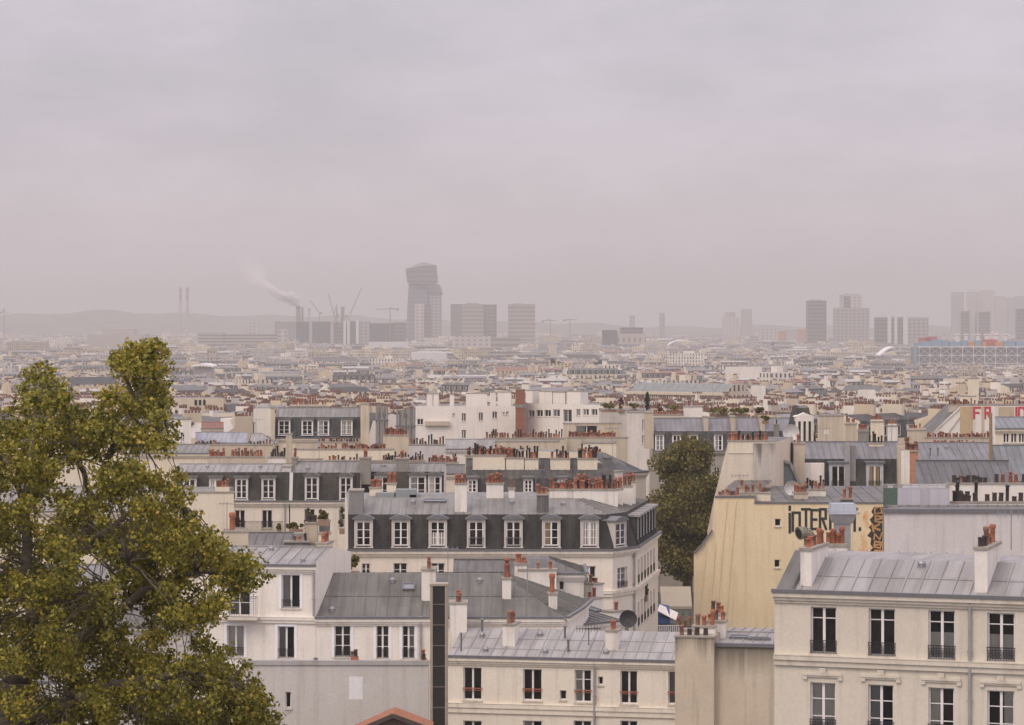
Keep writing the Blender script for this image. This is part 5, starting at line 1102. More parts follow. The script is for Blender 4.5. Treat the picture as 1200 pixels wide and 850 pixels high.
def big_tree():
    Y0 = 72.0; bx, bz = PX(-15, Y0), ground(Y0); o = thing('plane_tree', 'large plane tree with yellowing olive leaves filling the lower left side', 'tree', (bx, Y0, bz))
    W = lambda px, py, dy=0: Vector((PX(px, Y0 + dy) - bx, dy, PZ(py, Y0 + dy) - bz))
    poly = [(-130, 470), (-20, 486), (6, 470), (22, 440), (34, 424), (52, 424), (72, 442), (84, 462), (100, 470), (112, 462), (122, 440), (128, 412), (160, 400), (184, 396), (200, 420), (202, 450), (206, 480), (210, 510), (205, 535), (222, 570), (232, 605), (262, 630), (306, 655), (318, 680), (296, 694), (276, 706), (262, 722), (252, 738), (285, 770), (300, 790), (318, 824), (340, 850), (340, 960), (-130, 960)]
    C = []; Rr = []; N = []; tries = 0
    holes = [(228, 690, 9), (112, 668, 8), (216, 752, 13), (60, 600, 5), (160, 722, 7), (95, 560, 6), (150, 850, 6), (60, 800, 6), (175, 545, 6), (20, 580, 5)]
    while len(C) < 1000 and tries < 40000:
        tries += 1; x, y = rng.uniform(-125, 335), rng.uniform(400, 950); r = rng.uniform(8, 22)
        if not in_poly(x, y, poly): continue
        if rng.random() < (.45 if x < 0 else .25 if y < 560 else .0): continue
        if any(not in_poly(x + r * .8 * math.cos(t), y + r * .62 * math.sin(t), poly) for t in (0, .8, 1.6, 2.4, 3.1, 3.9, 4.7, 5.5)): continue
        if any(math.hypot(x - h[0], y - h[1]) < h[2] + r * .75 for h in holes): continue
        ex = (x - 70) / 260; ey = (y - 720) / 330; dmax = 5.5 * math.sqrt(max(.03, 1 - ex * ex - ey * ey)); d = rng.uniform(-dmax, dmax)
        C.append(W(x, y, d)); Rr.append(r / F * Y0 * 1.30); N.append(int(r * r * .80) + 26)
    edge = [(95, 492, 12), (112, 496, 13), (104, 510, 14), (124, 502, 13), (118, 520, 14), (92, 516, 12), (134, 490, 12), (140, 508, 13), (186, 402, 7), (180, 408, 9), (196, 414, 7), (150, 410, 9), (134, 416, 8), (165, 408, 10), (176, 420, 13), (190, 432, 11), (140, 432, 12), (158, 428, 14), (150, 450, 14), (190, 452, 12), (172, 462, 15), (192, 478, 13), (202, 500, 9), (196, 520, 11), (206, 510, 7), (184, 500, 14), (46, 428, 10), (60, 434, 10), (34, 438, 11), (50, 448, 14), (72, 452, 10), (28, 455, 10), (78, 468, 9), (40, 468, 12), (62, 466, 12), (8, 482, 10), (20, 478, 9), (100, 482, 12), (115, 480, 13), (125, 468, 11), (214, 560, 9), (222, 585, 10), (228, 604, 10), (244, 624, 11), (262, 640, 12), (284, 652, 12), (302, 664, 11), (312, 676, 8), (298, 684, 10), (276, 692, 11), (256, 700, 9), (238, 650, 14), (225, 660, 16), (230, 690, 13), (220, 712, 14), (242, 706, 12), (205, 650, 16), (215, 735, 12), (200, 770, 16), (230, 755, 11), (225, 800, 16), (250, 800, 15), (196, 700, 16), (208, 678, 14), (258, 666, 14), (280, 672, 12), (248, 726, 9), (268, 762, 11), (286, 780, 11), (298, 800, 12), (312, 822, 11), (324, 840, 10), (280, 810, 14), (262, 786, 14), (300, 840, 14), (330, 860, 12), (235, 740, 12), (236, 776, 14), (208, 615, 14), (216, 636, 12)]
    for x, y, r in edge:
        C.append(W(x, y, rng.uniform(-1.5, 1.5))); Rr.append(r / F * Y0 * 1.28); N.append(int(r * r * .52) + 16)
    lm = leafmat('plane_leaves', LEAF, .45); put('crown', leaf_mesh('crown', C, Rr, N, .092, lm, .8, 0.0, .85), o)
    m = MB(); hubs = []; tr = [Vector((0, 0, 0)), Vector((.15, 0, 4)), W(8, 880), W(20, 800), W(38, 735)]
    m.path(tr, [.52, .46, .40, .36, .30], 12)
    limbs = [([W(38, 735), W(62, 690), W(92, 640), W(112, 590), W(130, 530), W(160, 470), W(180, 420)], .21), ([W(38, 735), W(30, 660), W(28, 590), W(40, 520), W(52, 450)], .19), ([W(20, 800), W(70, 760, -1), W(120, 735, -1.5), W(170, 690, -1.5), W(230, 670, -1.5), W(295, 672, -1)], .19),
             ([W(12, 850), W(90, 820, -2), W(150, 800, -2), W(210, 790, -2), W(270, 800, -1.5)], .19), ([W(92, 640), W(130, 620, 1), W(170, 590, 1), W(212, 590, 1)], .12), ([W(130, 530), W(165, 520, -1), W(195, 500, -1)], .08), ([W(38, 735), W(70, 690, -2), W(110, 700, -3), W(150, 660, -3)], .13),
             ([W(20, 800), W(-40, 740, 1), W(-90, 660, 1), W(-110, 580, 1)], .2), ([W(28, 590), W(0, 540, -1), W(-20, 500, -1)], .10), ([W(112, 590), W(90, 540, -1), W(80, 490, -1)], .1), ([W(12, 850), W(80, 870, 2), W(160, 880, 2), W(300, 860, 1)], .17), ([W(160, 470), W(172, 440), W(188, 404)], .05), ([W(160, 470), W(145, 440), W(138, 418)], .05), ([W(52, 450), W(40, 436)], .04)]
    for pts, r in limbs:
        n = len(pts); fine = []
        for a, c in zip(pts, pts[1:]): fine += bend(a, c, 3, .02, .14)[:-1]
        fine.append(pts[-1]); k = len(fine); m.path(fine, [r * (1 - .82 * i / (k - 1)) for i in range(k)], 8); hubs += fine[2:]
    for c, r in zip(C, Rr):
        h = min(hubs, key=lambda q: (q - c).length); pts = bend(h, c, 4, .05, .15); m.path(pts, [.022, .019, .015, .011, .008], 5)
        for _ in range(3):
            q = c + Vector((rng.gauss(0, 1), rng.gauss(0, 1), rng.gauss(0, .8))) * r * .55; m.tube(c, q, .009, .004, 4)
    m.build('trunk', M_bark, o, smooth=True)
big_tree()

def tree(px, pyb, pyt, Y, wpx, label, leaf=.3, n=9000, stops=None, name='street_tree', mname='street_leaves', lobes=26, group=None, trunk=True, zb=None):
    zb = ground(Y) if zb is None else zb; x = PX(px, Y); o = thing(name, label, 'tree', (x, Y, zb), 0, group); zt = PZ(pyt, Y) - zb; w = wpx / F * Y / 2; z0 = max(zt * .12, PZ(pyb, Y) - zb); hc = (zt - z0) / 2; cz = z0 + hc; C = []; Rr = []
    for i in range(lobes):
        t = rng.uniform(0, 6.283); ph = rng.uniform(-1, 1); rr = (1 - abs(ph) ** 3) ** .5 * rng.uniform(.25, .82)
        rad = w * rng.uniform(.22, .42); C.append((w * rr * math.cos(t), w * rr * math.sin(t), cz + ph * (hc - rad * .7))); Rr.append(rad)
    tot = sum(r * r for r in Rr)
    put('crown', leaf_mesh('crown', C, Rr, [max(4, int(n * r * r / tot)) for r in Rr], leaf, leafmat(mname, stops or LEAF, .3)), o)
    if trunk:
        m = MB(); m.path([(0, 0, 0), (.1, 0, zt * .3), (0, .1, zt * .6), (0, 0, zt * .85)], [w * .07 + .05, w * .06 + .03, w * .04 + .02, .03], 8)
        for c in C[:14]: m.path(bend((0, 0, rng.uniform(.25, .6) * zt), c, 3, .05, .1), [w * .03, w * .022, w * .015, .02], 5)
        m.build('trunk', M_bark, o, smooth=True)
    return o
ST = [(0.2, (0.055, 0.053, 0.016)), (0.42, (0.115, 0.108, 0.026)), (0.62, (0.175, 0.152, 0.034)), (0.85, (0.25, 0.19, 0.045))]
tree(807, 690, 509, 305, 108, 'tall olive street tree between the long mansard block and the ochre INTERNI gable', .30, 30000, ST, lobes=70)
tree(803, 705, 528, 318, 92, 'lower dark street tree standing behind the tan market awning', .3, 12000, ST, lobes=36)
def shrub(px, pyb, pyt, Y, wpx, label, stops=ST, mname='street_leaves', n=500, leaf=.22, name='shrub', lobes=8):
    z = PZ(pyb, Y); o = tree(px, pyb, pyt, Y, wpx, label, leaf, n, stops, name, mname, lobes, 'plants on roofs and balconies', False, z); o['category'] = 'shrub'
    m = MB(); w = wpx / F * Y; m.box(-w * .4, w * .4, -.25, .25, -.3, .15); m.build('planter', plaster((.30, .20, .14), .4), o); return o
YL = [(0.2, (0.05, 0.05, 0.012)), (0.5, (0.11, 0.10, 0.02)), (0.8, (0.22, 0.17, 0.03))]; RD = [(0.2, (0.06, 0.025, 0.018)), (0.5, (0.13, 0.05, 0.03)), (0.8, (0.25, 0.09, 0.04))]
for a in ((714, 481, 470.5, 418, 22, 'broad green shrub at the left end of the roof garden'), (728, 481, 466, 420, 9, 'reddish brown shrub in the middle of the roof garden', RD, 'russet_leaves'), (742, 481, 472, 418, 14, 'dark low shrub left of the cypress on the roof garden'),
          (773, 484, 473, 430, 10, 'orange-red shrub right of the cypress', RD, 'russet_leaves'), (790, 482, 474, 430, 24, 'long green hedge right of the orange-red shrub'), (842, 486, 477, 345, 26, 'clipped hedge on the left of the grey mansard roof'), (866, 486, 477, 345, 26, 'clipped hedge in the middle of the grey mansard roof'), (890, 486, 477, 345, 14, 'yellow flowering shrub at the end of the roof hedge', YL, 'yellow_leaves'),
          (347, 622, 612, 247, 20, 'yellow-green bush on the balcony below the arched dormers', YL, 'yellow_leaves'), (361, 620, 596, 246, 9, 'climbing plant beside the lower arched-dormer window', YL, 'yellow_leaves'), (379, 611, 597, 192, 16, 'leafy plant growing out of the beige chimney stack', YL, 'yellow_leaves'), (401, 622, 594, 247, 8, 'yellow vine by the right lower window of the joined mansard house', YL, 'yellow_leaves'),
          (413, 672, 650, 190, 20, 'green bush at the left corner of the long mansard block', YL, 'yellow_leaves'), (278, 622, 606, 238, 10, 'russet plant on the iron balcony', RD, 'russet_leaves'), (327, 623, 614, 247, 6, 'small dark potted plant at the right end of the iron balcony'), (897, 494, 486, 322, 10, 'yellow-green roof plant left of the white pediment', YL, 'yellow_leaves'),
          (757, 700, 684, 209, 4, 'green window-box plant on the street side of the long mansard block'), (1117, 482, 470, 520, 20, 'bushy green treetop beyond the white triangular gable', YL, 'yellow_leaves'), (1100, 486, 476, 530, 22, 'lower green bush left of the white triangular gable')): shrub(*a)
def cypress():
    Y = 416; z = PZ(481, Y); o = thing('cypress', 'dark slim cypress standing upright on the roof garden', 'tree', (PX(758.5, Y), Y, z)); h = PZ(460, Y) - z; n = 10
    put('crown', leaf_mesh('crown', [(0, 0, .3 + h * .92 * i / n) for i in range(n)], [.40 * math.sin(.5 + 2.5 * i / n) + .05 for i in range(n)], [120] * n, .16, leafmat('cypress_leaves', [(0.2, (.012, .018, .010)), (0.6, (.025, .035, .016)), (.9, (.04, .05, .02))]), 1.2), o); m = MB(); m.tube((0, 0, 0), (0, 0, h * .8), .08, .03, 6); m.build('trunk', M_bark, o)
cypress()

# ------------------------------------------------------------------ market street
def market():
    Y = 291; g = ground(Y) + .15; x0, x1 = PX(775, Y), PX(811, Y); o = thing('awning', 'tan fabric awning stretched over a market stall under the street tree', 'awning', (x0, Y, g)); w = x1 - x0; z1, z0 = PZ(690, Y) - g, PZ(711, Y) - g
    m = MB(); m.hexa([(0, 0, z0), (w, 0, z0), (w, 2.4, z1 - .03), (0, 2.4, z1 - .03), (0, 0, z0 + .03), (w, 0, z0 + .03), (w, 2.4, z1), (0, 2.4, z1)]); m.box(0, w, -.02, .0, z0 - .25, z0 - .002); m.build('canopy', plaster((.36, .32, .24), .3), o)
    for x in (.05, w - .05):
        for y, z in ((.08, z0), (2.3, z1 - .1)): m = MB(); m.tube((x, y, 0), (x, y, z), .035); m.build('post', M_metal, o)
    o = thing('market_tent', 'small blue market tent with a white front flap beside the tan awning', 'tent', (PX(768, 286), 286, ground(286) + .15)); k = 286 / F; zz = lambda y: PZ(y, 286) - ground(286) - .15; bl = flat('blue_canvas', (.035, .075, .19), .8); wh = flat('white_canvas', (.66, .62, .56), .8); w = 17 * k
    m = MB(); m.hexa([(0, 0, 0), (w, 0, 0), (w, 2.6, 0), (0, 2.6, 0), (0, 0, zz(719)), (w, 0, zz(722)), (w, 2.6, zz(722)), (0, 2.6, zz(719))]); m.build('side', bl, o)
    m = MB(); m.hexa([(-.2, -.2, zz(719)), (w, -.2, zz(722)), (w, 1.3, zz(712)), (-.2, 1.3, zz(708)), (-.2, -.2, zz(719) + .05), (w, -.2, zz(722) + .05), (w, 1.3, zz(712) + .05), (-.2, 1.3, zz(708) + .05)]); m.build('roof', bl, o)
    m = MB(); m.hexa([(.2, -.26, zz(716)), (w + .6, -.5, zz(727)), (w + .9, 1.0, zz(720)), (.5, 1.0, zz(710)), (.2, -.26, zz(716) + .06), (w + .6, -.5, zz(727) + .06), (w + .9, 1.0, zz(720) + .06), (.5, 1.0, zz(710) + .06)]); m.build('flap', wh, o)
    cols = [((.40, .05, .06), 'red'), ((.45, .16, .20), 'pink'), ((.08, .14, .05), 'green'), ((.6, .58, .54), 'white'), ((.45, .22, .05), 'orange'), ((.10, .06, .12), 'purple')]
    for i in range(6):
        px = 794 + 3.1 * i; c = thing('flower_crate', '%s flowers in a wooden crate on the market stall floor' % cols[i][1], 'crate', (PX(px, 284), 284 + .25 * (i % 2), ground(284) + .15), 0, 'flower crates at the market')
        h = .45 + .25 * (i % 3); m = MB(); m.box(-.13, .13, -.2, .2, 0, h); m.build('crate', flat('crate_wood', (.22, .15, .08), .8), c); put('flowers', leaf_mesh('flowers', [(0, 0, h + .18)], [.24], [70], .10, flat(cols[i][1] + '_petals', cols[i][0], .7)), c)
    b = MB(); Y = 268; x0, x1 = PX(768, Y), PX(798, Y); o = thing('terrace_railing', 'low white lattice railing just above the pale zinc roof ridge by the market', 'railing', (x0, Y, PZ(741, Y) - 2.5)); b.box(0, x1 - x0, 0, .2, 0, 2.5); b.build('parapet', P_WHI, o); m = MB(); w = x1 - x0
    for i in range(13): x = w * (i + .02) / 12.2; m.box(x, x + .05, .05, .10, 2.503, 3.1)
    m.box(0, w, .04, .11, 3.103, 3.16); m.build('lattice', M_frame, o)
market()

# ------------------------------------------------------------------ aerials on the roofs
for a in ((525, 640, 690, 188, 'thin mast aerial above the zinc roof in front of the seven dormers'), (618, 660, 735, 172, 'tall thin mast rising from the broad grey roof'), (1185, 598, 645, 128, 'white-barred aerial above the pots at the right edge'), (257, 516, 545, 262, 'tall aerial on the flat-hooded mansard'), (266, 588, 620, 234, 'small aerial in front of the pale beige side wall'), (300, 490, 530, 300, 'aerial above the fourteen red pots'), (374, 505, 545, 290, 'aerial behind the arched dormer house'),
          (1045, 488, 525, 260, 'aerial at the right end of the slate mansard'), (968, 500, 520, 262, 'short aerial over the blue-grey dormers'), (718, 500, 560, 262, 'thin mast beside the steep slate hip'), (1064, 460, 500, 330, 'mast above the brown stone house'), (867, 555, 578, 224, 'aerial among the pots on the INTERNI gable'), (628, 548, 575, 222, 'aerial on the dark slate house'), (835, 440, 480, 420, 'tall mast behind the grey mansard roof')): antenna(a[0], a[1], a[2], a[3], a[4], 5, rng.uniform(-.6, .6))

# ------------------------------------------------------------------ the city behind
def city_wall(c, win=True):
    key = ('cw', c, win)
    if key in MT: return MT[key]
    t = NT('city_facade'); tcn = t.n('ShaderNodeTexCoord'); sp = t.n('ShaderNodeSeparateXYZ'); t.l(tcn.outputs['UV'], sp.inputs[0])
    nz = t.noise('Object', (1, 1, 1), .12, 5, .6); st = t.noise('Object', (1, 1, .12), .6, 4, .6)
    base = t.mix(t.math('MULTIPLY', t.rng(nz, .35, .7, 0, 1), .35), c, (c[0] * .62, c[1] * .60, c[2] * .55)); base = t.mix(t.math('MULTIPLY', t.rng(st, .5, .75, 0, 1), .4), base, (c[0] * .55, c[1] * .52, c[2] * .47))
    if win:
        u = t.math('DIVIDE', sp.outputs[0], 2.7); v = t.math('DIVIDE', sp.outputs[1], 3.15)
        fu = t.math('FRACT', u); fv = t.math('FRACT', v)
        a = t.math('MULTIPLY', t.math('GREATER_THAN', fu, .30), t.math('LESS_THAN', fu, .70)); b = t.math('MULTIPLY', t.math('GREATER_THAN', fv, .18), t.math('LESS_THAN', fv, .82)); k = t.math('MULTIPLY', a, b)
        wn_ = t.n('ShaderNodeTexWhiteNoise', noise_dimensions='2D'); cm = t.n('ShaderNodeCombineXYZ'); t.l(t.math('FLOOR', u), cm.inputs[0]); t.l(t.math('FLOOR', v), cm.inputs[1]); t.l(cm.outputs[0], wn_.inputs['Vector'])
        dark = t.ramp(wn_.outputs['Value'], [(0, (.03, .03, .03)), (.6, (.07, .065, .06)), (.8, (.22, .21, .19)), (1, (.40, .37, .33))])
        lin = t.math('MULTIPLY', t.math('LESS_THAN', fv, .05), .35)
        base = t.mix(lin, base, (c[0] * .4, c[1] * .4, c[2] * .4)); base = t.mix(k, base, dark)
    t.l(base, t.b.inputs['Base Color']); t.b.inputs['Roughness'].default_value = .9; MT[key] = t.m; return t.m
def city_slate():
    if 'cs' in MT: return MT['cs']
    t = NT('city_slate'); tcn = t.n('ShaderNodeTexCoord'); sp = t.n('ShaderNodeSeparateXYZ'); t.l(tcn.outputs['UV'], sp.inputs[0]); nz = t.noise('Object', (1, 1, 1), .25, 4)
    fu = t.math('FRACT', t.math('DIVIDE', sp.outputs[0], 3.2)); a = t.math('MULTIPLY', t.math('GREATER_THAN', fu, .28), t.math('LESS_THAN', fu, .66)); b = t.math('MULTIPLY', t.math('GREATER_THAN', fu, .38), t.math('LESS_THAN', fu, .56))
    base = t.ramp(nz, [(.35, (.06, .062, .066)), (.65, (.13, .13, .13))]); base = t.mix(t.math('MULTIPLY', a, .8), base, (.50, .48, .44)); base = t.mix(b, base, (.04, .04, .04))
    t.l(base, t.b.inputs['Base Color']); t.b.inputs['Roughness'].default_value = .7; MT['cs'] = t.m; return t.m
WC_ = [((.69, .61, .47), 'cream'), ((.76, .71, .62), 'white'), ((.57, .475, .335), 'beige'), ((.48, .415, .325), 'stone'), ((.63, .525, .36), 'pale ochre'), ((.50, .47, .435), 'grey')]
RC_ = [(zinc((.255, .245, .235), .45), 'zinc'), (zinc((.16, .155, .145), .55), 'dull zinc'), (slate((.06, .06, .06)), 'dark'), (flat('city_tiles', (.25, .14, .10), .9, 0, .3), 'brown tile'), (flat('roof_gravel', (.42, .40, .37), .9, 0, .2), 'gravel')]
CM = [city_wall(c) for c, _ in WC_] + [city_wall(c, False) for c, _ in WC_] + [m for m, _ in RC_] + [slate((.055, .056, .058)), flat('city_pots', (.175, .092, .066), .9, 0, .4), M_stone, flat('dormer_paint', (.58, .55, .50), .7), M_dark]
I_SL, I_POT, I_ST = 17, 18, 19
def house_geo(mb, T, w, d, h, wc, style, rc, r, parts=None, fine=True):
    """one house; mb: dict of MB per part"""
    W, Rf = mb['wall'], mb['roof']
    X = (-w / 2, w / 2); Yv = (-d / 2, d / 2)
    A = [T((X[0], Yv[0], 0)), T((X[1], Yv[0], 0)), T((X[1], Yv[1], 0)), T((X[0], Yv[1], 0))]
    def q(x, y, z): return T((x, y, z))
    B = [q(X[0], Yv[0], h), q(X[1], Yv[0], h), q(X[1], Yv[1], h), q(X[0], Yv[1], h)]
    blank = wc + 6
    for i in range(4):
        j = (i + 1) % 4; W.poly([A[i], A[j], B[j], B[i]], wc if (i in (0, 2) or style == 'flat') else blank)
    if style == 'flat':
        Rf.poly([q(X[0] + .3, Yv[0] + .3, h - .5), q(X[1] - .3, Yv[0] + .3, h - .5), q(X[1] - .3, Yv[1] - .3, h - .5), q(X[0] + .3, Yv[1] - .3, h - .5)], 12 + rc)
        pw, pd, ph = w * r.uniform(.15, .4), d * r.uniform(.3, .5), r.uniform(1.8, 3.2); ox = r.uniform(-.3, .3) * w
        c = [(ox - pw / 2, -pd / 2), (ox + pw / 2, -pd / 2), (ox + pw / 2, pd / 2), (ox - pw / 2, pd / 2)]
        W.hexa([q(x, y, h - .6) for x, y in c] + [q(x, y, h + ph) for x, y in c], blank)
        hr = h + ph
    else:
        h1 = h
        y0, y1 = Yv
        if style == 'mansard':
            h1 = h + r.uniform(2.2, 3.0); y0, y1 = Yv[0] + .9, Yv[1] - .9
            Rf.poly([B[0], B[1], q(X[1], y0, h1), q(X[0], y0, h1)], I_SL); Rf.poly([B[2], B[3], q(X[0], y1, h1), q(X[1], y1, h1)], I_SL)
            for s in (0, 1): x = X[s]; W.poly([q(x, Yv[0], h), q(x, Yv[1], h), q(x, y1, h1), q(x, y0, h1)][::1 if s else -1], blank)
        hr = h1 + (y1 - y0) / 2 * (.28 if style == 'mansard' else r.uniform(.28, .55)); ym = (y0 + y1) / 2
        Rf.poly([q(X[0], y0, h1), q(X[1], y0, h1), q(X[1], ym, hr), q(X[0], ym, hr)], 12 + rc); Rf.poly([q(X[1], y1, h1), q(X[0], y1, h1), q(X[0], ym, hr), q(X[1], ym, hr)], 12 + rc)
        for x in X: W.poly([q(x, y0, h1), q(x, y1, h1), q(x, ym, hr)], blank)
    if style == 'mansard':
        k = max(2, int(w / r.uniform(2.6, 3.6)))
        for i in range(k):
            x = X[0] + w * (i + .5) / k; z0_, z1_ = h + .35, min(h + 2.25, h1 - .1)
            for sy in (-1, 1):
                ya = sy * (d / 2 - .05); yb = sy * (d / 2 - 1.1); yp = sy * (d / 2 - .03); D_ = mb.setdefault('dormer%d_%d' % (i, sy), MB()) if fine == 'near' else Rf
                D_.hexa([q(x - .75, ya, z0_), q(x + .75, ya, z0_), q(x + .75, yb, z0_), q(x - .75, yb, z0_), q(x - .75, ya, z1_), q(x + .75, ya, z1_), q(x + .75, yb, z1_), q(x - .75, yb, z1_)], 20)
                for o_ in (-.3, .3): D_.poly([q(x + o_ - .23, yp, z0_ + .15), q(x + o_ + .23, yp, z0_ + .15), q(x + o_ + .23, yp, z1_ - .2), q(x + o_ - .23, yp, z1_ - .2)], 21)
                D_.hexa([q(x - .9, sy * (d / 2 + .1), z1_ + .004), q(x + .9, sy * (d / 2 + .1), z1_ + .004), q(x + .9, yb, z1_ + .004), q(x - .9, yb, z1_ + .004), q(x - .9, sy * (d / 2 + .1), z1_ + .14), q(x + .9, sy * (d / 2 + .1), z1_ + .14), q(x + .9, yb, z1_ + .14), q(x - .9, yb, z1_ + .14)], 13)
    n = 0
    for sgn in (-1, 1, 0):
        if r.random() > (.8 if sgn else .45) or (style == 'flat' and r.random() < .6): continue
        n += 1; Ch = mb['chimney'] if fine not in ('own', 'near') else mb.setdefault('chimney%d' % n, MB()); cx = sgn * (w / 2 - .3) + (r.uniform(-.25, .25) * w if sgn == 0 else 0); L = r.uniform(1.5, min(5, d * .5)); cyv = r.uniform(-.25, .2) * d; zt = hr + r.uniform(.5, 1.7)
        def bx(x0, x1, y0, y1, z0, z1, m_): Ch.hexa([q(x0, y0, z0), q(x1, y0, z0), q(x1, y1, z0), q(x0, y1, z0), q(x0, y0, z1), q(x1, y0, z1), q(x1, y1, z1), q(x0, y1, z1)], m_)
        t = .35
        if r.random() < .45 and sgn: bx(cx - L / 2.6 if sgn > 0 else cx, cx if sgn > 0 else cx + L / 2.6, cyv, cyv + .7, h, zt, blank if r.random() < .6 else 6 + r.randrange(6)); 
        else: bx(cx - t, cx + t, cyv - L / 2, cyv + L / 2, h - .5, zt, blank if r.random() < .5 else 6 + r.randrange(6))
        k = 5 if fine else 1
        for i in range(k):
            a = cyv - L / 2 + L * (i + .2) / k; e = cyv - L / 2 + L * (i + (.65 if fine else .9)) / k; bx(cx - .16, cx + .16, a, e, zt + .003, zt + r.uniform(.45, .75), I_POT)
    return n
def theta(x, y): return .5 * math.sin(x * .0016 + 1.3) + .45 * math.sin(y * .0021 + x * .0007) + .15 * math.sin(y * .011 + x * .006)
cands = []; r = random.Random(23); Yc = 470.0; row = 0
while Yc < 8200:
    step = 13.5 if Yc < 1500 else 19 if Yc < 3000 else 34 if Yc < 5000 else 60; half = Yc * .195 + 30; x = -half; row += 1
    while x < half:
        far = Yc > 3000; wdt = r.uniform(8, 16.5) if Yc < 1000 else r.uniform(10, 28) * (1 if Yc < 1500 else 1.25 if not far else 2.0); yy = Yc + r.uniform(-.35, .35) * step; px = CX + x / yy * F
        th_ = theta(x, yy) + r.choice((0, 0, 0, math.pi / 2)) ; dd = r.uniform(8, 12) * (1 if not far else 1.6)
        h = 20.0 + r.gauss(0, 1.9) + (2.0 * math.sin(x * .01 + yy * .004)); p = r.random(); style = 'mansard' if p < .5 else 'gable' if p < .83 else 'flat'
        if p > .965 and Yc > 1300: h += r.uniform(2, 7 if Yc < 2500 else 16)
        skip = r.random() < .09 or (row % 5 == 0 and r.random() < .35)
        if 2000 < yy < 2760 and px > 1040: h = min(h, 17.5)
        if yy < 640: h = min(h, (-(481 - HY) / F * yy) - ground(yy) - 4.5)
        if 640 <= yy < 1100: h = min(h, -(float(np.interp(yy, (640, 800, 1100), (474, 468, 461))) - HY) / F * yy - ground(yy) - 4.5 + r.uniform(-.8, .5))
        if yy < 520 and 480 < px < 770: skip = True
        if yy > 2750 and yy < 3010 and px > 1050: skip = True
        if 2380 < yy < 2480 and 590 < px < 670: skip = True
        if 1560 < yy < 1650 and 205 < px < 485: skip = True
        if 870 < yy < 935 and 730 < px < 850: skip = True
        if not skip: cands.append(dict(x=x, y=yy, w=wdt, d=dd, h=h, th=th_, style=style, wc=r.choices(range(6), (30, 24, 16, 8, 10, 10))[0], rc=r.choices(range(5), (36, 30, 20, 5, 9))[0] if style != 'flat' else r.choice((4, 4, 1)), s=r.randrange(1 << 30)))
        x += wdt * r.uniform(.95, 1.35) * (1.0 if abs(math.cos(th_)) > .6 else .75)
    Yc += step
# how much of each shows: nearer houses first, the highest line so far per photo column
line = np.full(1300, 530.0)
line[615 + 50:790 + 50] = 483
for c in sorted(cands, key=lambda c: c['y']):
    c['px'] = CX + c['x'] / c['y'] * F; ext = (abs(c['w'] * math.cos(c['th'])) + abs(c['d'] * math.sin(c['th']))) / 2; top = HY - (ground(c['y']) + c['h'] + (4.5 if c['style'] == 'mansard' else 2.5)) / c['y'] * F
    a = int(max(0, c['px'] - ext / c['y'] * F + 50)); b = int(min(1299, c['px'] + ext / c['y'] * F + 51)); c['top'] = top
    if b <= a: c['vis'] = -1; c['gap'] = 99; continue
    seg = line[a:b]; c['vis'] = float(np.clip(seg - top, 0, 30)[:].sum()) if 0 < c['px'] < 1200 else 0; c['gap'] = float((top - seg).min()); line[a:b] = np.minimum(seg, top + 1.5)
vis = sorted([c for c in cands if c['vis'] > 0], key=lambda c: -c['vis']); own = vis[:280]; ownset = {id(c) for c in own}
cols = [(60, 'at the far left'), (125, 'left of the plane treetop'), (205, 'behind the plane treetop'), (262, 'below the twin slim chimneys'), (318, 'left of the smoking stack'), (380, 'below the smoking stack'), (440, 'below the luffing cranes'), (505, 'left below the twin glass towers'), (545, 'right below the twin glass towers'), (590, 'below the broad brown slab'), (640, 'below the narrow brown slab'), (700, 'below the slate-roofed church'), (765, 'below the slotted office block'), (830, 'below the white canopy'), (900, 'right of the white canopy'), (972, 'below the lone dark tower'), (1030, 'below the stepped tower'), (1075, 'left of the lattice museum'), (1140, 'below the lattice museum'), (1400, 'at the far right')]
bands = [(412, 'topmost rows'), (424, 'upper rows'), (436, 'upper middle rows'), (448, 'middle rows'), (460, 'lower middle rows'), (472, 'lower rows'), (999, 'lowest rows')]
by = {}
for c in own:
    wcn = WC_[c['wc']][1]; sz = 'narrow' if c['w'] < 14.5 else 'wide' if c['w'] > 21 else ''
    rn = {'mansard': 'dormered mansard', 'gable': RC_[c['rc']][1] + ' pitched roof', 'flat': 'flat roof'}[c['style']]
    c['lab'] = (' '.join(x for x in (sz, wcn, 'house,') if x) + ' ' + rn, next(n for k, n in bands if c['top'] < k), next(n for k, n in cols if c['px'] < k)); by.setdefault(c['lab'], []).append(c)
ORD = ['first', 'second', 'third', 'fourth', 'fifth', 'sixth', 'seventh', 'eighth']
for k, L in by.items():
    L.sort(key=lambda c: c['px'])
    for i, c in enumerate(L): c['label'] = '%s, %s %s' % (k[0], k[1], k[2]) + ('' if len(L) == 1 else ', %s from left' % ORD[min(i, 7)])
for c in own:
    z = ground(c['y']) - 1; root = thing('city_house', c['label'], 'house', (c['x'], c['y'], z), c['th'], 'houses of the city plain'); mbs = {'wall': MB(), 'roof': MB()}
    house_geo(mbs, lambda p: p, c['w'], c['d'], c['h'] + 1, c['wc'], c['style'], c['rc'], random.Random(c['s']), fine='near' if c['y'] < 900 else 'own')
    for k, m in mbs.items():
        if m.f:
            used = sorted(set(m.m)); mp = {u: i for i, u in enumerate(used)}; m.m = [mp[u] for u in m.m]; m.build(k.rstrip('0123456789_-'), [CM[u] for u in used], root)
big = MB(); bd = {'wall': big, 'roof': big, 'chimney': big}
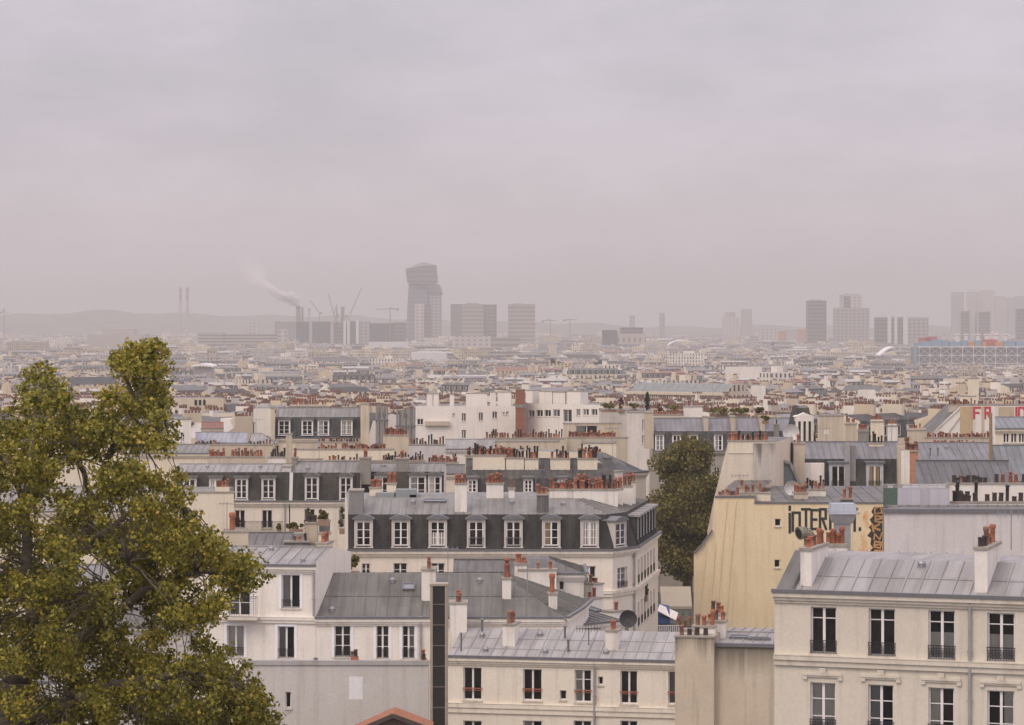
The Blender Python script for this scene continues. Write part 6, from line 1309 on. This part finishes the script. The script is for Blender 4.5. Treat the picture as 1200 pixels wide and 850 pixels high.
for c in cands:
    if id(c) in ownset or c['gap'] > 14: continue
    co, si = math.cos(c['th']), math.sin(c['th']); X0, Y0, Z0 = c['x'], c['y'], ground(c['y']) - 1
    house_geo(bd, lambda p: (X0 + p[0] * co - p[1] * si, Y0 + p[0] * si + p[1] * co, Z0 + p[2]), c['w'], c['d'], c['h'] + 1, c['wc'], c['style'], c['rc'], random.Random(c['s']), fine=c['y'] < 1500)
tag(big.build('far_city', CM), 'mass of small distant houses running to the skyline', 'far city', None, 'stuff')

# ------------------------------------------------------------------ trees among the far roofs
DG = [(0.2, (0.022, 0.025, 0.012)), (0.5, (0.04, 0.042, 0.02)), (0.8, (0.08, 0.07, 0.03))]
for i, (px, pt, Y, w, lab) in enumerate(((640, 447, 1500, 16, 'dark tree beside the slate-roofed church'), (1004, 448, 1450, 8, 'dark round tree in the right middle of the roofs'), (1014, 451, 1400, 7, 'second dark tree just right of the round one'), (838, 440, 1700, 12, 'green tree in front of the pale middle blocks'), (955, 404, 4200, 12, 'dark tree at the foot of the lone dark tower'), (905, 400, 4600, 9, 'small dark tree left of the lone dark tower'), (650, 420, 2200, 20, 'broad green tree left of the slate church'), (700, 423, 2300, 30, 'row of green treetops right of the narrow brown slab'), (430, 428, 2400, 14, 'green tree in the middle distance below the cranes'), (860, 405, 4200, 34, 'grove of hazy green trees right of the white canopy'), (745, 412, 3300, 26, 'hazy green trees below the slotted office block'))):
    tree(px, pt + 14, pt, Y, w, lab, .9 if Y < 2000 else 1.6, 900, DG, 'city_tree', 'city_leaves', 14, 'trees among the roofs', True, PZ(pt, Y) - 22)

# ------------------------------------------------------------------ landmarks and skyline
def banded(name, wall, glassc, su, sv, fu0=.0, fu1=1.0, fv0=.35, fv1=.85):
    key = ('band', name, wall, glassc, su, sv)
    if key in MT: return MT[key]
    t = NT(name); tcn = t.n('ShaderNodeTexCoord'); sp = t.n('ShaderNodeSeparateXYZ'); t.l(tcn.outputs['UV'], sp.inputs[0]); u = t.math('FRACT', t.math('DIVIDE', sp.outputs[0], su)); v = t.math('FRACT', t.math('DIVIDE', sp.outputs[1], sv))
    k = t.math('MULTIPLY', t.math('MULTIPLY', t.math('GREATER_THAN', u, fu0), t.math('LESS_THAN', u, fu1)), t.math('MULTIPLY', t.math('GREATER_THAN', v, fv0), t.math('LESS_THAN', v, fv1)))
    t.l(t.mix(k, wall, glassc), t.b.inputs['Base Color']); t.b.inputs['Roughness'].default_value = .5; MT[key] = t.m; return t.m
def tower(name, label, cat, Y, boxes, base=None, group=None, rz=0.0):
    """boxes: (part, x0, x1, top in the photo, depth in metres, material[, setback, bottom in the photo])"""
    z0 = ground(Y) if base is None else base; xc = (boxes[0][1] + boxes[0][2]) / 2; o = thing(name, label, cat, (PX(xc, Y), Y, z0), rz, group)
    for b in boxes:
        m = MB(); sb = b[6] if len(b) > 6 else 0; bot = PZ(b[7], Y) - z0 if len(b) > 7 else 0
        m.box(PX(b[1], Y) - o.location.x, PX(b[2], Y) - o.location.x, sb, sb + b[4], bot, PZ(b[3], Y) - z0); m.build(b[0], b[5], o)
    return o
T_dark = banded('dark_bands', (.17, .15, .135), (.05, .048, .048), 9, 7, .12); T_beige = banded('beige_bands', (.33, .285, .23), (.16, .14, .12), 60, 8); T_gl = banded('glass_bands', (.14, .15, .17), (.07, .08, .10), 3, 3.6, .08); T_wh = flat('white_panels', (.62, .60, .58), .6); T_grn = banded('green_glass', (.065, .078, .075), (.03, .04, .04), 3.2, 3.4, .1); T_gry = banded('grey_bands', (.33, .305, .29), (.15, .14, .14), 8, 6.4, .25, .8); T_pale = banded('pale_bands', (.48, .44, .40), (.22, .21, .20), 9, 6.4, .3, .8); T_con = plaster((.40, .37, .34), .3)
def glass_towers():
    Y = 5650; z0 = ground(Y); X = lambda px: PX(px, Y); x0 = X(495); o = thing('twin_tower', 'tall leaning pair of glass towers whose heads twist outward, highest on the skyline', 'tower', (x0, Y, z0)); V = lambda px, py, d: (X(px) - x0, d, PZ(py, Y) - z0); B = PZ
    m = MB(); m.hexa([V(474.7, 392, 0)[:2] + (0,), V(505, 392, 0)[:2] + (0,), V(506, 392, 45)[:2] + (0,), V(476, 392, 45)[:2] + (0,), V(478.8, 332.5, 0), V(500, 332.5, 0), V(511, 331, 40), V(480, 332, 40)]); m.build('shaft', banded('tower_glass', (.155, .185, .205), (.10, .13, .15), 14, 9, .08), o)
    m = MB(); m.hexa([V(477.3, 332, -4), V(496.5, 333, -14), V(513, 332, 20), V(488, 331, 40), V(475.3, 315.3, -8), V(496, 312, -18), V(511.5, 310.5, 22), V(494, 306.8, 44)]); m.build('head', banded('tower_head', (.20, .175, .165), (.12, .11, .105), 40, 10), o)
    m = MB(); m.hexa([V(498, 398, 8)[:2] + (0,), V(517, 398, 8)[:2] + (0,), V(517, 398, 50)[:2] + (0,), V(498, 398, 50)[:2] + (0,), V(498, 341, 8), V(517.3, 341, 8), V(517, 340, 50), V(499, 340, 50)]); m.build('second_shaft', T_gry, o)
    m = MB(); m.hexa([V(497, 341, 4), V(519, 346, 4), V(518, 344, 54), V(498, 340, 54), V(500, 335, 6), V(514, 333, 6), V(516.5, 336, 50), V(502, 334, 50)]); m.build('second_head', T_gl, o)
    tower('office_block', 'pale striped office block standing in front of the twin glass towers', 'building', 5300, [('wall', 486, 497, 356, 25, T_pale), ('side_wing', 497.2, 505, 357, 25, T_dark, 2)])
glass_towers()
tower('slab_block', 'broad brown slab block with three shades of facade, right of the twin glass towers', 'building', 5500, [('wall', 541, 567, 356.5, 40, T_beige), ('side_wing', 528, 540.8, 356.5, 40, banded('mauve_bands', (.20, .17, .165), (.10, .09, .09), 5, 3.4), 4), ('side_wing', 567.2, 582, 357, 40, T_dark, 6), ('roof_plant', 546, 560, 355, 15, T_con, 8, 358)])
tower('slab_block', 'narrow brown slab block, the smaller one right of the broad brown slab', 'building', 5450, [('wall', 595.5, 627, 356.5, 35, T_beige), ('roof_plant', 602, 612, 355.3, 12, T_con, 8, 358)])
tower('ministry_block', 'long dark green glass block with white vertical panels under the smoking stack', 'building', 5200, [('wall', 322, 347, 377, 40, banded('striped_stone', (.40, .37, .34), (.13, .13, .13), 2.6, 60, .4, 1, 0, 1)), ('glass_bay', 347.3, 362, 377, 38, T_grn, 2), ('pier', 362.3, 366, 376.5, 42, T_con, -1), ('glass_bay', 366.3, 387, 377, 38, T_grn, 2), ('pier', 387.3, 391, 376.5, 42, T_con, -1), ('side_wing', 391.3, 402, 377.5, 38, T_dark, 3), ('white_panel', 402.3, 405.5, 376, 40, T_wh, -1), ('white_panel', 406.8, 410, 376, 40, T_wh, -1), ('glass_bay', 410.3, 416.8, 376.5, 38, T_grn, 2), ('white_panel', 417, 420.5, 376, 40, T_wh, -1), ('side_wing', 420.8, 433, 376.5, 38, T_gry, 2), ('side_wing', 433.3, 460, 379, 36, T_grn, 4), ('side_wing', 460.3, 475, 378, 36, T_dark, 6)])
def stack(px, pt, pb, Y, wpx, label, name='smokestack', stripes=False, col=None):
    z0 = PZ(pb, Y) - 40; o = thing(name, label, 'chimney', (PX(px, Y), Y, z0), 0, None); h = PZ(pt, Y) - z0; w = wpx / F * Y / 2; m = MB(); m.tube((0, 0, 0), (0, 0, h), w * 1.25, w, 12); m.build('shaft', col or T_con, o, smooth=False)
    if stripes:
        for f in (.985, .86): k = MB(); k.tube((0, 0, h * f - 12), (0, 0, h * f + 2), w * 1.12, w * 1.10, 12); k.build('band', flat('grey_red_band', (.22, .14, .13), .8), o)
    else: k = MB(); k.tube((0, 0, h - 3), (0, 0, h + .5), w * 1.15, w * 1.15, 12); k.build('rim', M_gut, o)
stack(211.5, 337, 385, 7600, 3.0, 'left one of the two very slim banded power-station chimneys', stripes=True); stack(219.5, 337, 385, 7600, 3.2, 'right one of the two very slim banded power-station chimneys', stripes=True)
stack(349.5, 359.5, 377, 5400, 5.0, 'stout smokestack giving off the white plume', col=flat('stack_concrete', (.24, .215, .18), .9)); stack(354.5, 361, 377, 5400, 2.2, 'thin dark stack just right of the stout smokestack', col=T_dark); stack(362.3, 362, 377, 5400, 2.0, 'thin grey stack further right of the stout smokestack')
stack(401.5, 360, 377, 5400, 4.0, 'short stout stack between the two luffing cranes', col=flat('stack_concrete', (.24, .215, .18), .9))
def crane(px, pb, ptm, jib, Y, label):
    z0 = PZ(pb, Y) - 30; x0 = PX(px, Y); o = thing('tower_crane', label, 'crane', (x0, Y, z0), 0, 'cranes on the skyline'); V = lambda a, b: (PX(a, Y) - x0, 0, PZ(b, Y) - z0); cmat = flat('crane_steel', (.22, .19, .16), .6); t = 1.7
    m = MB(); m.bar((0, 0, 0), V(px, ptm), t, t); m.build('mast', cmat, o); m = MB(); m.bar(V(*jib[0]), V(*jib[1]), t * .8, t * .9, up=(0, 1, 0)); m.build('jib', cmat, o); m = MB(); m.bar(V(px, ptm), V(*jib[2]), t * .8, t * .8, up=(0, 1, 0)); q = V(*jib[2]); m.box(q[0] - 2, q[0] + 2, -2, 2, q[2] - 2, q[2] + 2); m.build('counterweight', cmat, o)
crane(393, 377, 370, ((392, 371), (384.6, 345), (395.5, 371)), 5350, 'luffing crane with its jib leaning left'); crane(394.5, 377, 357, ((394.5, 357), (390.5, 372), (395.2, 369)), 5380, 'second mast close behind the left-leaning crane'); crane(409, 377, 370, ((410, 369), (424, 337), (406, 371)), 5350, 'luffing crane with its long jib leaning right'); crane(374, 378, 366, ((374, 366), (363, 352), (376, 367)), 5600, 'small crane left of the luffing cranes'); crane(457.3, 384, 361, ((441, 362.5), (467, 362), (466, 363)), 5200, 'hammerhead crane left of the twin glass towers'); crane(5, 384, 362, ((2, 366), (11, 366), (1, 367)), 6000, 'tiny crane at the far left of the horizon'); crane(645, 390, 374, ((637, 376), (652, 376), (636, 377)), 5600, 'low crane right of the narrow brown slab'); crane(668, 390, 374, ((662, 375), (676, 374.5), (661, 376)), 5600, 'second low crane, over the hazy roofs right of the narrow slab')
Rg = dict(group='tower blocks on the skyline')
for lab, Y, bx in (('lone dark tower block, tallest left of the stepped tower', 5300, [('wall', 946.5, 968.5, 352.5, 30, T_dark), ('roof_plant', 950, 963, 351.3, 12, T_con, 6, 354)]), ('stepped tower with a raised head, right of the lone dark tower', 5500, [('wall', 979, 1019, 361, 40, T_gry), ('head', 986, 1010.5, 345.5, 26, T_pale, 6, 362), ('head', 989, 997, 347, 10, T_dark, 5.5, 361), ('roof_plant', 991, 1008, 344.3, 10, T_con, 12, 347)]), ('low white-banded slab right of the stepped tower', 5000, [('wall', 1027, 1058, 372, 30, T_dark), ('white_panel', 1040, 1044.5, 370.5, 32, T_wh, -1), ('white_panel', 1048, 1051.5, 370.5, 32, T_wh, -1), ('side_wing', 1058.3, 1064, 371, 30, T_wh, -1), ('side_wing', 1064.3, 1088, 372, 30, T_gry)]),
                   ('leftmost of the faint tall towers at the right edge', 8200, [('wall', 1117, 1130, 342.5, 40, T_gry)]), ('second faint tall tower from the left at the right edge', 8300, [('wall', 1135, 1149, 342, 40, T_pale)]), ('third faint tall tower from the left at the right edge', 8200, [('wall', 1152, 1166, 340.5, 40, T_pale)]), ('faint pale tower fourth from the left at the right edge', 8700, [('wall', 1167.5, 1179, 347, 40, T_pale)]), ('faint tower fifth from the left at the right edge', 9000, [('wall', 1182, 1191, 349, 40, T_gry)]), ('faint tower cut by the right picture edge', 8600, [('wall', 1192.5, 1206, 347, 40, T_gry)]),
                   ('dark-fronted block with pale edges, below the leftmost faint tower', 6000, [('wall', 1126, 1136, 365, 30, T_dark), ('edge_wall', 1124.5, 1125.8, 364, 30, T_con), ('edge_wall', 1136.2, 1138, 364, 30, T_con)]), ('dark-fronted block with pale edges, below the third faint tower', 6000, [('wall', 1147, 1160, 365.5, 30, T_dark), ('edge_wall', 1145, 1146.8, 364.5, 30, T_con), ('edge_wall', 1160.2, 1162, 364.5, 30, T_con)]), ('dark block at the right picture edge', 5800, [('wall', 1193, 1210, 362, 30, T_dark)]),
                   ('slotted beige office block with a dark glass wing', 4600, [('wall', 724, 757, 391, 30, banded('slots', (.42, .37, .30), (.10, .10, .10), 9, 14, .35, .7, .25, .75)), ('glass_bay', 706, 723.7, 387, 26, T_grn, 3), ('roof_storey', 727, 754, 384, 20, T_dark, 5, 392)]), ('grey block with a stepped top, left of the square hazy tower', 7600, [('wall', 848, 867, 372, 40, T_pale), ('head', 850, 862, 366, 20, T_gry, 6, 373)]), ('square hazy tower right of the stepped grey block', 8000, [('wall', 869, 881, 362.5, 30, T_gry)]), ('small hazy tower above the white canopy', 6800, [('wall', 773.5, 779, 367, 25, T_gry)]), ('tiny hazy tower right of the slotted office block', 7000, [('wall', 738, 744, 370, 25, T_gry)]),
                   ('long low block with brick-orange fronts, left of the lone dark tower', 5900, [('wall', 890, 912, 385, 25, T_pale), ('side_wing', 912.3, 921, 388, 25, flat('orange_panels', (.40, .20, .12), .8), 1), ('side_wing', 921.3, 935, 387, 25, T_con, 2), ('side_wing', 935.3, 946, 386, 25, flat('orange_panels', (.40, .20, .12), .8), 1)]), ('long terraced block with horizontal bands, below the twin slim chimneys', 4400, [('wall', 232, 262, 390, 25, banded('long_bands', (.42, .38, .34), (.15, .14, .13), 60, 5)), ('side_wing', 262.3, 323, 391, 25, banded('long_bands', (.42, .38, .34), (.15, .14, .13), 60, 5), 2)]), ('square hazy block above the long terraced block', 6000, [('wall', 289, 302, 378.5, 25, T_pale)]), ('big pale stepped block left of the twin slim chimneys', 4200, [('wall', 103, 170, 392, 60, T_con), ('upper_storey', 119, 156, 386, 40, T_con, 8, 393)]), ('white block below the smoking stack, right of the terraced block', 4300, [('wall', 326, 336, 386, 25, T_pale), ('side_wing', 336.3, 349, 398, 25, T_pale)]), ('plain white warehouse below the twin glass towers', 3000, [('wall', 482, 523, 413, 40, T_wh)]), ('long white shed left of the plain white warehouse', 4000, [('wall', 432, 478, 401, 40, T_wh)]),
                   ('low pale block with dark stripe, beneath the twin glass towers', 4300, [('wall', 530, 575, 394, 30, T_pale), ('side_wing', 575.3, 610, 396, 30, T_beige, 2)])):
    tower('tower_block', lab, 'building', Y, bx, None, **Rg)
def canopy(px0, px1, pt, pb, Y, label, arch=True):
    z0 = ground(Y); x0, x1 = PX(px0, Y), PX(px1, Y); o = thing('canopy_roof', label, 'roof', (x0, Y, z0)); w = x1 - x0; n = 14; zt, zb = PZ(pt, Y) - z0, PZ(pb, Y) - z0; m = MB()
    f = (lambda t: zb + (zt - zb) * math.sin(math.pi * t) ** .7) if arch else (lambda t: zb + (zt - zb) * math.sin(math.pi / 2 * t))
    for i in range(n):
        a, b = i / n, (i + 1) / n; m.hexa([(w * a, 0, f(a) - 1.2), (w * b, 0, f(b) - 1.2), (w * b, 30, f(b) - 1.2), (w * a, 30, f(a) - 1.2), (w * a, 0, f(a)), (w * b, 0, f(b)), (w * b, 30, f(b)), (w * a, 30, f(a))])
    m.build('shell', flat('white_membrane', (.80, .78, .78), .6, 0, .02), o); m = MB(); m.box(w * .1, w * .9, 4, 26, 0, zb - 1.3); m.build('wall', T_con, o)
canopy(783, 818, 398.2, 404.5, 3700, 'low white curved canopy roof shining among the hazy roofs'); canopy(1031, 1047.5, 406.5, 416, 2700, 'white curved sail-like roof left of the lattice museum', False); canopy(224, 249, 426.6, 428.8, 1900, 'thin bright white flat roof among the roofs behind the plane tree')
def museum():
    Y = 2900; z0 = ground(Y); x0 = PX(1072, Y); o = thing('lattice_museum', 'long building wrapped in white steel lattice, with blue, orange and red roof boxes', 'museum', (x0, Y, z0)); X = lambda px: PX(px, Y) - x0; Z = lambda py: PZ(py, Y) - z0; wh = flat('white_steel', (.66, .645, .635), .5)
    m = MB(); m.box(X(1076), X(1250), 6, 55, 0, Z(407)); m.build('glazed_body', banded('museum_glass', (.26, .25, .24), (.17, .165, .16), 5, 7, .1, 1, .12, 1), o)
    m = MB(); t = .8
    for y in (407, 416.5, 426, 433): m.box(X(1075), X(1250), -.3, .6, Z(y) - t * .4, Z(y) + t * .4)
    for i in range(15): x = 1077 + 12.8 * i; m.box(X(x) - t * .4, X(x) + t * .4, -.32, .62, 0, Z(406))
    for i in range(14):
        for y0, y1 in ((407, 416.5), (416.5, 426)):
            a, b = 1077 + 12.8 * i, 1077 + 12.8 * (i + 1); m.bar((X(a), .15, Z(y0)), (X(b), .15, Z(y1)), .4, .4, up=(0, 1, 0)); m.bar((X(b), .2, Z(y0)), (X(a), .2, Z(y1)), .4, .4, up=(0, 1, 0))
    m.build('lattice', wh, o); m = MB(); m.box(X(1072), X(1074.8), 0, 6, 0, Z(402)); m.build('blue_pipe', flat('blue_duct', (.19, .30, .385), .5), o)
    bl = flat('blue_duct', (.19, .30, .385), .5); og = flat('orange_duct', (.52, .24, .05), .5); rd = flat('red_machine_room', (.40, .075, .05), .5)
    for x0_, x1_, yt, mt in ((1073, 1080, 402, bl), (1080.5, 1092, 400, bl), (1092.5, 1104, 398, bl), (1104.5, 1112, 399.5, bl), (1113, 1126, 400.5, bl), (1127, 1134, 398.8, bl), (1135, 1142, 401, og), (1143, 1150, 399.3, bl), (1151, 1156, 401, og), (1167, 1176, 401.2, og), (1177, 1190, 399.5, bl), (1191, 1204, 400, bl), (1205, 1240, 400, bl)): m = MB(); m.box(X(x0_), X(x1_), 1, 9, Z(406) + .3, Z(yt)); m.build('roof_duct', mt, o)
    for x0_, x1_, yt, yb in ((1080, 1090, 396.5, 400), (1088, 1100, 395, 398), (1155, 1171, 398, 402)): m = MB(); m.box(X(x0_), X(x1_), 10, 24, Z(406) + .3, Z(yt)); m.build('machine_room', rd, o)
    for x in (1126, 1136, 1150, 1160, 1172, 1182): m = MB(); m.lathe((X(x), 20, Z(406)), [(2.2, 0), (2.2, Z(394) - Z(406)), (3.2, Z(392.5) - Z(406)), (3.0, Z(391.5) - Z(406))], 10); m.build('vent_funnel', wh, o)
museum()
def church():
    Y = 2430; b = Bld('church', 'church with a broad plain slate roof and a pale gabled front, in the middle distance', 'church', (598, Y), (648, Y), 26, wall=city_wall((.50, .45, .37)), base=ground(Y)); b.shell(b.w(452, 600), d2=13, w_ridge=b.w(435, 624, 13), party=(1, 3), cornice=False, over=.5, roofmat=flat('church_slate', (.15, .15, .155), .8, 0, .15, .2), seam=60, d2s=[13, 0, 13, 0]); b.chimney(648.3, 447, 661, 455, -1, 28, 0, mat=plaster((.52, .46, .37), .4), cap=False, sink=20)
    m = MB(); a = b.at(648.3, 447, -1); c = b.at(661, 447, -1); p = b.at(654.5, 437, -1); m.poly([(a.x, -1, a.z + .01), (c.x, -1, a.z + .01), (p.x, -1, p.z)]); m.poly([(a.x, 27, a.z + .01), (p.x, 27, p.z), (c.x, 27, a.z + .01)]); m.poly([(a.x, -1, a.z + .01), (p.x, -1, p.z), (p.x, 27, p.z), (a.x, 27, a.z + .01)]); m.poly([(p.x, -1, p.z), (c.x, -1, a.z + .01), (c.x, 27, a.z + .01), (p.x, 27, p.z)]); m.build('gable_front', plaster((.52, .46, .37), .4), b.root)
    m = MB(); m.tube((p.x, -1.3, a.z - 1), (p.x, -1.05, a.z - 1), 1.9, 1.9, 14); m.build('rose_window', M_dark, b.root)
church()
def spire_church():
    Y = 3600; o = tower('church', 'hazy church with two dark pyramid roofs and a pale tower between them', 'church', Y, [('wall', 628, 666, 411, 30, T_con), ('bell_tower', 643, 652, 404, 10, plaster((.50, .45, .37), .3), -1)]); z0 = ground(Y); dk = flat('church_slate', (.15, .15, .155), .8, 0, .15, .2)
    for x0, x1, xa, yt in ((628, 643, 636, 402), (652, 667, 658, 401)):
        m = MB(); a, c, p = PX(x0, Y) - o.location.x, PX(x1, Y) - o.location.x, PX(xa, Y) - o.location.x; zb, zt = PZ(411, Y) - z0 + .1, PZ(yt, Y) - z0
        q = [(a, 0, zb), (c, 0, zb), (c, 30, zb), (a, 30, zb)]
        for i in range(4): m.poly([q[i], q[(i + 1) % 4], (p, 15, zt)])
        m.build('roof', dk, o)
spire_church()
def long_row():
    Y = 1600; lab = ('long pale row house front crowded with dormers, behind the four-window mansard', 'long dark-roofed row with close dormers right behind it', 'long colonnaded white front below the smoking stack')
    for i, (x0, x1, Yr, pe, pk, pr) in enumerate(((225, 365, 1560, 463, 457, 455), (362, 480, 1600, 459, 452, 449))):
        b = Bld('row_building', lab[i], 'building', (x0, Yr), (x1, Yr + 12), 14, wall=CM[0] if 0 else city_wall((.62, .56, .46)), base=ground(Yr), group='long fronts in the middle distance'); b.shell(b.w(pe, x0), d1=1.5, w_break=b.w(pk, x0, 1.5), d2=7, w_ridge=b.w(pr, x0, 7), slatemat=city_slate(), roofmat=RC_[1][0], cornice=False, seam=40, d2s=[7, 0, 7, 0])
        for k in range(12): x = x0 + (x1 - x0) * (k + .5) / 12; b.chimney(x, pr - 3.5, x + 2.2, pr + 2, 6, 1.5, 0, mat=P_STO if k % 2 else P_CRM, cap=False)
    b = Bld('row_building', lab[2], 'building', (367, 2500), (420, 2510), 16, wall=city_wall((.68, .63, .55)), base=ground(2500), group='long fronts in the middle distance'); b.shell(b.w(424, 367), d2=8, w_ridge=b.w(419, 367, 8), cornice=False, over=0, seam=40, d2s=[8, 0, 8, 0], roofmat=RC_[1][0])
    Y = 890; b = Bld('attic_building', 'long limestone building with a colonnaded attic and pale green roof, behind the roof garden', 'building', (735, Y + 8), (848, Y - 12), 18, wall=city_wall((.60, .52, .38)), base=ground(Y)); b.shell(b.w(463, 737), d2=6, w_ridge=b.w(449.5, 790, 6), cornice=False, seam=3, roofmat=zinc((.27, .285, .27), .4), d2s=[6, 0, 6, 0]); m = MB(); z = b.w(462, 740); m.box(-.3, b.W + .3, -.9, .5, z, z + .9); m.box(-.3, b.W + .3, -.7, -.05, z - 4.3, z - 3.8)
    for i in range(44): x = b.W * (i + .5) / 44; m.box(x - .16, x + .16, -.5, -.1, z - 3.79, z - .01)
    m.build('colonnade', plaster((.60, .52, .38), .3), b.root)
long_row()
# a few middle-distance fronts that stand out
for a in (('beige wall with three small arched openings, behind the right edge of the plane tree', 170, 262, 560, 467, 10, P_BEI), ('white stepped house left of the four-window mansard', 234, 298, 520, 484.5, 9, P_CRM), ('taller white house with square windows beside the four-window mansard', 297, 321, 500, 479, 9, plaster((.70, .65, .56), .3)), ('pale grey slab house with blank side, right of the roof garden', 880, 897, 900, 452, 10, P_WHI), ('cream block behind the hedge on the grey mansard', 905, 925, 760, 468, 10, P_CRM), ('white block with blank wall, right of centre in the middle rows', 850, 893, 1500, 430, 12, P_WHI), ('wide ochre block in front of the lattice museum', 1105, 1150, 1350, 444, 12, P_CRM), ('white fronted house left of the white triangular gable', 1005, 1026, 900, 457, 10, P_WHI)):
    b_ = box_house(a[0], a[1], a[2], a[3], a[4], a[5], a[6], name='plain_house', group='houses of the city plain', cap=False)
    if 'arched' in a[0]:
        for px in (228, 233, 238): p_ = b_.at(px, 470, -.02); m = MB(); m.box(p_.x, p_.x + .5, -.03, -.003, p_.z - .9, p_.z); m.tube((p_.x + .25, -.03, p_.z), (p_.x + .25, -.003, p_.z), .25, .25, 12); m.build('opening', M_dark, b_.root)

# ------------------------------------------------------------------ smoke and haze
def vol(name, colr, dens, an=0.0):
    m = bpy.data.materials.new(name); m.use_nodes = True; t = m.node_tree; t.nodes.clear(); o = t.nodes.new('ShaderNodeOutputMaterial'); v = t.nodes.new('ShaderNodeVolumePrincipled')
    v.inputs['Color'].default_value = (*colr, 1); v.inputs['Density'].default_value = dens; v.inputs['Anisotropy'].default_value = an; t.links.new(v.outputs[0], o.inputs['Volume']); return m
sm = put('smoke', None, None, (PX(350, 5400), 5400, PZ(359, 5400))); tag(sm, 'white smoke plume drifting left from the stout smokestack', 'smoke', None, 'stuff')
for i, (px, py, rx, rz_, dn) in enumerate(((349, 357.5, 3.6, 3.2, .040), (345, 354.5, 5, 4, .034), (338, 349.5, 6, 4.5, .026), (347, 350.5, 4.5, 3.6, .03), (331, 346, 6.5, 4.5, .016), (325, 349, 6, 3.6, .012), (342, 345, 4.5, 3, .018), (320, 341, 8, 5.5, .010), (312, 335, 11, 6, .0036), (303, 329, 11, 8, .0018), (304, 319, 10, 9, .0012), (294, 324, 12, 10, .0009), (289, 311, 12, 11, .0006), (338, 356, 6, 3, .012), (341, 351, 4, 3, .03), (332, 350, 5, 3.5, .02))):
    m = MB(); k = 5400 / F; n = 12
    prof = [(max(.001, math.sin(math.pi * j / n)), -math.cos(math.pi * j / n)) for j in range(n + 1)]; m.lathe((0, 0, 0), prof, 18)
    o = m.build('smoke_puff', vol('smoke', (1, .985, .985), dn * 10, -.3), sm, (PX(px, 5400) - sm.location.x, 0, PZ(py, 5400) - sm.location.z)); o.scale = (rx * k, rx * k, rz_ * k); o.rotation_euler = (0, .6, 0)
hz_ = MB(); hz_.box(-7200, 7200, -140, 15600, -68, 190)
tag(hz_.build('haze', vol('haze_air', HAZE_COL, HAZE_D, 0.0)), None, None, None, 'stuff')
